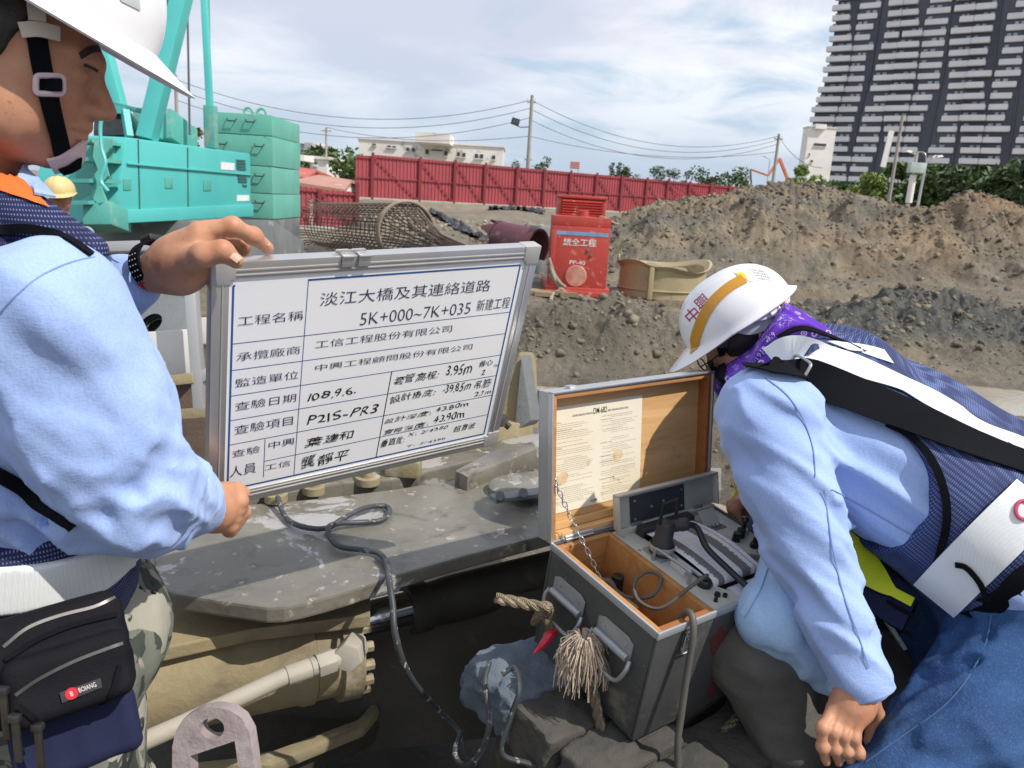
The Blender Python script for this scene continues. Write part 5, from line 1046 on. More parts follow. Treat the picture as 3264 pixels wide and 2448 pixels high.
for col_, (xa, xb, hd_) in enumerate(((.022, .132, heads), (.146, .252, heads2))):
    for i in range(42):
        y = .2255 - i * .0040
        if i in hd_: lt(hd_[i], xa, y, xa + .0013 * len(hd_[i]), y + .0022, M_PRINTD); continue
        if br_.random() < .10: continue
        ind = br_.choice((.004, .004, .03, .008)); wd = (xb - xa - ind) * br_.uniform(.55, 1); tx = body_[(i * 3 + col_) % 7]
        lettering(lines, fit_text(tx, xa + ind, y, xa + ind + wd, y + .0017), lid @ Vector((0, 0, LT - .0139)), lid.col[0], lid.col[1], ln, 0)
o_ = obj('small_print', lines, M_PRINT, sh, local=True, smooth=0)
for sxx, syy, r in ((.05, .115, .013), (.196, .138, .013), (.117, .136, .006)):
    m = MB(); m.add([lid @ Vector((sxx + r * math.cos(t) * (1 + .15 * math.sin(3 * t)), syy + r * math.sin(t), LT - .01385)) for t in np.linspace(0, 6.283, 25)[:-1]], [tuple(range(24))]); obj('rust_stain', m, mat('stain', (.60, .40, .20), (.70, .55, .36), 60, .7), sh, local=True)
# hinges, handles, latch
for u in (.07, .39):
    m = MB(); m.cyl((u - .035, .004, .002), (u + .035, .004, .002), .006, 12); obj('hinge_barrel', m, M_ALU, case, local=True); cbox('hinge_leaf', (u - .035, -.0055, .0005), (u + .035, .0, .002), M_ALU)
M_HAND = mat('handle_metal', (.40, .42, .45), (.33, .35, .37), 9, .4, .6)
for yc in (-.075, -.205):
    z0 = -.070; m = MB()
    m.prism([(-.001, yc + a, z0 + b) for a, b in ((-.045, -.018), (.045, -.018), (.045, .016), (.03, .024), (-.03, .024), (-.045, .016))], (-.003, 0, 0)); hp = obj('handle_plate', m, M_HAND, case, local=True, bevel=.001)
    m = MB(); m.cyl((-.008, yc - .042, z0 - .012), (-.008, yc + .042, z0 - .012), .0075, 14); obj('handle_socket', m, M_HAND, hp, local=True)
    m = MB(); m.tube(spline([(-.008, yc - .048, z0 - .012), (-.016, yc - .050, z0 - .030), (-.020, yc - .036, z0 - .058), (-.021, yc, z0 - .062), (-.020, yc + .036, z0 - .058), (-.016, yc + .050, z0 - .030), (-.008, yc + .048, z0 - .012)], 6), .0042, 10); obj('bail', m, M_HAND, hp, local=True)
    for a in (-.028, .028): m = MB(); m.cyl((-.004, yc + a, z0 + .008), (-.0065, yc + a, z0 + .008), .0045, 10); obj('rivet', m, M_HAND, hp, local=True)
for u in (.075, .36):
    cbox('latch_plate', (u - .012, -CD - .004, -.058), (u + .012, -CD - .0005, -.02), M_CASE); m = MB(); m.tube([(u - .011, -CD - .008, -.022), (u + .011, -CD - .008, -.022), (u + .011, -CD - .008, -.056), (u - .011, -CD - .008, -.056)], .002, 6, closed=True); obj('latch_bail', m, M_ALU, case, local=True); cbox('latch_lever', (u - .008, -CD - .008, -.032), (u + .008, -CD - .0042, -.014), M_ALU)
for x0, z0, w, h in ((.20, -.17, .05, .07), (.17, -.07, .05, .05)):
    m = MB(); m.prism([(x0 + w * math.cos(t) * (.5 + .2 * math.sin(t * 3 + x0 * 40)), -CD - .0008, z0 + h * math.sin(t) * (.5 + .2 * math.cos(t * 4))) for t in np.linspace(0, 6.283, 25)[:-1]], (0, .0005, 0)); obj('red_paint_smear', m, mat('dull_red', (.13, .018, .014), (.085, .025, .02), 30, .7), case, local=True, smooth=0)
# lid stay chain: links one by one
ca0 = lid @ Vector((.006, .125, .004)); cpts = [Vector((.008, ca0.y, ca0.z)), Vector((.035, ca0.y - .045, ca0.z - .075)), Vector((.055, -.062, -.015)), Vector((.062, -.10, -.065)), Vector((.07, -.13, -.13))]
cs_ = spline(cpts, 40); Lk = .0115; acc = [cs_[0]]
for p in cs_:
    if (p - acc[-1]).length >= Lk: acc.append(p)
me_link = None
def link_mesh():
    m = MB(); m.tube([(.0085 * math.cos(t) if abs(math.cos(t)) < .6 else .0085 * math.cos(t), .0040 * math.sin(t), 0) for t in np.linspace(0, 6.283, 15)[:-1]], .0011, 5, closed=True); me = mesh_np('chain_link', m.v, m.f, M_CHAIN, True); return me
M_CHAIN = mat('chain_steel', (.55, .56, .58), None, 9, .3, .9); lm = link_mesh(); ch = thing('lid_chain', tuple(oc), 'thin steel stay chain hanging from the case lid into the wooden compartment', 'chain', R=Rc2)
for i in range(len(acc) - 1):
    d = (acc[i + 1] - acc[i]).normalized(); s = d.orthogonal().normalized(); s = s if i % 2 else d.cross(s); n = d.cross(s); Mx = Matrix((d, s, n)).transposed().to_4x4(); Mx.translation = (acc[i] + acc[i + 1]) / 2; kid('chain_link', lm, ch, Mx)
# ------------------------------------------------------------------ recorder inside the case
rec = thing('chart_recorder', tuple(oc), 'pale grey chart recorder with knobs and a printed paper strip fitted in the case', 'recorder', R=Rc2)
M_REC = mat('recorder_grey', (.50, .50, .46), (.43, .43, .39), 9, .5, dirt=(((.22, .19, .15), 13, .60, .72, .8),)); M_RECD = mat('recorder_black', (.022, .022, .024), (.035, .035, .036), 9, .5); M_KNOB = mat('knob_black', (.012, .012, .013), None, 9, .35)
def rb(name, a, b, M, bv=.0012): return cbox(name, a, b, M, rec, bv)
X0 = PX + .014; X1 = CW - T - .002; Y0, Y1 = -CD + T + .002, -T - .004
rb('body', (X0, Y0, -.12), (X1, Y1, -.022), M_RECD); 
m = MB(); zf = -.004; m.prism([(X0, Y0, zf), (X0 + .088, Y0, zf), (X0 + .048, Y0 + .075, zf), (X0 + .048, Y1, zf), (X0, Y1, zf)], (0, 0, -.018)); obj('left_panel', m, M_REC, rec, local=True, bevel=.001)
KX = X0 + .20
m = MB(); m.prism([(KX, Y0 + .11, zf), (X1, Y0 + .05, zf), (X1, Y1, zf), (KX, Y1, zf)], (0, 0, -.018)); obj('knob_panel', m, M_REC, rec, local=True, bevel=.001)
# paper strip bending over the roller
M_CHART = None
def chart_mat():
    t = NT('chart_paper'); co = t.coord('UV'); sp = t.n('ShaderNodeSeparateXYZ'); t.l(co, sp.inputs[0]); u, v = sp.outputs[0], sp.outputs[1]
    def lines(x, n, w):
        f = t.math('FRACT', t.math('MULTIPLY', x, n)); return t.math('LESS_THAN', f, w)
    g = t.math('MAXIMUM', t.math('MULTIPLY', lines(u, 25, .10), .3), t.math('MULTIPLY', lines(v, 34, .10), .3)); g = t.math('MAXIMUM', g, t.math('MULTIPLY', lines(u, 5, .025), .75)); g = t.math('MAXIMUM', g, t.math('MULTIPLY', lines(v, 6, .022), .75))
    n = t.noise(26, 4, .75, 0, t.coord('UV', (.25, 1.6, 1))); e = t.math('MULTIPLY', t.math('SUBTRACT', n, .5), .22)
    def band(a, b, rag):
        x0 = t.math('GREATER_THAN', t.math('ADD', u, t.math('MULTIPLY', e, rag[0])), a); x1 = t.math('LESS_THAN', t.math('ADD', u, t.math('MULTIPLY', e, rag[1])), b); return t.math('MULTIPLY', x0, x1)
    b1 = t.math('MAXIMUM', band(.10, .24, (1, .05)), t.math('MULTIPLY', band(.62, .80, (.05, .9)), 1.0)); b2 = band(.895, .905, (.04, .04)); b3 = band(.915, .922, (.04, .04)); bb = t.math('MAXIMUM', b1, t.math('MAXIMUM', b2, b3))
    bb = t.math('MULTIPLY', bb, t.math('LESS_THAN', v, .93))
    c = t.mix(g, (.80, .80, .82), (.40, .41, .45)); c = t.mix(bb, c, (.19, .185, .19)); c = t.mix(t.math('MULTIPLY', t.math('MULTIPLY', bb, g), .6), c, (.06, .06, .06))
    return t.fin(c, .6)
PA, PB = X0 + .052, KX - .012; YR = Y0 + .062
def paper(u, v):
    x = PA + (PB - PA) * u
    if v < .14: t = (1 - v / .14) * 1.9; return (x, YR - .012 * math.sin(t), -.004 + .012 * math.cos(t) + 0)
    y = YR + (v - .14) / .86 * (Y1 - .04 - YR); return (x, y, .008 + .010 * math.sin((v - .14) / .86 * math.pi) * (.7 + .3 * u) - .004 * (v - .14))
def uvgrid(name, fn, nu, nv, M, par):
    m = MB(); m.grid(fn, nu, nv); me = mesh_np(name, m.v, m.f, M, True); ul = me.uv_layers.new(name='UVMap'); d = np.zeros((len(me.loops), 2), np.float32)
    vi = np.zeros(len(me.loops), np.int32); me.loops.foreach_get('vertex_index', vi); d[:, 0] = (vi % (nu + 1)) / nu; d[:, 1] = (vi // (nu + 1)) / nv; ul.data.foreach_set('uv', d.ravel()); return link(name, me, par)
uvgrid('chart_paper', paper, 24, 60, chart_mat(), rec)
m = MB(); m.cyl((PA - .012, YR, -.005), (PB + .016, YR, -.005), .0105, 20); obj('paper_roller', m, mat('roller', (.26, .25, .24), (.20, .19, .18), 8, .4), rec, local=True)
rb('paper_tray', (X0 + .045, Y0 + .012, -.06), (KX + .03, Y0 + .045, -.05), M_RECD); m = MB(); m.cyl((X0 + .075, Y0 + .018, -.014), (KX + .07, Y0 + .018, -.014), .021, 24); obj('paper_roll', m, mat('roll_paper', (.62, .62, .70), None, 5, .6), rec, local=True)
rb('writing_head', (PA - .008, Y1 - .045, -.006), (PB + .006, Y1 - .022, .016), M_RECD, .003); rb('head_rail', (PA - .02, Y1 - .02, -.004), (X1 - .01, Y1 - .008, .008), M_REC, .002)
rb('side_rail', (KX - .0115, Y0 + .05, -.012), (KX - .002, Y1 - .03, .004), M_RECD, .002)
m = MB(); m.box((KX - .004, Y0 + .165, .0065), (.012, .042, .004)); obj('blue_tag', m, mat('tag_blue', (.22, .33, .58), None, 4, .5), rec, local=True)
# knobs (two rows), joystick, slot, thumb wheel, open flap
for i, (x, y, r, h) in enumerate(((.030, .115, .0085, .019), (.052, .122, .0095, .018), (.047, .082, .0085, .022), (.063, .0865, .0085, .022), (.078, .091, .0085, .022), (.093, .0965, .0085, .024))):
    m = MB(); m.lathe([(r, 0), (r * .92, h * .45), (r * .6, h * .55), (r * .55, h), (0, h)] if i > 1 else [(r, 0), (r * .95, h), (0, h)], (KX + x, Y0 + y + .03, zf), (0, 0, 1), 18); obj('knob', m, M_KNOB, rec, local=True)
jx, jy = KX + .075, Y0 + .162; m = MB(); m.lathe([(.012, 0), (.0115, .006), (.008, .009), (0, .009)], (jx, jy, zf), (0, 0, 1), 20); obj('joystick_ring', m, M_ALU, rec, local=True); m = MB(); m.lathe([(.005, .006), (.004, .02), (.008, .026), (.006, .034), (0, .035)], (jx, jy, zf), (.05, .15, 1), 16); obj('joystick', m, M_KNOB, rec, local=True)
rb('slot', (KX + .052, Y0 + .083, zf), (KX + .076, Y0 + .094, zf + .0008), M_KNOB, 0); m = MB(); m.lathe([(.020, -.003), (.021, 0), (.020, .003)], (KX + .035, Y0 + .082, zf - .012), (1, -.3, 0), 30); obj('thumb_wheel', m, M_ALU, rec, local=True)
for k in range(3): m = MB(); m.cyl((KX + .085 + k * .009, Y0 + .10, zf), (KX + .085 + k * .009, Y0 + .098, zf + .009), .0016, 6); obj('toggle', m, M_ALU, rec, local=True)
m = MB(); m.box((KX + .030, Y1 - .052, zf + .012), (.048, .036, .002), Matrix.Rotation(.75, 3, 'X')); obj('open_flap', m, M_REC, rec, local=True); rb('flap_recess', (KX + .008, Y1 - .085, zf), (KX + .056, Y1 - .062, zf + .0008), M_KNOB, 0)
for k in range(4): m = MB(); m.cyl((KX + .014 + k * .011, Y1 - .073, zf + .001), (KX + .014 + k * .011, Y1 - .073, zf + .006), .002, 6); obj('toggle', m, M_ALU, rec, local=True)
# raised recorder cover standing against the lid
th_ = 1.25; cv_ = Matrix(((1, 0, 0), (0, math.cos(th_), -math.sin(th_)), (0, math.sin(th_), math.cos(th_)))); oy = Vector((0, Y1 - .002, .004))
def cov(name, a, b, M, bv=.001): a, b = Vector(a), Vector(b); m = MB(); m.box(oy + cv_ @ ((a + b) / 2), b - a, cv_); return obj(name, m, M, rec, local=True, bevel=bv)
cov('cover', (X0 - .002, .0, .004), (X1 + .004, .072, .007), M_REC); cov('cover_lip', (X0 - .002, .068, .0075), (X1 + .004, .072, .022), M_REC); cov('cover_end', (X0 - .002, 0, .0075), (X0 + .002, .0675, .022), M_REC); cov('cover_end', (X1, 0, .0075), (X1 + .004, .0675, .022), M_REC)
cov('black_pad', (X0 + .04, .004, .0075), (X0 + .20, .060, .0095), mat('pad_black', (.045, .05, .06), (.035, .04, .05), 12, .5)); cov('cover_strip', (X0 + .003, -.012, .003), (X1, -.001, .012), M_REC)
for a, b in ((.052, .05), (.10, .03), (.135, .035), (.19, .05), (.19, .015), (.052, .012)): m = MB(); q = oy + cv_ @ Vector((X0 + a, b, .0095)); m.cyl(q, q + cv_ @ Vector((0, 0, .002)), .0028, 8); obj('screw', m, M_ALU, rec, local=True)
for a in (.04, .225): cov('cover_hinge', (X0 + a, -.010, .008), (X0 + a + .028, .006, .014), M_HAND)
# plug with strap handle, grab bar, block, cable socket
ox, oy_ = X0 + .040, Y0 + .175
m = MB(); m.lathe([(.024, 0), (.024, .018), (.021, .022), (.021, .03), (.018, .034), (.018, .062), (.014, .07), (0, .072)], (ox, oy_, zf), (0, .05, 1), 26); pg = obj('connector_plug', m, M_RECD, rec, local=True)
m = MB(); m.lathe([(.0243, .010), (.0255, .012), (.0255, .02), (.0243, .022)], (ox, oy_, zf), (0, .05, 1), 26); obj('collar', m, M_ALUD, pg, local=True)
m = MB(); m.tube([(ox - .016, oy_ + .006, zf + .066), (ox - .014, oy_ + .008, zf + .108), (ox + .022, oy_ + .008, zf + .112), (ox + .024, oy_ + .004, zf + .080)], .0036, 6); obj('strap', m, M_KNOB, pg, local=True)
m = MB(); m.lathe([(0, -.005), (.012, -.005), (.012, .02), (.0135, .022), (.0135, .034), (.009, .037), (0, .037)], (ox + .012, oy_, zf + .058), (1, -.25, .1), 20); obj('side_gland', m, M_RECD, pg, local=True)
rb('plug_base', (ox - .026, oy_ - .026, zf), (ox + .026, oy_ + .026, zf + .003), M_HAND)
m = MB(); m.tube(spline([(X0 + .008, Y0 + .165, zf), (X0 + .008, Y0 + .163, zf + .022), (X0 + .010, Y0 + .155, zf + .026), (X0 + .014, Y0 + .085, zf + .026), (X0 + .014, Y0 + .078, zf + .022), (X0 + .014, Y0 + .077, zf)], 5), .0036, 8); obj('grab_bar', m, M_HAND, rec, local=True)
rb('white_block', (X0 + .024, Y0 + .098, zf), (X0 + .046, Y0 + .135, zf + .012), M_WBOX, .002)
m = MB(); m.lathe([(.014, 0), (.014, .01), (.011, .014), (0, .014)], (X0 + .04, Y0 + .062, zf), (0, 0, 1), 20); obj('cable_socket', m, M_KNOB, rec, local=True)
for x, y, r in ((.028, .028, .006), (.040, .020, .0045), (.012, .018, .004)): m = MB(); m.lathe([(r, 0), (r * .9, .006), (0, .006)], (X0 + x + .01, Y0 + y, zf), (0, 0, 1), 14); obj('small_knob', m, M_KNOB, rec, local=True)
for a, b in ((.006, .2), (.006, .25), (.04, .255)): m = MB(); m.cyl((X0 + a, Y0 + b, zf), (X0 + a, Y0 + b, zf + .002), .0035, 8); obj('screw', m, M_ALU, rec, local=True)
m = MB(); m.cyl((X0 + .047, Y0 + .075, zf + .008), (X0 + .047, Y0 + .19, zf + .010), .004, 8); obj('pen_arm', m, M_HAND, rec, local=True)
# cables in and over the case
def LC(x, y, z): return oc + Rc2 @ Vector((x, y, z))
M_CABB = mat('black_rubber', (.012, .014, .018), (.02, .022, .028), 9, .45); M_CABG = mat('grey_cable', (.10, .095, .085), (.075, .07, .062), 9, .55)
w = [LC(ox + .045, oy_ - .008, zf + .060), P(2262, 1745, 1.40), P(2300, 1830, 1.38), P(2330, 1890, 1.36), P(2345, 1945, 1.355), P(2352, 2030, 1.39), P(2360, 2200, 1.42), P(2400, 2400, 1.45)]
m = MB(); m.tube(spline([LC(ox + .045, oy_ - .008, zf + .060), LC(ox + .066, oy_ - .020, zf + .054), LC(X0 + .075, Y0 + .10, .045), LC(X0 + .085, Y0 + .045, .025), LC(X0 + .088, Y0 - .005, .012), LC(X0 + .088, Y0 - .022, -.02), LC(X0 + .085, Y0 - .02, -.12), LC(X0 + .095, Y0 - .02, -.24)], 8), .0062, 10); obj('black_cable', m, M_CABB, label='thick black cable running from the plug across the recorder and down the case front', cat='cable')
m = MB(); m.tube(spline([LC(X0 + .04, Y0 + .062, zf + .012), LC(X0 + .022, Y0 + .05, .03), LC(X0 - .012, Y0 + .055, .01), LC(PX - .045, Y0 + .07, -.03), LC(PX - .06, Y0 + .11, -.035), LC(PX - .045, Y0 + .14, -.02), LC(PX - .015, Y0 + .14, -.005), LC(PX - .005, Y0 + .115, -.005), LC(PX - .03, Y0 + .105, -.03), LC(PX - .055, Y0 + .14, -.05), LC(PX - .06, Y0 + .185, -.055), LC(PX - .07, Y0 + .195, -.08)], 8), .0036, 9); obj('grey_cable', m, M_CABG, label='thin grey cable making a loop over the empty wooden compartment', cat='cable')
m = MB(); m.tube(spline([LC(.055, -.075, -.10), LC(.058, -.085, -.055), LC(.075, -.10, -.045), LC(.078, -.125, -.075), LC(.08, -.145, -.13)], 8), .0062, 10); obj('grey_cable', m, M_CABG, label='thick grey cable bent upright beside the chain in the case', cat='cable')
sb = thing('sensor_plug', LC(.07, -.07, -.118), 'dirty cream sensor block with two black plugs in the back of the wooden compartment', 'plug'); m = MB(); m.box(LC(.078, -.085, -.10), (.085, .12, .03), Rc2); obj('block', m, mat('dirty_cream', (.52, .45, .33), (.38, .31, .22), 22, .7), sb, bevel=.004)
for x, y in ((.055, -.065), (.105, -.09)): m = MB(); m.cyl(LC(x, y, -.085), LC(x, y, -.045), .015, 16, .012); obj('plug', m, M_KNOB, sb, bevel=.002)
# ropes
def rope_mat(n, a, b):
    t = NT(n); t_ = t.wave(140, 0, 0, t.coord('Object', None, (0, .8, .6)), 'X'); c = t.mix(t_, a, b); return t.fin(c, .95, 0, t.bump(t_, .002, 1.0), .2)
M_ROPE = rope_mat('rope_fibre', (.27, .225, .155), (.21, .17, .115)); M_FRAY = mat('frayed_fibre', (.46, .38, .30), (.36, .29, .22), 30, .95)
def strands(pts, r, tw=90, n=3):
    p = spline(pts, 12); m = MB(); up = None; ang = 0
    tr_ = [[] for _ in range(n)]
    for i, q in enumerate(p):
        d = (p[min(i + 1, len(p) - 1)] - p[max(i - 1, 0)]).normalized(); up = d.orthogonal().normalized() if up is None else (up - d * up.dot(d)).normalized(); w = d.cross(up)
        if i: ang += (q - p[i - 1]).length * tw
        for k in range(n): a = ang + k * 2 * math.pi / n; tr_[k].append(q + (up * math.cos(a) + w * math.sin(a)) * r * .55)
    for k in range(n): m.tube(tr_[k], r * .62, 7)
    return m
kn = LC(-.030, -.052, -.128)
rp = thing('rope', tuple(kn), 'stiff tan rope knotted to the rear handle and sticking out to the left', 'rope', 'tan ropes tied to the case handles')
obj('strand', strands([P(1582, 1908, 1.42), P(1640, 1918, 1.43), P(1700, 1930, 1.44), P(1745, 1938, 1.445), kn], .0095), M_ROPE, rp)
m = strands([kn + Rc2 @ Vector((.012 * math.cos(a) - .004, .020 * math.sin(a), .018 * math.sin(2 * a + .5))) for a in np.linspace(0, 11, 26)], .0065); obj('knot', m, M_ROPE, rp)
m = MB(); q = LC(-.03, -.075, -.145); m.tube(spline([q + V(0, 0, .01), q, q + V(-.015, -.01, -.02), q + V(-.03, -.015, -.035)], 5), [.011, .012] + [.011] * 6 + [.009, .008, .008, .006, .005, .004, .003, .002][:8], 8)
obj('red_tape', m, mat('red_tape', (.62, .02, .045), (.5, .015, .035), 30, .35), label='scrap of red tape hanging below the rope knot', cat='tape')
tq = LC(-.030, -.165, -.118)
t2 = thing('rope', tuple(tq), 'tan rope with a frayed pompom end hanging from the front handle of the case', 'rope', 'tan ropes tied to the case handles')
obj('strand', strands([tq + V(.012, -.01, .03), tq + V(.015, -.005, -.03), LC(-.022, -.21, -.20), LC(-.010, -.245, -.265), LC(.02, -CD - .02, -.30), LC(.10, -CD - .05, -.295), LC(.20, -CD - .04, -.27), LC(.32, -CD - .02, -.25)], .0085), M_ROPE, t2)
m = MB(); g_ = random.Random(9)
for k in range(420):
    a = g_.uniform(0, 6.283); el = g_.uniform(-.3, 1.0); d = Vector((math.cos(a) * math.cos(el), math.sin(a) * math.cos(el), math.sin(el))); l = g_.uniform(.035, .062); p0 = tq + V(0, 0, .012); p1 = p0 + d * l * .5; p2 = p1 + d * l * .35 - V(0, 0, l * g_.uniform(.35, .8)); p3 = p2 + Vector((g_.gauss(0, .006), g_.gauss(0, .006), -l * g_.uniform(.35, .75)))
    m.tube([p0, p1, p2, p3], [.0016, .0016, .0014, .0009], 3, caps=False)
o_ = obj('frayed_end', m, M_FRAY, t2); o_['kind'] = 'stuff'
m = MB(); m.tube(spline([LC(.085, -CD + .045, -.06), LC(.078, -CD + .012, .012), LC(.070, -CD - .014, -.005), LC(.062, -CD - .030, -.09), LC(.052, -CD - .05, -.19), LC(.03, -CD - .075, -.28), P(1880, 2480, 1.2)], 8), .0062, 10); obj('grey_cable', m, M_CABG, label='grey cable hanging out of the case over its near corner', cat='cable')
# ------------------------------------------------------------------ rough blocks under the case
def rough_block(mb, c, s, R, seed, amp=.014, n=14):
    vs = []; fs = []
    for ax in range(3):
        for sg in (-1, 1):
            b = len(vs); u, w = [(1, 2), (2, 0), (0, 1)][ax]
            for j in range(n + 1):
                for i in range(n + 1):
                    p = [0, 0, 0]; p[ax] = sg; p[u] = 2 * i / n - 1; p[w] = 2 * j / n - 1; vs.append(p)
            for j in range(n):
                for i in range(n): q = (b + j * (n + 1) + i, b + j * (n + 1) + i + 1, b + (j + 1) * (n + 1) + i + 1, b + (j + 1) * (n + 1) + i); fs.append(q if sg > 0 else q[::-1])
    v = np.array(vs, float); k = np.abs(v) ** 12; v = v / (k.sum(1)[:, None] ** (1 / 12)) ; v *= np.array(s) / 2; v = v @ np.array(R).T + np.array(c)
    nn = fbm(v, 22, 4, seed) - .5; n2 = fbm(v, 70, 3, seed + 5) - .5; ce = v - np.array(c); ce /= np.linalg.norm(ce, axis=1)[:, None]; v = v + ce * (nn * amp * 2.2 + n2 * amp * .8)[:, None]; return mb.add(v, fs)
M_BLKC = mat('blue_grey_concrete', (.08, .105, .135), (.125, .155, .19), 9, .95, bump=.006, bs=55, dirt=(((.09, .10, .11), 13, .6, .72, .95), ((.30, .24, .13), 5, .62, .74, .9)))
M_BLKB = mat('mud_block', (.075, .07, .06), (.04, .04, .038), 7, .95, bump=.006, bs=45, dirt=(((.21, .165, .09), 6, .60, .72, .9),))
zB_ = -CH - .006; GBk = 'rough muddy blocks under the case'
spec = [((-.045, -.045, zB_ - .05), (.20, .15, .10), M_BLKC, 'blue grey lump of concrete under the back left corner of the case'), ((-.02, -.165, zB_ - .06), (.21, .11, .10), M_BLKB, 'dark muddy block, second from the blue grey lump'), ((.0, -.275, zB_ - .062), (.22, .10, .10), M_BLKB, 'dark muddy block with a tan edge beside the frayed rope'), ((.03, -.385, zB_ - .066), (.24, .11, .11), M_BLKB, 'muddy block nearest the bottom of the photo under the grey cable'), ((.30, -.12, zB_ - .055), (.42, .30, .10), M_BLKB, 'wide dark block under the right half of the case'), ((.26, -.36, zB_ - .075), (.34, .14, .10), M_BLKB, 'dark block in front of the case latch')]
for i, (c, s, M, lb) in enumerate(spec):
    m = MB(); rough_block(m, LC(*c), s, Rc2, 50 + i, .016 if i else .022, 18 if i < 4 else 10); obj('concrete_block' if i == 0 else 'muddy_block', m, M, label=lb, cat='block', group=GBk, smooth=60)
m = MB(); a = LC(.1, -.2, zB_ - .12); m.box((a.x, a.y, a.z / 2 - .02), (.34, .5, a.z - .04), Rc2); obj('support_column', m, M_DARKST, label='dark muddy steel support under the row of blocks', cat='support', bevel=.02)
m = MB(); m.tube(spline([P(1560, 2110, 1.5), P(1545, 2180, 1.46), P(1560, 2300, 1.42), P(1530, 2400, 1.42), P(1480, 2440, 1.45), P(1450, 2400, 1.5), P(1470, 2330, 1.55)], 8), .005, 8)
m.tube(spline([P(1600, 2150, 1.42), P(1640, 2130, 1.42), P(1655, 2200, 1.38), P(1630, 2280, 1.38), P(1600, 2400, 1.38), P(1700, 2440, 1.4), P(1760, 2500, 1.4)], 8), .005, 8); obj('black_cable', m, M_CAB, label='thin muddy black cable looping down in front of the dark blocks', cat='cable')
# ================================================================== PEOPLE
def skin_mat(n, a, b):
    t = NT(n); c = t.mix(t.ramp(t.noise(14, 4, .6), .35, .7), a, b); c = t.mix(t.ramp(t.noise(140, 3, .6), .62, .75), c, tuple(k * .8 for k in b))
    return t.fin(c, .52, 0, t.bump(t.noise(420, 4, .6), .0005, .7), .4, Subsurface_Weight=.18, Subsurface_Radius=(.010, .004, .002), Subsurface_Scale=1.0)
M_SKIN = skin_mat('skin_tan', (.52, .27, .165), (.43, .195, .11)); M_SKIND = skin_mat('skin_brown', (.34, .155, .095), (.28, .12, .075))
M_HAIR = mat('black_hair', (.012, .010, .010), (.022, .018, .016), 60, .5, bump=.001, bs=300)
def cloth(n, a, b, sc=420, bump=.0004, rough=.85, sheen=.0, spec=.2):
    t = NT(n); co = t.coord(); c = t.mix(t.ramp(t.noise(7, 4), .3, .7), a, b); w1 = t.noise(sc, 2, .5, 0, t.coord('Object', (1, 1, .25))); w2 = t.noise(sc, 2, .5, 0, t.coord('Object', (.25, 1, 1)))
    c = t.mix(t.math('MULTIPLY', t.ramp(t.math('ADD', w1, w2), .8, 1.25), .25), c, tuple(k * .7 for k in b)); nm = t.bump(t.math('ADD', w1, w2), bump); nm = t.bump(t.noise(16, 5, .6, .5, co), .0015, .6, nm)
    return t.fin(c, rough, 0, nm, spec, Sheen_Weight=sheen)
M_SHIRT = cloth('blue_shirt', (.36, .49, .82), (.31, .43, .76), sheen=.1); M_SHIRT2 = cloth('light_blue_shirt', (.38, .55, .80), (.33, .49, .74)); M_GREYT = cloth('grey_trousers', (.115, .11, .10), (.09, .085, .08)); M_BAGB = cloth('black_nylon', (.008, .008, .011), (.012, .012, .015), 600, .0006, .8, spec=.08)
def jeans():
    t = NT('denim'); co = t.coord(); c = t.mix(t.ramp(t.noise(5, 5, .6), .35, .68), (.034, .088, .215), (.024, .057, .15)); c = t.mix(t.ramp(t.noise(3.2, 5, .6, .4), .58, .80), c, (.065, .135, .28)); tw = t.noise(520, 2, .5, 0, t.coord('Object', (1, .2, 1), (.3, .6, .2))); c = t.mix(t.math('MULTIPLY', t.ramp(tw, .5, .65), .25), c, (.12, .20, .36))
    return t.fin(c, .9, 0, t.bump(t.noise(18, 5, .6, .4, co), .005, .6, t.bump(tw, .0004)), .2)
M_JEAN = jeans()
def camo():
    t = NT('camouflage'); co = t.coord('Object', (1, 1, .65)); a = t.noise(16, 3, .5, 1.4, co); b = t.noise(13, 3, .5, 1.6, t.coord('Object', (1.1, .9, .7), (.4, 1.1, .3))); e = t.noise(19, 3, .5, 1.2, t.coord('Object', (.9, 1, .6), (1.4, .3, 2)))
    c = t.mix(t.ramp(a, .50, .515), (.165, .175, .145), (.055, .066, .058)); c = t.mix(t.ramp(b, .56, .575), c, (.33, .315, .26)); c = t.mix(t.ramp(e, .60, .61), c, (.028, .032, .033))
    return t.fin(c, .9, 0, t.bump(t.noise(20, 5, .6, .5), .004, .6, t.bump(t.noise(500, 2), .0004)), .2)
M_CAMO = camo()
def mesh_vest(n, base, hole, sx, sy, th=.30, rough=.75):
    t = NT(n); co = t.coord('uvw'); sp = t.n('ShaderNodeSeparateXYZ'); t.l(co, sp.inputs[0])
    def sn(x, f, ph=0): return t.math('SINE', t.math('ADD', t.math('MULTIPLY', x, f), ph))
    f = t.math('MULTIPLY', sn(t.math('ADD', sp.outputs[0], t.math('MULTIPLY', sp.outputs[1], sy / sx * .5)), sx), sn(t.math('SUBTRACT', sp.outputs[0], t.math('MULTIPLY', sp.outputs[1], sy / sx * .5)), sx))
    d = t.ramp(f, th, th + .35); c = t.mix(d, base, hole); c = t.mix(t.ramp(t.noise(9, 3), .4, .75), c, tuple(k * .7 for k in base)); return t.fin(c, rough, 0, t.bump(t.math('MULTIPLY', d, -1.0), .0008), .3)
M_VNAVY = mesh_vest('navy_mesh', (.017, .02, .075), (.22, .29, .52), 1150, 1150, .35); M_VBLUE = mesh_vest('blue_mesh', (.030, .042, .13), (.12, .17, .36), 900, 900, .0); M_VGREY = mesh_vest('grey_mesh', (.045, .048, .06), (.13, .135, .15), 900, 900, .1)
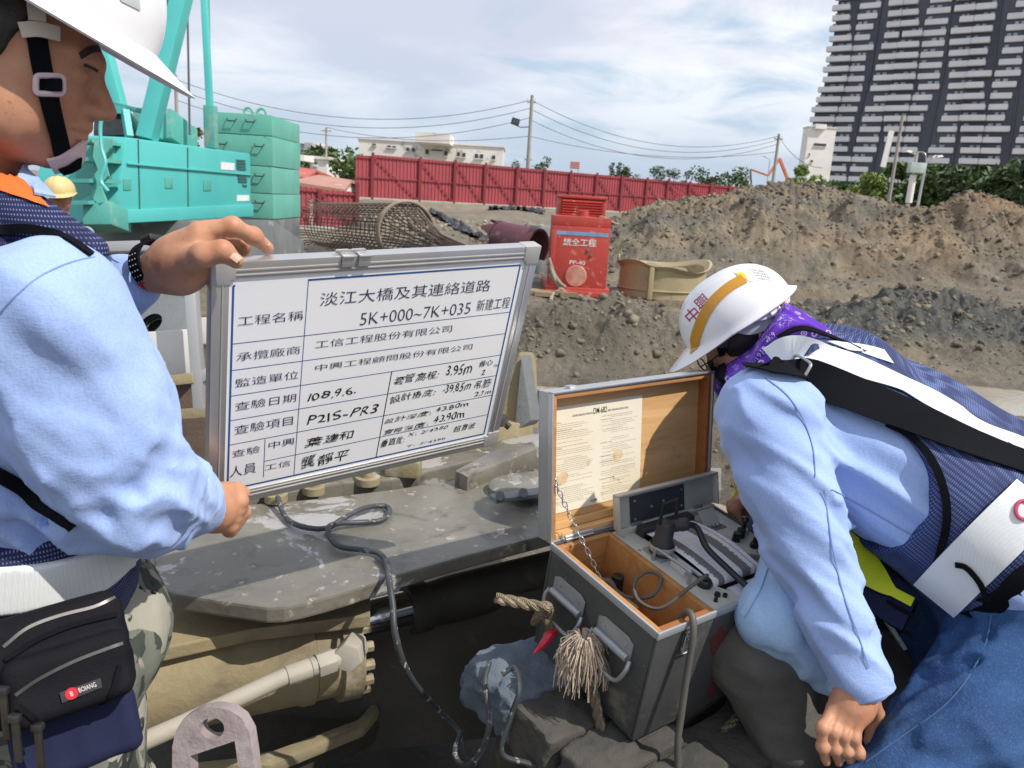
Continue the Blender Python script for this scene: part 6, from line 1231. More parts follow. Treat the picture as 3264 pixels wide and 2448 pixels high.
M_NAVY = cloth('navy_trim', (.012, .015, .045), (.016, .02, .055)); M_BLKTRIM = cloth('black_webbing', (.006, .0065, .009), (.009, .0095, .012), 700, spec=.05)
def refl(n, a, b):
    t = NT(n); h = t.voro(330, 'DISTANCE_TO_EDGE', rnd=.0); c = t.mix(t.ramp(h, .02, .12), b, a); return t.fin(c, .35, 0, t.bump(t.noise(22, 3), .002, .5), .5)
M_REFW = refl('reflective_white', (.74, .76, .76), (.64, .67, .68)); M_REFY = refl('reflective_yellow', (.66, .72, .03), (.50, .58, .02)); M_REFO = refl('reflective_orange', (.62, .30, .03), (.42, .19, .015)); M_ORG = cloth('orange_trim', (.80, .17, .04), (.70, .14, .03))
M_HELM = mat('helmet_white', (.80, .80, .82), (.77, .77, .80), 3, .22, spec=.5, bump=.0004, bs=20, dirt=(((.55, .53, .50), 26, .68, .78, .4),)); M_HELMY = mat('helmet_cream', (.62, .50, .22), (.55, .43, .18), 6, .4, dirt=(((.35, .28, .15), 14, .6, .75, .7),))
M_CLIP = mat('clip_cream', (.66, .62, .54), None, 5, .45); M_PINK = mat('clear_pink', (.66, .52, .54), (.58, .44, .46), 9, .25); M_BAND = mat('band_grey', (.52, .55, .58), None, 4, .4); M_GOLD = mat('zip_metal', (.16, .155, .15), None, 30, .4, .9)
def frame(o, f, u):
    f = Vector(f).normalized(); u = Vector(u); u = (u - f * u.dot(f)).normalized(); s = f.cross(u); return Vector(o), f, u, s
def L2W(fr, p): return fr[0] + fr[1] * p[0] + fr[3] * p[1] + fr[2] * p[2]     # local: x forward, y to his right, z up
def head_fn(fr, k=1.0):
    o = A3(fr[0]); R = np.array([fr[1], fr[3], fr[2]], np.float32).T
    def fn(p):
        q = (p - o) @ R / k; d = sd_ell(q, (-.012, 0, .035), (.098, .077, .086)); d = smin(d, sd_ell(q, (.028, 0, -.025), (.062, .062, .082)), .03)
        ya = q.copy(); ya[:, 1] = np.abs(ya[:, 1])
        d = smin(d, sd_cap(ya, (-.012, .052, -.05), (.062, .012, -.084), .025, .019), .035); d = smin(d, sd_cap(q, (.066, 0, -.085), (.073, 0, -.083), .018, .017), .02)
        d = smin(d, sd_ell(ya, (.050, .040, -.020), (.028, .024, .030)), .03); d = smin(d, sd_ell(ya, (.02, .056, -.055), (.035, .018, .035)), .03)
        d = smin(d, sd_cap(ya, (.086, .006, .032), (.074, .042, .034), .010, .008), .018); d = smax(d, -sd_ell(ya, (.098, .031, .012), (.017, .016, .011)), .012)
        d = smin(d, sd_ell(ya, (.078, .031, .011), (.013, .015, .011)), .006)
        d = smin(d, sd_cap(q, (.088, 0, .020), (.112, 0, -.020), .0075, .0115), .012); d = smin(d, sd_ell(ya, (.099, .012, -.025), (.014, .009, .009)), .008)
        d = smin(d, sd_cap(ya, (.0935, 0, -.0475), (.080, .022, -.052), .0078, .005), .006); d = smin(d, sd_cap(ya, (.0905, 0, -.0600), (.078, .019, -.058), .0085, .005), .006); d = smax(d, -sd_cap(ya, (.1015, 0, -.0540), (.084, .024, -.0550), .0022, .0016), .004)
        d = smin(d, sd_ell(q, (.083, 0, -.036), (.013, .020, .018)), .012)
        e = sd_ell(ya, (-.038, .075, -.006), (.020, .010, .033)); e = smax(e, -sd_ell(ya, (-.036, .086, -.004), (.011, .008, .020)), .006); d = smin(d, e, .01)
        return d * k
    return fn
def helmet(fr, parent, M, a=.150, b=.122, c=.135, visor=.055, back=.012, name='helmet'):
    nt = 96; rows = []
    def rim(t):
        ct = math.cos(t); return visor * max(0, ct) ** 1.6 + back * max(0, -ct) + .006
    def pt(t, v):                                    # v 0 crown .. 1 rim .. then brim and underside
        ct, st_ = math.cos(t), math.sin(t)
        if v <= 1:
            e = v * math.pi / 2; r = math.sin(e) ** .82; z = c * math.cos(e) ** .95 ; x, y = a * ct * r, b * st_ * r; rib = .0045 * math.exp(-(y / .016) ** 2) * (1 - v) ** .3 * (v < .9) + .003 * math.exp(-((abs(y) - .045) / .010) ** 2) * (v < .75); return x * (1 + rib), y, z + rib
        if v <= 2: w = v - 1; ext = rim(t) * w; return (a + ext) * ct, (b + ext * .9) * st_, -.016 * max(0, ct) * w - .010 * w
        if v <= 3: w = 3 - v; ext = rim(t) * w - .002; return (a + ext) * ct, (b + ext * .9) * st_, -.016 * max(0, ct) * w - .010 * w - .0035
        e = (4 - v) * math.pi / 2; r = math.sin(e) ** .82 * .97; return a * ct * r, b * st_ * r, c * .96 * math.cos(e) - .0035
    vv = list(np.linspace(0.02, 1, 18)) + [1.25, 1.5, 1.75, 1.93, 2.0, 2.07, 2.25, 2.6, 3.0] + list(np.linspace(3.1, 3.98, 10)); vs = []
    for v in vv:
        for k in range(nt): vs.append(L2W(fr, pt(2 * math.pi * k / nt, v)))
    fs = [tuple(range(nt))]
    for i in range(len(vv) - 1):
        for k in range(nt): k2 = (k + 1) % nt; fs.append((i * nt + k, (i + 1) * nt + k, (i + 1) * nt + k2, i * nt + k2))
    m = MB(); m.add(vs, fs); o = obj(name, m, M, parent, smooth=50); return o, BVHTree.FromPolygons([tuple(v) for v in m.v], m.f)
def px_path(pts, bv, off=.002, n=6, dflt=1.0):
    sp_ = spline([(x, y, 0) for x, y in pts], n); P_, N_ = [], []
    for q in sp_: a, b = stick(q.x, q.y, bv, off, dflt); P_.append(a); N_.append(b)
    return P_, N_
def strap(name, pts, bv, w, M, parent, off=.001, th=.0016, n=6, dflt=1.0, sm=2):
    p, nn = px_path(pts, bv, off, n, dflt)
    for _ in range(sm): p = [p[0]] + [(p[i - 1] + p[i] * 2 + p[i + 1]) / 4 for i in range(1, len(p) - 1)] + [p[-1]]; nn = [nn[0]] + [(nn[i - 1] + nn[i] + nn[i + 1]).normalized() for i in range(1, len(nn) - 1)] + [nn[-1]]
    return obj(name, ribbon(p, nn, w, th), M, parent, smooth=50)
def px_text(body, cx, cy, w, h, ang, bv, M, parent, off=.0012, name='lettering', d0=1.0):
    uv, f = fit_text(body, -w / 2, -h / 2, w / 2, h / 2); ca, sa = math.cos(ang), math.sin(ang); m = MB()
    m.add([stick(cx + a * ca + b * sa, cy + a * sa - b * ca, bv, off, d0)[0] for a, b in uv], f); obj(name, m, M, parent, smooth=0)
def patch(name, pts, bv, M, parent, off=.0015, n=8, d0=1.0):   # quad of photo pixels laid on a surface
    a, b, c, e = [Vector((x, y, 0)) for x, y in pts]; m = MB(); m.grid(lambda u, v: stick(*(a.lerp(b, u).lerp(e.lerp(c, u), v))[:2], bv, off, d0)[0], n, n); return obj(name, m, M, parent, smooth=60)
def rings(fr0, zs, aa, bb, cx):                     # lofted trunk distance (fr0: origin, fwd, up, side)
    o = A3(fr0[0]); R = np.array([fr0[1], fr0[3], fr0[2]], np.float32).T; zs, aa, bb, cx = (np.array(k, np.float32) for k in (zs, aa, bb, cx)); i_ = np.argsort(zs); zs, aa, bb, cx = zs[i_], aa[i_], bb[i_], cx[i_]
    def fn(p):
        q = (p - o) @ R; z = np.clip(q[:, 2], zs[0], zs[-1]); a = np.interp(z, zs, aa); b = np.interp(z, zs, bb); c = np.interp(z, zs, cx); e = ((np.abs(q[:, 0] - c) / a) ** 2.4 + (np.abs(q[:, 1]) / b) ** 2.4) ** (1 / 2.4)
        d = (e - 1) * np.minimum(a, b); ex = np.maximum(np.maximum(q[:, 2] - zs[-1], zs[0] - q[:, 2]), 0); return np.where(ex > 0, np.sqrt(np.maximum(d, 0) ** 2 + ex ** 2), d).astype(np.float32)
    return fn
def folds(p, ax, fa, fc, seed, amp, p0=None, rad=None):
    """cloth folds running along axis ax: fine across, long along; optionally fading away from a point"""
    ax = Vector(ax).normalized(); u = ax.orthogonal().normalized(); w = ax.cross(u); B = np.array([ax * fa * .5, u * fc, w * fc], np.float32).T; n = fbm(p @ B, 1.0, 2, seed, .35); r = 1 - np.abs(2 * n - 1) * 1.9
    g = 1.0 if p0 is None else np.exp(-(np.linalg.norm(p - A3(p0), axis=1) / rad) ** 2); return -amp * r * g
def hand(name, parent, skin, wrist, palm, fingers, thumb, k=.010, h=.0022, rw=.027):
    pts = [wrist] + [q[0] for q in palm] + [q for f in fingers for q in f[0]] + [q for q in thumb[0]]; lo = np.min([list(q) for q in pts], 0) - .035; hi = np.max([list(q) for q in pts], 0) + .035
    def fn(p):
        d = None
        for c, r, R in palm: e = sd_ell(p, c, r, R); d = e if d is None else smin(d, e, .022)
        d = smin(d, sd_cap(p, wrist, palm[0][0], rw, rw * 1.05), .03); fd = None
        for ps, rs in fingers:
            e = chain(p, ps, rs, .006)
            for j in ps[1:-1]: e = smin(e, np.linalg.norm(p - A3(j), axis=1) - rs[1] * 1.04, .006)
            fd = e if fd is None else smin(fd, e, .002)
        d = smin(d, fd, .009); e = chain(p, thumb[0], thumb[1], .008); d = smin(d, e, .012)
        return d + (fbm(p, 90, 2, 5) - .5) * .0010
    return body(name, fn, lo, hi, h, skin, parent)
def nail(parent, c, n, u, w, l):
    n = Vector(n).normalized(); u = (Vector(u) - n * Vector(u).dot(n)).normalized(); s = n.cross(u); m = MB(); m.grid(lambda a, b: Vector(c) + s * ((a - .5) * w) + u * ((b - .5) * l) + n * (.0012 - .006 * abs(a - .5) ** 2 * 4 * .5), 6, 4); obj('nail', m, mat('nail', (.62, .38, .30), None, 9, .35), parent, smooth=60)
# ------------------------------------------------------------------ left worker holding the board
pl1 = thing('person', tuple(P(60, 640, 1.0) - V(0, 0, 1.42)), 'worker in white helmet, navy mesh vest and camouflage trousers holding up the board', 'person')
N1 = P(-165, 600, 1.0); f1 = V(.925, .38, 0).normalized(); TF = (N1, f1, V(0, 0, 1), f1.cross(V(0, 0, 1)))
zs = [.02, -.03, -.09, -.16, -.28, -.40, -.50, -.60, -.66]; aa = [.055, .075, .088, .10, .118, .126, .126, .125, .12]; bb = [.075, .15, .195, .205, .20, .19, .185, .185, .18]; cx = [0, .005, .012, .022, .045, .058, .055, .045, .04]
tor1 = rings(TF, zs, aa, bb, cx)
S1, E1, W1 = P(150, 1000, .87), P(408, 1560, .985), P(618, 1615, 1.20); SL, EL, WL = TF[0] - TF[3] * .19 + V(0, 0, -.10) + f1 * .02, P(130, 1010, 1.30), P(505, 872, 1.155)
ax1 = (E1 - S1).normalized()
def shirt1(p):
    d = tor1(p); a = smin(sd_cap(p, S1, S1.lerp(E1, .55), .078, .074), sd_cap(p, S1.lerp(E1, .5), E1, .074, .064), .03); a = smin(a, sd_cap(p, E1, E1.lerp(W1, .6), .062, .052), .035); a = smin(a, sd_cap(p, E1.lerp(W1, .55), W1, .053, .036), .02)
    d = smin(d, a, .010); d = smin(d, chain(p, [SL, EL, EL.lerp(WL, .80)], [.07, .055, .041], .03), .04); d = smin(d, sd_cap(p, N1 - V(0, 0, .03), N1 + V(0, 0, .035) + f1 * .012, .078, .068), .02)
    d = d + folds(p, ax1 + f1.cross(ax1) * 1.1, 5, 26, 3, .016, E1.lerp(S1, .1), .15) + folds(p, ax1 * .8 - f1.cross(ax1), 5, 30, 6, .011, E1.lerp(W1, .3), .13) + folds(p, ax1 * .3 + f1 * .8 - V(0, 0, .6), 4, 28, 8, .014, P(120, 1480, .9), .17) + folds(p, ax1 + f1 * .4, 3, 15, 12, .008) + (fbm(p, 7, 2, 4) - .5) * .004
    return d
shirt_o, sw = body('shirt', shirt1, (-1.0, .45, 1.02), (-.30, 1.55, 1.95), .0055, M_SHIRT, pl1); bv1 = bvh_of(sw)
m = MB(); d_ = (W1 - E1).normalized(); m.lathe([(.034, -.028), (.040, -.026), (.0415, 0), (.040, .022), (.035, .024), (.033, -.02)], W1 + d_ * .012, d_, 28); obj('cuff', m, M_SHIRT, pl1, smooth=60)
def arm_hole(p): return sd_cap(p, S1 - TF[3] * -.05 + V(0, 0, .015), P(60, 1440, .93), .105, .115)
cylu = lambda o, f, s: (lambda w: np.stack([np.arctan2((w - A3(o)) @ A3(s), (w - A3(o)) @ A3(f)) * .16, w[:, 2], w[:, 0] * 0], 1))
def vest1a(p): return np.maximum(np.maximum(smax(tor1(p) - .017 + folds(p, f1 - V(0, 0, .5), 4, 20, 31, .005), -arm_hole(p), .012), N1.z - .595 - p[:, 2]), .078 - sd_cap(p, N1 + V(0, 0, .03), N1 + V(0, 0, .08), .0, 0))
def vest1(p): return np.maximum(np.maximum(smax(tor1(p) - .012 + folds(p, f1 - V(0, 0, .5), 4, 20, 31, .005), -arm_hole(p), .012), N1.z - .595 - p[:, 2]), sd_cap(p, N1 + V(0, 0, .03), N1 + V(0, 0, .08), .0, 0) * -1 + .078) if False else np.minimum(vest1a(p), sd_cap(p, P(10, 668, .95), P(290, 800, .93), .042, .020))
body('vest', vest1, (-1.0, .45, 1.05), (-.28, 1.55, 1.90), .005, M_VNAVY, pl1, {'uvw': cylu(N1 + f1 * .04, f1, TF[3])})
zc0 = N1.z - .448
def belt1(p): q = p[:, 2] + (p - A3(N1)) @ A3(f1) * .10; return np.maximum(tor1(p) - .026, np.maximum(q - (zc0 + .030), (zc0 - .032) - q))
body('reflective_belt', belt1, (-1.0, .45, 1.1), (-.28, 1.5, 1.6), .0045, M_REFW, pl1)
def org1_unused(p): r = np.linalg.norm(p - A3(N1 + f1 * .02), axis=1); return np.maximum(np.maximum(tor1(p) - .024, r - .108), np.maximum(.076 - r, -((p - A3(N1)) @ A3(f1)) + .01))
# black edging round the armhole
def edging(name, fa, fb, parent, pts, bv, w, M, **k): return strap(name, pts, bv, w, M, parent, **k)
vw = nets(lambda p: np.minimum(vest1(p), shirt1(p)), (-1.0, .45, 1.05), (-.28, 1.55, 1.90), .009); bvv1 = bvh_of(vw)
strap('vest_edging', [(-20, 735), (60, 728), (140, 738), (220, 768), (290, 815)], bvv1, .011, M_BLKTRIM, pl1, .001, .003); strap('vest_edging', [(-30, 1500), (60, 1555), (130, 1610), (190, 1650), (235, 1680)], bvv1, .016, M_BLKTRIM, pl1, .001, .003)
patch('orange_trim', [(-30, 488), (50, 560), (158, 668), (-30, 600)], bvv1, M_ORG, pl1, .004, 8, .95); strap('shirt_collar', [(-20, 452), (50, 522), (105, 592), (140, 640)], bvv1, .022, M_SHIRT, pl1, .006, .003, 6, .95)
strap('yoke_seam', [(-10, 1010), (50, 945), (130, 880), (230, 835), (330, 818), (380, 838)], bv1, .0016, cloth('seam_blue', (.20, .28, .55), (.17, .24, .5)), pl1, .0003, .0006)
# head
hf1 = frame(P(40, 196, .95), V(.966, .259, 0) * math.cos(.28) + V(0, 0, -math.sin(.28)), (0, 0, 1)); HK = .99; h1 = head_fn(hf1, HK)
def headneck1(p): return smin(h1(p), sd_cap(p, L2W(hf1, (-.042, 0, -.055)), N1 + f1 * .02, .053, .064), .04) + (fbm(p, 60, 2, 2) - .5) * .0008
_, hw1 = body('head', headneck1, L2W(hf1, (-.0, 0, 0)) - V(.16, .17, .33), L2W(hf1, (0, 0, 0)) + V(.19, .17, .17), .0028, M_SKIN, pl1); bh1 = bvh_of(hw1)
o_ = A3(hf1[0]); R1 = np.array([hf1[1], hf1[3], hf1[2]], np.float32).T
def hair1(p):
    q = (p - o_) @ R1 / HK; d = sd_ell(q, (-.014, 0, .034), (.104, .083, .092)); cut = np.maximum(q[:, 0] - (.018 + (q[:, 2] - .02) * .35), -.052 + .25 * q[:, 0] - q[:, 2]); return (np.maximum(d, cut) + (fbm(p, (140, 140, 30), 2, 3) - .5) * .004) * HK
body('hair', hair1, L2W(hf1, (0, 0, 0)) - V(.15, .15, .15), L2W(hf1, (0, 0, 0)) + V(.15, .15, .16), .004, M_HAIR, pl1)
th1 = .395; hm1 = frame(L2W(hf1, (.000, 0, .083)), V(.966, .259, 0) * math.cos(th1) + V(0, 0, -math.sin(th1)), (0, 0, 1)); helm1, bhm1 = helmet(hm1, pl1, M_HELM, .150, .120, .135, .052)
patch('reflective_patch', [(375, -20), (440, -20), (446, 34), (385, 4)], bhm1, M_BAND, helm1, .0012)
strap('eyebrow', [(254, 178), (280, 162), (300, 156), (316, 158)], bh1, .0075, M_HAIR, pl1, .0002, .0018, 5); strap('eyelash', [(268, 206), (284, 212), (298, 218), (310, 226)], bh1, .0032, M_HAIR, pl1, .0004, .0012, 5)
strap('chin_strap', [(112, 90), (120, 140), (130, 200), (145, 270), (162, 350), (182, 430), (194, 480), (205, 508)], bh1, .021, M_BLKTRIM, pl1, .002, .002)
strap('strap_clip', [(105, -30), (110, 20), (116, 72)], bh1, .017, M_CLIP, pl1, .005, .005, 6, .9); strap('strap_hook', [(64, 98), (120, 96), (182, 112)], bh1, .016, M_CLIP, pl1, .006, .004, 6)
def buckle(cx, cy, w, h, ang, bv, M, par, r=.0026, off=.006, name='buckle'):
    pts = []
    for t in np.linspace(0, 2 * math.pi, 25)[:-1]:
        a, b = w / 2 * np.sign(math.cos(t)) * abs(math.cos(t)) ** .35, h / 2 * np.sign(math.sin(t)) * abs(math.sin(t)) ** .35; pts.append((cx + a * math.cos(ang) - b * math.sin(ang), cy + a * math.sin(ang) + b * math.cos(ang)))
    c0, n0 = stick(cx, cy, bv, off); m = MB(); m.tube([onplane(x, y, c0, n0) for x, y in pts], r, 8, closed=True); return obj(name, m, M, par)
buckle(158, 270, 88, 58, .02, bh1, M_PINK, pl1, .0034); 
m = MB(); c0, n0 = stick(158, 272, bh1, .008); m.box(c0, (.024, .004, .014), Matrix((RT, n0.cross(RT).cross(RT) if False else -FW, UP)).transposed()); obj('buckle_bar', m, M_BLKTRIM, pl1, bevel=.001)
strap('chin_cup', [(160, 520), (200, 512), (235, 492), (256, 474)], bh1, .026, M_PINK, pl1, .003, .004, 6); strap('chin_pad', [(186, 530), (212, 522), (240, 505)], bh1, .018, M_BLKTRIM, pl1, .0075, .002, 6)
# hands
r2 = lambda x, y, d: P(x, y, d)
hl, hlw = hand('left_hand', pl1, M_SKIN, P(497, 868, 1.16), [(P(585, 828, 1.135), (.042, .020, .034), None), (P(575, 880, 1.145), (.030, .020, .026), None), (P(640, 760, 1.125), (.022, .024, .020), None)],
    [([P(640, 738, 1.118), P(742, 722, 1.125), P(806, 752, 1.155), P(853, 790, 1.182)], [.0145, .0128, .0112, .0090]), ([P(650, 750, 1.145), P(735, 752, 1.17), P(772, 778, 1.19), P(778, 806, 1.2)], [.0145, .0125, .011, .009]), ([P(645, 775, 1.165), P(722, 790, 1.19), P(730, 850, 1.21), P(715, 880, 1.21)], [.014, .012, .011, .009]), ([P(625, 810, 1.175), P(690, 835, 1.2), P(690, 885, 1.215), P(676, 905, 1.21)], [.013, .011, .0098, .0085])],
    ([P(560, 845, 1.12), P(650, 812, 1.088), P(708, 800, 1.090), P(752, 832, 1.104)], [.020, .0165, .0145, .0105]), rw=.030)
nail(hl, P(752, 818, 1.087), -FW * .8 + UP * .5 + RT * .4, RT * .8 - UP * .55, .013, .015); nail(hl, P(850, 774, 1.172), UP * .9 - FW * .4 + RT * .3, RT * .75 - UP * .6 + FW * .3, .011, .012)
hd_ = [( [P(705 - 6 * i, 1585 + 25 * i, 1.265 - .004 * i), P(762 - 10 * i, 1598 + 25 * i, 1.275), P(772 - 13 * i, 1632 + 18 * i, 1.305), P(735 - 9 * i, 1636 + 14 * i, 1.325)], [.0135, .0128, .0115, .0095]) for i in range(4)]
hand('right_hand', pl1, M_SKIN, P(640, 1610, 1.21), [(P(678, 1622, 1.25), (.026, .024, .030), None), (P(705, 1628, 1.268), (.020, .022, .026), None)], hd_, ([P(690, 1592, 1.25), P(722, 1566, 1.265), P(752, 1562, 1.285), P(778, 1570, 1.30)], [.016, .014, .0125, .010]), rw=.029)
# watch on the left wrist
wd = (P(590, 815, 1.135) - P(430, 880, 1.19)).normalized(); wc = P(496, 846, 1.160); m = MB(); m.lathe([(.034, -.012), (.0372, -.011), (.038, 0), (.0372, .011), (.034, .012), (.033, 0)], wc, wd, 32); wt = obj('watch_strap', m, M_BLKTRIM, pl1, smooth=60)
u_ = (UP - wd * UP.dot(wd)).normalized(); w_ = wd.cross(u_)
m = MB(); m.box(wc + (u_ * .92 - w_ * .1).normalized() * .040, (.024, .034, .009), Matrix((wd, w_, u_)).transposed()); obj('watch_case', m, M_BLK, pl1, bevel=.002)
vw_ = (CAM - wc).normalized(); vw_ = (vw_ - wd * vw_.dot(wd)).normalized(); s2 = (vw_ * .62 - u_ * .78).normalized()
m = MB(); m.grid(lambda a, b: wc + ((s2 * math.cos((b - .5) * .5) + wd.cross(s2) * math.sin((b - .5) * .5)) * .0386) + wd * ((a - .5) * .023), 6, 6); obj('red_strap_band', m, mat('strap_red', (.62, .015, .02), None, 9, .5), wt, smooth=60)
for a in (-.006, .0, .006):
    for k in range(7):
        t = -.75 + k * .22; dr = (vw_ * math.cos(t) + wd.cross(vw_) * math.sin(t)); m = MB(); q = wc + dr * .0378 + wd * a; m.cyl(q, q + dr * .0006, .0011, 6); obj('strap_hole', m, M_BAND, wt)
# waist bag
bgc = P(190, 2120, .86); bx1 = (P(390, 2060, .90) - P(10, 2180, .84)).normalized(); bn1 = (CAM - bgc).normalized(); bn1 = (bn1 - bx1 * bn1.dot(bx1)).normalized(); bn1 = (bn1 + V(0, 0, -.15)).normalized(); bn1 = (bn1 - bx1 * bn1.dot(bx1)).normalized(); by1 = bn1.cross(bx1); RB = np.array([bx1, by1, bn1], np.float32).T
def bp(u, v, w=0.0): return bgc + bx1 * u + by1 * v + bn1 * w
def bag(p): q = (p - A3(bgc)) @ RB; d = sd_box(q, (0, .004, -.03), (.070, .056, .030), None, .018); d = smin(d, sd_box(q, (.008, -.016, .006), (.058, .034, .018), None, .012), .006); return d + folds(p, bx1, 6, 30, 71, .003)
bgo, bgw = body('waist_bag', bag, bgc - V(.14, .14, .14), bgc + V(.14, .14, .14), .003, M_BAGB, pl1); bvb = bvh_of(bgw)
strap('zip', [(10, 2062), (90, 2000), (200, 1960), (300, 1935), (365, 1905)], bvb, .0035, M_GOLD, bgo, .0006, .0012); strap('zip', [(50, 2215), (120, 2165), (230, 2110), (320, 2075), (390, 2050)], bvb, .0035, M_GOLD, bgo, .0006, .0012); strap('bag_piping', [(20, 2110), (100, 2048), (210, 2000), (310, 1972), (370, 1960)], bvb, .005, M_BLKTRIM, bgo, .001, .003); strap('bag_piping', [(60, 2250), (140, 2300), (260, 2270), (350, 2215), (380, 2120)], bvb, .005, M_BLKTRIM, bgo, .001, .003)
pa_ = patch('name_plate', [(190, 2208), (320, 2160), (326, 2190), (198, 2240)], bvb, M_BLK, bgo, .003); ag = math.atan2(-48, 130)
c0, n0 = stick(228, 2210, bvb, .0046); m = MB(); u0_ = bx1; m.add([c0 + bx1 * .0062 * math.cos(t) + by1 * .0062 * math.sin(t) for t in np.linspace(0, 6.283, 25)[:-1]], [tuple(range(24))]); obj('red_emblem', m, mat('emblem_red', (.65, .015, .03), None, 9, .4), bgo)
px_text('B', 228, 2210, 9, 15, ag, bvb, M_LETW, bgo, .0054, 'emblem_letter'); px_text('BOIANG', 278, 2190, 58, 15, ag, bvb, M_LETW, bgo, .0046)
for x, y, l in ((20, 2200, .055), (55, 2290, .05), (118, 2310, .055)):
    q, n_ = stick(x, y, bvb, .004, .84); m = MB(); m.box(q - V(0, 0, l * .5), (.008, .004, l), None); m.box(q + V(0, 0, .002), (.012, .008, .008)); obj('zip_puller', m, M_GOLD, bgo, bevel=.0015)
# trousers and boots
hp = N1 + V(0, 0, -.62) + f1 * .06; kR, kL = N1 + V(0, 0, -1.06) + f1 * .10 + TF[3] * .09, N1 + V(0, 0, -1.06) + f1 * .10 - TF[3] * .12; aR, aL = N1 + V(0, 0, -1.40) + f1 * .02 + TF[3] * .10, N1 + V(0, 0, -1.40) + f1 * .02 - TF[3] * .13
def pants1(p):
    d = sd_ell(p, hp + V(0, 0, -.02), (.17, .18, .14)); d = smin(d, tor1(p) - .002 + np.maximum(p[:, 2] - (N1.z - .56), 0) * 3, .03)
    for s, k_, a_ in ((1, kR, aR), (-1, kL, aL)): d = smin(d, chain(p, [hp + TF[3] * (.085 * s) + V(0, 0, -.06), k_, a_], [.115, .085, .070], .04), .03)
    return d + folds(p, V(0, 0, 1) + f1 * .4, 4, 17, 41, .010) + (fbm(p, 14, 3, 7) - .5) * .006
body('trousers', pants1, (-1.0, .4, .34), (-.28, 1.55, 1.42), .008, M_CAMO, pl1)
for a_ in (aR, aL):
    def boot(p, a_=a_): return smin(sd_cap(p, a_, a_ + V(0, 0, .12), .06, .062), sd_ell(p, a_ + f1 * .07 + V(0, 0, -.035), (.15 if True else 0, .09, .055)), .04)
    body('boot', boot, a_ - V(.25, .25, .12), a_ + V(.25, .25, .2), .012, M_BLK, pl1)
def tail1(p): q = (p - A3(bgc)) @ RB; return sd_box(q, (.0, -.088, -.045), (.062, .034, .012), None, .01) + folds(p, by1, 5, 26, 77, .005)
body('vest_tail', tail1, bgc - V(.16, .16, .2), bgc + V(.16, .16, .1), .004, M_NAVY, pl1)
# ------------------------------------------------------------------ right worker bending over the case
p2 = thing('person', tuple(G(2900, 2700, .2)), 'worker in white helmet, purple neck scarf and blue jeans bending over the open case', 'person')
NB = P(2560, 1165, 1.56); SN, EN, WN = P(2440, 1322, 1.385), P(2556, 1730, 1.36), P(2742, 2150, 1.30); tA = [P(2600, 1295, 1.47), P(2865, 1500, 1.45), P(3180, 1725, 1.40)]; tB = [P(2640, 1225, 1.66), P(2890, 1420, 1.64), P(3210, 1600, 1.60)]
tax = (tA[2] - tA[0]).normalized()
def torso2(p): a = chain(p, tA, [.098, .114, .136], .05); b = chain(p, tB, [.105, .125, .135], .05); d = smin(a, b, .10); return smin(d, sd_cap(p, P(2610, 1205, 1.56), P(2680, 1240, 1.56), .05, .09), .06)
def shirt2(p):
    d = torso2(p); a = smin(sd_cap(p, SN, SN.lerp(EN, .5), .077, .058), sd_cap(p, SN.lerp(EN, .45), EN, .059, .048), .03); a = smin(a, sd_cap(p, EN, EN.lerp(WN, .6), .049, .044), .03); a = smin(a, sd_cap(p, EN.lerp(WN, .55), WN, .044, .040), .02); d = smin(d, a, .045)
    d = smin(d, chain(p, [P(2560, 1290, 1.80), P(2470, 1500, 1.86), P(2415, 1625, 1.80)], [.075, .055, .038], .03), .04)
    ar = (EN - SN).normalized(); return d + folds(p, ar + RT * 1.1, 5, 24, 13, .016, EN.lerp(SN, .25), .15) + folds(p, tax + UP * .12, 2.0, 21, 23, .015, P(2760, 1600, 1.34), .26) + folds(p, (WN - EN) + RT * .25, 3.5, 20, 33, .009) + (fbm(p, 7, 2, 14) - .5) * .004
_, sw2 = body('shirt', shirt2, (.10, .75, .75), (1.15, 2.15, 1.95), .0055, M_SHIRT, p2); bv2 = bvh_of(sw2)
d_ = (WN - EN).normalized(); m = MB(); m.lathe([(.038, -.035), (.0435, -.032), (.045, 0), (.044, .028), (.040, .031), (.037, -.02)], WN + d_ * .005, d_, 30); obj('cuff', m, M_SHIRT, p2, smooth=60); m = MB(); q, n_ = WN + d_ * .005 + (CAM - WN).normalized() * .044, (CAM - WN).normalized(); m.cyl(q, q + n_ * .002, .005, 12); obj('button', m, M_BAND, p2)
hole_c = P(2655, 1550, 1.33); tv = (FW.cross(tax)).normalized(); RH = np.array([tax, tv, tax.cross(tv)], np.float32).T
def hole2(p): return sd_ell(p, hole_c, (.160, .148, .30), RH)
def vest2(p): return np.maximum(np.maximum(smax(torso2(p) - .021 + folds(p, tax, 2.5, 20, 43, .004), -hole2(p), .01), -((p - A3(P(2560, 1160, 1.56))) @ A3(tax)) - .02), (p - A3(P(3130, 1800, 1.40))) @ A3(tax))
_, vw2 = body('vest', vest2, (.25, .8, .9), (1.2, 2.1, 1.95), .005, M_VBLUE, p2, {'uvw': lambda w: np.stack([(w - A3(NB)) @ A3(tax), (w - A3(NB)) @ A3(tv) * .8 + (w - A3(NB)) @ A3(tax.cross(tv)) * .6, w[:, 0] * 0], 1)})
hf2 = frame(P(2375, 1072, 1.76), -RT * .66 - UP * .54 + FW * .50, -RT * .58 + UP * .80 - FW * .05); h2 = head_fn(hf2, .96); o2_ = A3(hf2[0]); R2 = np.array([hf2[1], hf2[3], hf2[2]], np.float32).T
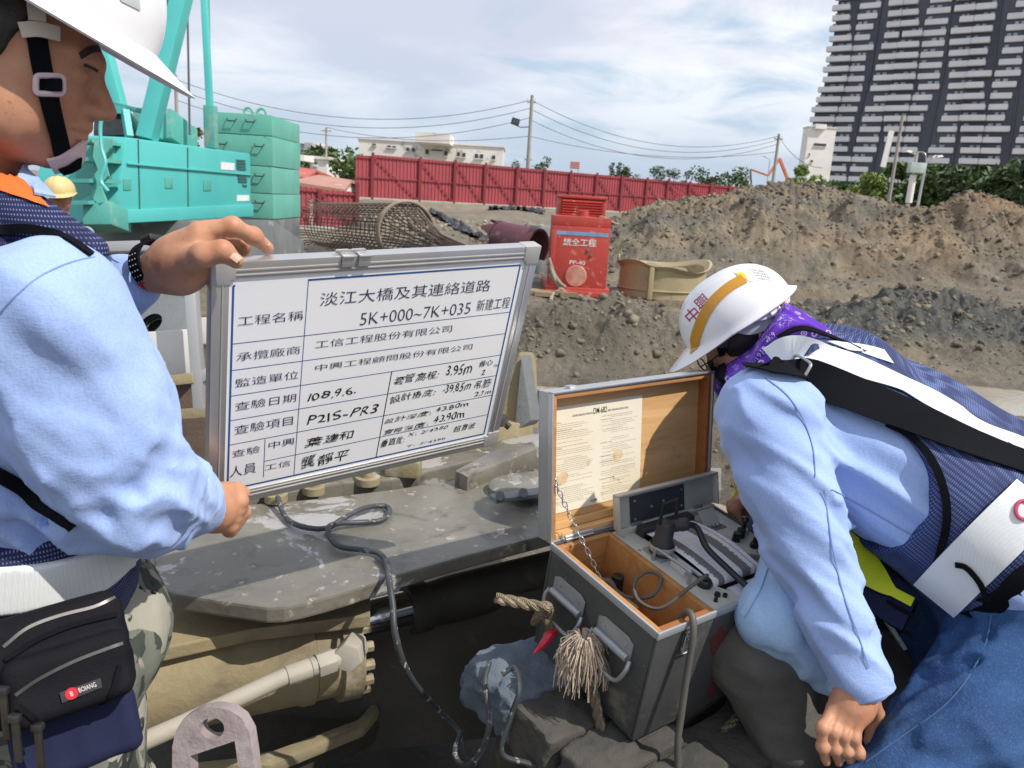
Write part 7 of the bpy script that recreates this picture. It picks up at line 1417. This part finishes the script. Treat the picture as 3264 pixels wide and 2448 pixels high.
def scarf(p): d = chain(p, [NB + tax * -.01, P(2452, 1128, 1.62), L2W(hf2, (.02, 0, -.065)), L2W(hf2, (.066, 0, -.080))], [.080, .092, .086, .064], .04); q = (p - o2_) @ R2; return np.maximum(d + folds(p, hf2[2] + FW * .5, 5, 28, 53, .006), (q[:, 2] + .016) - .35 * np.maximum(-q[:, 0] - .02, 0))
uw2 = nets(lambda p: np.minimum(np.minimum(vest2(p), shirt2(p)), scarf(p)), (.10, .75, .75), (1.2, 2.15, 1.95), .009); bvv2 = bvh_of(uw2)
strap('reflective_band', [(2462, 1150), (2510, 1122), (2580, 1122), (2700, 1158), (2850, 1212), (3000, 1290), (3150, 1372), (3290, 1440)], bvv2, .060, M_REFW, p2, .002, .0015); strap('reflective_band', [(2668, 1105), (2740, 1112), (2830, 1140)], bvv2, .042, M_REFW, p2, .002, .0015)
strap('shoulder_strap', [(2425, 1172), (2470, 1172), (2560, 1196), (2700, 1250), (2900, 1330), (3100, 1415), (3300, 1490)], bvv2, .066, M_BLKTRIM, p2, .0045, .0025)
buckle(2545, 1172, 62, 66, .55, bvv2, M_HAND, p2, .0028, .010, 'strap_buckle')
strap('vest_edging', [(2830, 1345), (2900, 1385), (2965, 1460), (3005, 1550), (3018, 1650), (2998, 1760), (2962, 1880)], bvv2, .012, M_BLKTRIM, p2, .002, .004, 6, 1.36); strap('vest_edging', [(2480, 1080), (2550, 1048), (2640, 1072), (2760, 1125)], bvv2, .012, M_BLKTRIM, p2, .001, .003)
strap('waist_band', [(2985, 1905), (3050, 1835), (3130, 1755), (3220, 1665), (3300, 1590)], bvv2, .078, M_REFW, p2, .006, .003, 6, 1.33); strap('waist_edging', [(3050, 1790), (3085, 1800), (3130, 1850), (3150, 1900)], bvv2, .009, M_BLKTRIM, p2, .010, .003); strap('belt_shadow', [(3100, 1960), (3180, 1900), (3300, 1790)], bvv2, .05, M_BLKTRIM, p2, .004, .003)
c0, n0 = stick(3262, 1625, bvv2, .011); m = MB(); m.tube([onplane(3264 + 26 * math.cos(t), 1625 + 30 * math.sin(t), c0, n0) for t in np.linspace(0, 6.283, 25)[:-1]], .003, 6, closed=True); obj('pink_ring_print', m, mat('pink_print', (.60, .06, .14), None, 9, .5), p2)
M_SEAM = cloth('shirt_seam', (.22, .31, .58), (.19, .27, .52))
for q_ in ([(2440, 1205), (2510, 1262), (2560, 1340), (2590, 1430), (2598, 1520)], [(2625, 1560), (2640, 1660), (2655, 1760), (2690, 1900), (2740, 2040), (2768, 2130)], [(2650, 1560), (2760, 1620), (2880, 1690), (2970, 1740)]): strap('shirt_seam', q_, bv2, .0020, M_SEAM, p2, .0012, .0006, 10, 1.4, 0)
# head, helmet, scarf
_, hw2 = body('head', h2, hf2[0] - V(.16, .16, .16), hf2[0] + V(.16, .16, .16), .0035, M_SKIN, p2); bh2 = bvh_of(hw2)
def hair2(p): q = (p - o2_) @ R2; d = sd_ell(q, (-.016, 0, .028), (.108, .086, .100)); return np.maximum(np.maximum(d, q[:, 0] - .035), -.045 - q[:, 2]) + (fbm(p, (60, 60, 60), 3, 3) - .5) * .005
body('hair', hair2, hf2[0] - V(.16, .16, .16), hf2[0] + V(.16, .16, .16), .0045, M_HAIR, p2)
def scarf_mat():
    t = NT('purple_print'); co = t.coord('Object'); c = t.mix(t.ramp(t.noise(9, 3), .35, .7), (.115, .035, .40), (.085, .025, .31)); v = t.voro(42, 'F1', co, .55); ring = t.math('MULTIPLY', t.math('LESS_THAN', v, .26), t.math('GREATER_THAN', v, .15)); dot = t.math('LESS_THAN', v, .08); n = t.noise(60, 2, .5, 1.8, co); sq = t.math('MULTIPLY', t.math('LESS_THAN', t.math('ABSOLUTE', t.math('SUBTRACT', n, .5)), .014), t.ramp(t.noise(15, 2), .52, .56)); f = t.math('MAXIMUM', t.math('MAXIMUM', ring, dot), sq)
    return t.fin(t.mix(t.math('MULTIPLY', f, .7), c, (.55, .50, .72)), .85, 0, t.bump(t.noise(300, 2), .0003), .2)
_, scw = body('neck_scarf', scarf, hf2[0] - V(.24, .24, .26), hf2[0] + V(.26, .24, .16), .004, scarf_mat(), p2); bvs = bvh_of(scw)
for tx, x, y, a_ in (('1919', 2375, 1095, -.95), ('1919', 2425, 1125, -.9), ('1919', 2455, 1075, -.7), ('1919', 2505, 1062, -.6)): px_text(tx, x, y, 46 if y > 1090 else 34, 16, a_, bvs, mat('scarf_print', (.60, .56, .76), None, 9, .8), p2, .0008, 'scarf_print', 1.5)
hm2 = frame(L2W(hf2, (-.012, 0, .046)), hf2[1] + hf2[2] * .10, hf2[2]); helm2, bhm2 = helmet(hm2, p2, M_HELM, .128, .106, .104, .060, .008)
strap('reflective_tape', [(2212, 1120), (2218, 1075), (2240, 1015), (2275, 960), (2325, 915), (2372, 888)], bhm2, .026, M_REFO, helm2, .0008, .001, 8, 1.5)
M_MAG = mat('magenta_print', (.42, .02, .11), None, 9, .5); px_text('中', 2208, 1004, 42, 46, -.75, bhm2, M_MAG, helm2, .0012, 'lettering', 1.5); px_text('興', 2240, 964, 46, 46, -.75, bhm2, M_MAG, helm2, .0012, 'lettering', 1.5)
stk = patch('sticker', [(2335, 868), (2425, 856), (2470, 885), (2392, 898)], bhm2, mat('sticker_paper', (.76, .76, .74), None, 9, .4), helm2, .001, 8, 1.5); patch('yellow_print', [(2345, 872), (2368, 868), (2382, 888), (2364, 894)], bhm2, mat('yellow_print', (.75, .62, .03), None, 9, .5), helm2, .0016, 4, 1.5)
for k in range(4): px_text('安全作業 注意事項', 2412 + k * 9, 864 + k * 9, 46, 5, .18, bhm2, M_INKB, helm2, .0017, 'small_print', 1.5)
strap('chin_strap', [(2296, 1060), (2298, 1100), (2302, 1150), (2308, 1200), (2316, 1245)], bvs, .017, M_BLKTRIM, p2, .004, .002, 6, 1.7); strap('chin_strap', [(2262, 1150), (2275, 1175), (2295, 1200), (2318, 1226)], bvs, .013, M_BLKTRIM, p2, .004, .002, 6, 1.7)
strap('strap_slider', [(2292, 1096), (2318, 1098)], bvs, .016, M_BLK, p2, .006, .004, 3, 1.7)
nb_ = bvh_of(nets(lambda p: np.minimum(hair2(p), h2(p)), hf2[0] - V(.16, .16, .16), hf2[0] + V(.16, .16, .16), .006))
strap('head_band', [(2300, 1022), (2340, 1036), (2385, 1048), (2430, 1036), (2470, 1012), (2500, 985)], nb_, .024, M_BAND, helm2, .003, .003, 6, 1.52); strap('ratchet', [(2392, 1014), (2430, 1002), (2470, 986)], nb_, .022, M_HELM, helm2, .007, .005, 6, 1.5); buckle(2468, 985, 30, 34, -.4, nb_, M_HELM, helm2, .004, .012, 'ratchet_buckle')
m = MB(); cs2 = [(.85, .30, .12), (.15, .42, .75), (.75, .75, .75)]
for k in range(14):
    t = k / 13; q = L2W(hm2, (-.112 + .0 * t, -.06 + .10 * t, -.012 - .012 * math.sin(t * 3.14))); q2 = L2W(hm2, (-.112, -.06 + .10 * (t + .075), -.012 - .012 * math.sin((t + .075) * 3.14))); mm = MB(); mm.cyl(q, q2, .0055, 8); obj('lining_cord', mm, mat('cord_' + ('orange', 'blue', 'white')[k % 3], cs2[k % 3], None, 9, .8), helm2)
gl = L2W(hf2, (.106, -.034, .010)); m = MB(); m.tube([gl + hf2[2] * .016 * math.sin(t) - hf2[3] * .020 * math.cos(t) for t in np.linspace(0, 6.283, 21)[:-1]], .0017, 6, closed=True); m.tube([gl - hf2[3] * .02, gl - hf2[3] * .034 - hf2[1] * .03, L2W(hf2, (-.0, -.080, .015))], .0016, 6); obj('glasses', m, M_BLK, p2)
# hand on the knee and far hand with a yellow card
hd2 = [([P(2655 + 27 * i, 2266 + 9 * i, 1.285 - .004 * i), P(2622 + 33 * i, 2320 + 10 * i, 1.265), P(2622 + 38 * i, 2380 + 6 * i, 1.268), P(2634 + 40 * i, 2428 + 2 * i, 1.28)], [.0112, .0094, .0085, .0072]) for i in range(4)]
hand('left_hand', p2, M_SKIN, P(2752, 2184, 1.30), [(P(2722, 2236, 1.292), (.030, .022, .028), None), (P(2700, 2276, 1.288), (.030, .020, .022), None)], hd2, ([P(2775, 2228, 1.31), P(2792, 2278, 1.33), P(2785, 2328, 1.33), P(2770, 2363, 1.32)], [.015, .013, .0115, .009]), rw=.026)
hd3 = [([P(2395 - 2 * i, 1595 + 15 * i, 1.79), P(2352 - 1 * i, 1596 + 15 * i, 1.77), P(2334 + 3 * i, 1606 + 15 * i, 1.75), P(2346 + 5 * i, 1624 + 13 * i, 1.74)], [.0125, .0115, .0105, .009]) for i in range(4)]
hand('right_hand', p2, M_SKIN, P(2450, 1640, 1.81), [(P(2400, 1618, 1.795), (.034, .026, .030), None)], hd3, ([P(2410, 1600, 1.77), P(2372, 1598, 1.75), P(2345, 1612, 1.74), P(2332, 1622, 1.74)], [.015, .013, .011, .009]), h=.003)
# jeans and shoes
hN, kN, aN = P(3310, 2050, 1.38), P(2850, 2610, 1.26), P(2850, 2980, 1.55); hF_, kF, aF = P(3260, 1850, 1.58), P(2850, 2330, 1.60), P(2950, 2700, 1.85)
def jeans2(p):
    d = smin(sd_ell(p, P(3240, 1840, 1.48), (.17, .19, .15)), chain(p, [hN, kN, aN], [.112, .086, .065], .04), .05); d = smin(d, chain(p, [hF_, kF, aF], [.12, .085, .062], .04), .05); d = smin(d, torso2(p) + .006 + np.maximum(((A3(P(3080, 1860, 1.4)) - p) @ A3(tax)), 0) * 3, .03)
    return d + folds(p, (kN - hN).normalized() + UP * .9, 4, 17, 61, .009) + folds(p, RT + UP * .25, 4, 26, 67, .014, P(3080, 2130, 1.3), .22) + (fbm(p, 12, 3, 17) - .5) * .007
_, jw = body('jeans', jeans2, (.35, .55, .22), (1.35, 2.0, 1.6), .008, M_JEAN, p2); bvj = bvh_of(jw)
strap('jeans_seam', [(3160, 1960), (3140, 2060), (3080, 2170), (3000, 2260), (2900, 2330), (2760, 2430)], bvj, .0022, cloth('seam_pale', (.085, .16, .30), (.07, .13, .26)), p2, .0002, .0008)
strap('belt_loop', [(3195, 1850), (3235, 1885), (3262, 1925)], bvj, .012, M_JEAN, p2, .002, .003)
for a_ in (aN, aF):
    def shoe(p, a_=a_): return smin(sd_cap(p, a_, a_ - V(0, 0, .05), .055, .055), sd_ell(p, a_ + V(-.08, .03, -.06), (.13, .055, .045)), .04)
    body('shoe', shoe, a_ - V(.28, .2, .15), a_ + V(.2, .2, .12), .012, M_BLK, p2)
# hanging front of his vest: yellow band with black edging
hv = [P(2630, 1655, 1.50), P(2688, 1738, 1.48), P(2755, 1815, 1.46), P(2825, 1880, 1.43), P(2905, 1925, 1.41)]
def hang(name, off, w, M, dz=0.0): p_ = spline(hv, 8); n_ = (-FW + UP * .5).normalized(); obj(name, ribbon([q + UP * off - FW * dz for q in p_], [n_] * len(p_), w, .002), M, p2, smooth=50)
hang('vest_front', -.012, .085, M_NAVY); hang('yellow_band', .004, [.018 + .048 * math.sin(math.pi * min(1, i / 26)) for i in range(33)], M_REFY, .004); hang('vest_edging', -.020, .009, M_BLKTRIM, .006); hang('vest_edging', -.056, .008, M_BLKTRIM, .004)
# ------------------------------------------------------------------ squatting worker behind the case
p4 = thing('person', tuple(G(2560, 2560, .2)), 'squatting worker in pale blue sleeves and grey trousers half hidden behind the bending worker', 'person')
S4, E4, W4 = P(2620, 1620, 1.56), P(2458, 1975, 1.41), P(2660, 2140, 1.42); t4 = [P(2720, 1560, 1.86), P(2840, 2120, 1.80)]
def shirt4(p): d = chain(p, t4, [.13, .15], .04); a = smin(sd_cap(p, S4, E4, .064, .053), sd_cap(p, E4, W4, .053, .042), .025); d = smin(d, a, .04); return d + folds(p, (E4 - S4) + RT * .15, 4, 20, 83, .009) + (fbm(p, 10, 3, 24) - .5) * .006
_, sw4 = body('shirt', shirt4, (.2, .9, .75), (1.0, 2.2, 1.75), .006, M_SHIRT2, p4); bv4 = bvh_of(sw4)
strap('sleeve_placket', [(2448, 1792), (2425, 1850), (2392, 1920), (2368, 1960)], bv4, .014, M_SHIRT2, p4, .001, .002, 6, 1.58)
def vest4(p): return np.maximum(chain(p, t4, [.138, .158], .04) + folds(p, UP, 3, 18, 91, .005), -sd_cap(p, S4, E4, .10, .10))
body('vest', vest4, (.2, .9, .75), (1.0, 2.2, 1.75), .006, M_VGREY, p4, {'uvw': lambda w: w * np.array([1, 1, 1], np.float32) @ np.array([[1, 0, 0], [.5, .0, 0], [0, 1, 0]], np.float32)})
m = MB(); m.beam(P(2795, 1930, 1.60), P(2885, 2072, 1.56), .008, .016, FW); obj('vest_piping', m, M_REFW, p4, bevel=.002)
def pants4(p): d = chain(p, [P(2860, 2180, 1.66), P(2408, 2090, 1.465), P(2600, 2560, 1.45)], [.10, .068, .055], .04); d = smin(d, chain(p, [P(2860, 2180, 1.80), P(2520, 2080, 1.95), P(2600, 2420, 2.0)], [.12, .08, .06], .04), .04); return d + folds(p, P(2580, 2560, 1.55) - P(2375, 2085, 1.505), 3.5, 16, 95, .010) + folds(p, RT, 4, 20, 99, .006)
body('trousers', pants4, (.2, .6, .15), (1.1, 2.3, 1.3), .008, M_GREYT, p4)
hd4 = [([W4 + RT * .03 + UP * (.02 - .012 * i), W4 + RT * .06 + UP * (.01 - .012 * i), W4 + RT * .08 + UP * (-.01 - .012 * i)], [.011, .010, .008]) for i in range(4)]
hand('left_hand', p4, M_SKIND, W4, [(W4 + RT * .02, (.03, .025, .03), None)], hd4, ([W4 + UP * .02, W4 + RT * .03 + UP * .035, W4 + RT * .055 + UP * .035], [.014, .012, .009]), h=.004)
hf4 = frame(P(2640, 1330, 1.98), -RT * .85 - UP * .5, UP); body('head', lambda p: smin(head_fn(hf4)(p), sd_cap(p, hf4[0] - UP * .06, P(2700, 1480, 1.9), .055, .06), .03), hf4[0] - V(.2, .2, .25), hf4[0] + V(.2, .2, .2), .006, M_SKIND, p4)
helmet(frame(L2W(hf4, (-.01, 0, .06)), hf4[1], hf4[2]), p4, M_HELM, .138, .114, .118)
for a_ in (P(2580, 2560, 1.55), P(2600, 2440, 2.0)):
    def boot4(p, a_=a_): return smin(sd_cap(p, a_, a_ - V(0, 0, .12), .06, .06), sd_ell(p, a_ + V(-.07, 0, -.14), (.14, .06, .05)), .04)
    body('boot', boot4, a_ - V(.28, .2, .25), a_ + V(.2, .2, .12), .014, M_BLK, p4)
m = MB(); a, b = P(2452, 1782, 1.57), P(2472, 1735, 1.575); m.tube([a, b], .0042, 8); pn_ = obj('pen', m, M_WHB, label='white and blue pen clipped in a pale blue sleeve pocket', cat='pen'); m = MB(); m.tube([b - Vector(pn_.location) + Vector(pn_.location), b + (b - a) * .35], .0046, 8); obj('pen_cap', m, mat('pen_blue', (.02, .05, .40), None, 9, .3), pn_)
m = MB(); m.prism([P(x, y, d) for x, y, d in ((2336, 1530, 1.80), (2362, 1572, 1.77), (2366, 1592, 1.76), (2322, 1612, 1.73), (2330, 1588, 1.75), (2344, 1570, 1.77))], FW * .003); obj('yellow_card', m, mat('card_yellow', (.72, .60, .04), (.64, .52, .03), 9, .5), label='folded yellow tag held in the far hand above the recorder', cat='tag')
# ------------------------------------------------------------------ distant worker in a cream helmet
D3 = 6.6; p3 = thing('person', tuple(P(205, 1270, D3)), 'distant worker in a cream yellow helmet and reflective vest in front of the crane', 'person')
hf3 = frame(P(190, 628, D3), V(.25, -.95, -.12), (0, 0, 1)); hc3 = hf3[0]; body('head', lambda p: smin(head_fn(hf3)(p), sd_cap(p, hc3 - V(0, 0, .06), hc3 - V(0, -.02, .2), .055, .06), .03), hc3 - V(.16, .16, .26), hc3 + V(.16, .16, .16), .006, M_SKIND, p3)
helmet(frame(L2W(hf3, (-.008, 0, .042)), hf3[1], hf3[2]), p3, M_HELMY, .140, .122, .125, .035)
n3 = hc3 - V(0, 0, .20); TF3 = (n3, V(.25, -.97, 0).normalized(), V(0, 0, 1), V(.25, -.97, 0).normalized().cross(V(0, 0, 1)))
def shirt3(p):
    d = rings(TF3, [.02, -.05, -.12, -.3, -.5, -.62], [.06, .09, .11, .12, .12, .12], [.07, .16, .2, .19, .17, .17], [0] * 6)(p)
    for s in (-1, 1): d = smin(d, chain(p, [n3 + TF3[3] * (.19 * s) - V(0, 0, .09), n3 + TF3[3] * (.25 * s) - V(0, 0, .36), n3 + TF3[3] * (.22 * s) - V(0, .12, .58)], [.06, .05, .035], .03), .03)
    return d
body('shirt', shirt3, n3 - V(.4, .4, .75), n3 + V(.4, .4, .08), .012, cloth('work_shirt', (.30, .33, .42), (.25, .28, .36)), p3)
tr3 = rings(TF3, [-.02, -.05, -.12, -.3, -.5, -.6], [.06, .092, .112, .122, .122, .122], [.05, .13, .165, .185, .175, .175], [0] * 6)
body('vest', lambda p: np.maximum(tr3(p) - .012, p[:, 2] - n3.z + .02), n3 - V(.3, .3, .65), n3 + V(.3, .3, .05), .010, M_NAVY, p3)
for s in (-1, 1): body('reflective_band', lambda p, s=s: np.maximum(tr3(p) - .022, np.maximum(np.abs((p - A3(n3 + TF3[3] * (.10 * s))) @ A3(TF3[3])) - .025, p[:, 2] - n3.z + .05)), n3 - V(.3, .3, .65), n3 + V(.3, .3, .05), .010, M_REFY, p3)
def pants3(p):
    d = None
    for s in (-1, 1): e = chain(p, [n3 + TF3[3] * (.09 * s) - V(0, 0, .6), n3 + TF3[3] * (.10 * s) - V(0, 0, 1.0), n3 + TF3[3] * (.11 * s) - V(0, 0, 1.38)], [.11, .085, .07], .03); d = e if d is None else smin(d, e, .04)
    return d
body('trousers', pants3, n3 - V(.35, .35, 1.5), n3 + V(.35, .35, -.45), .014, M_GREYT, p3)
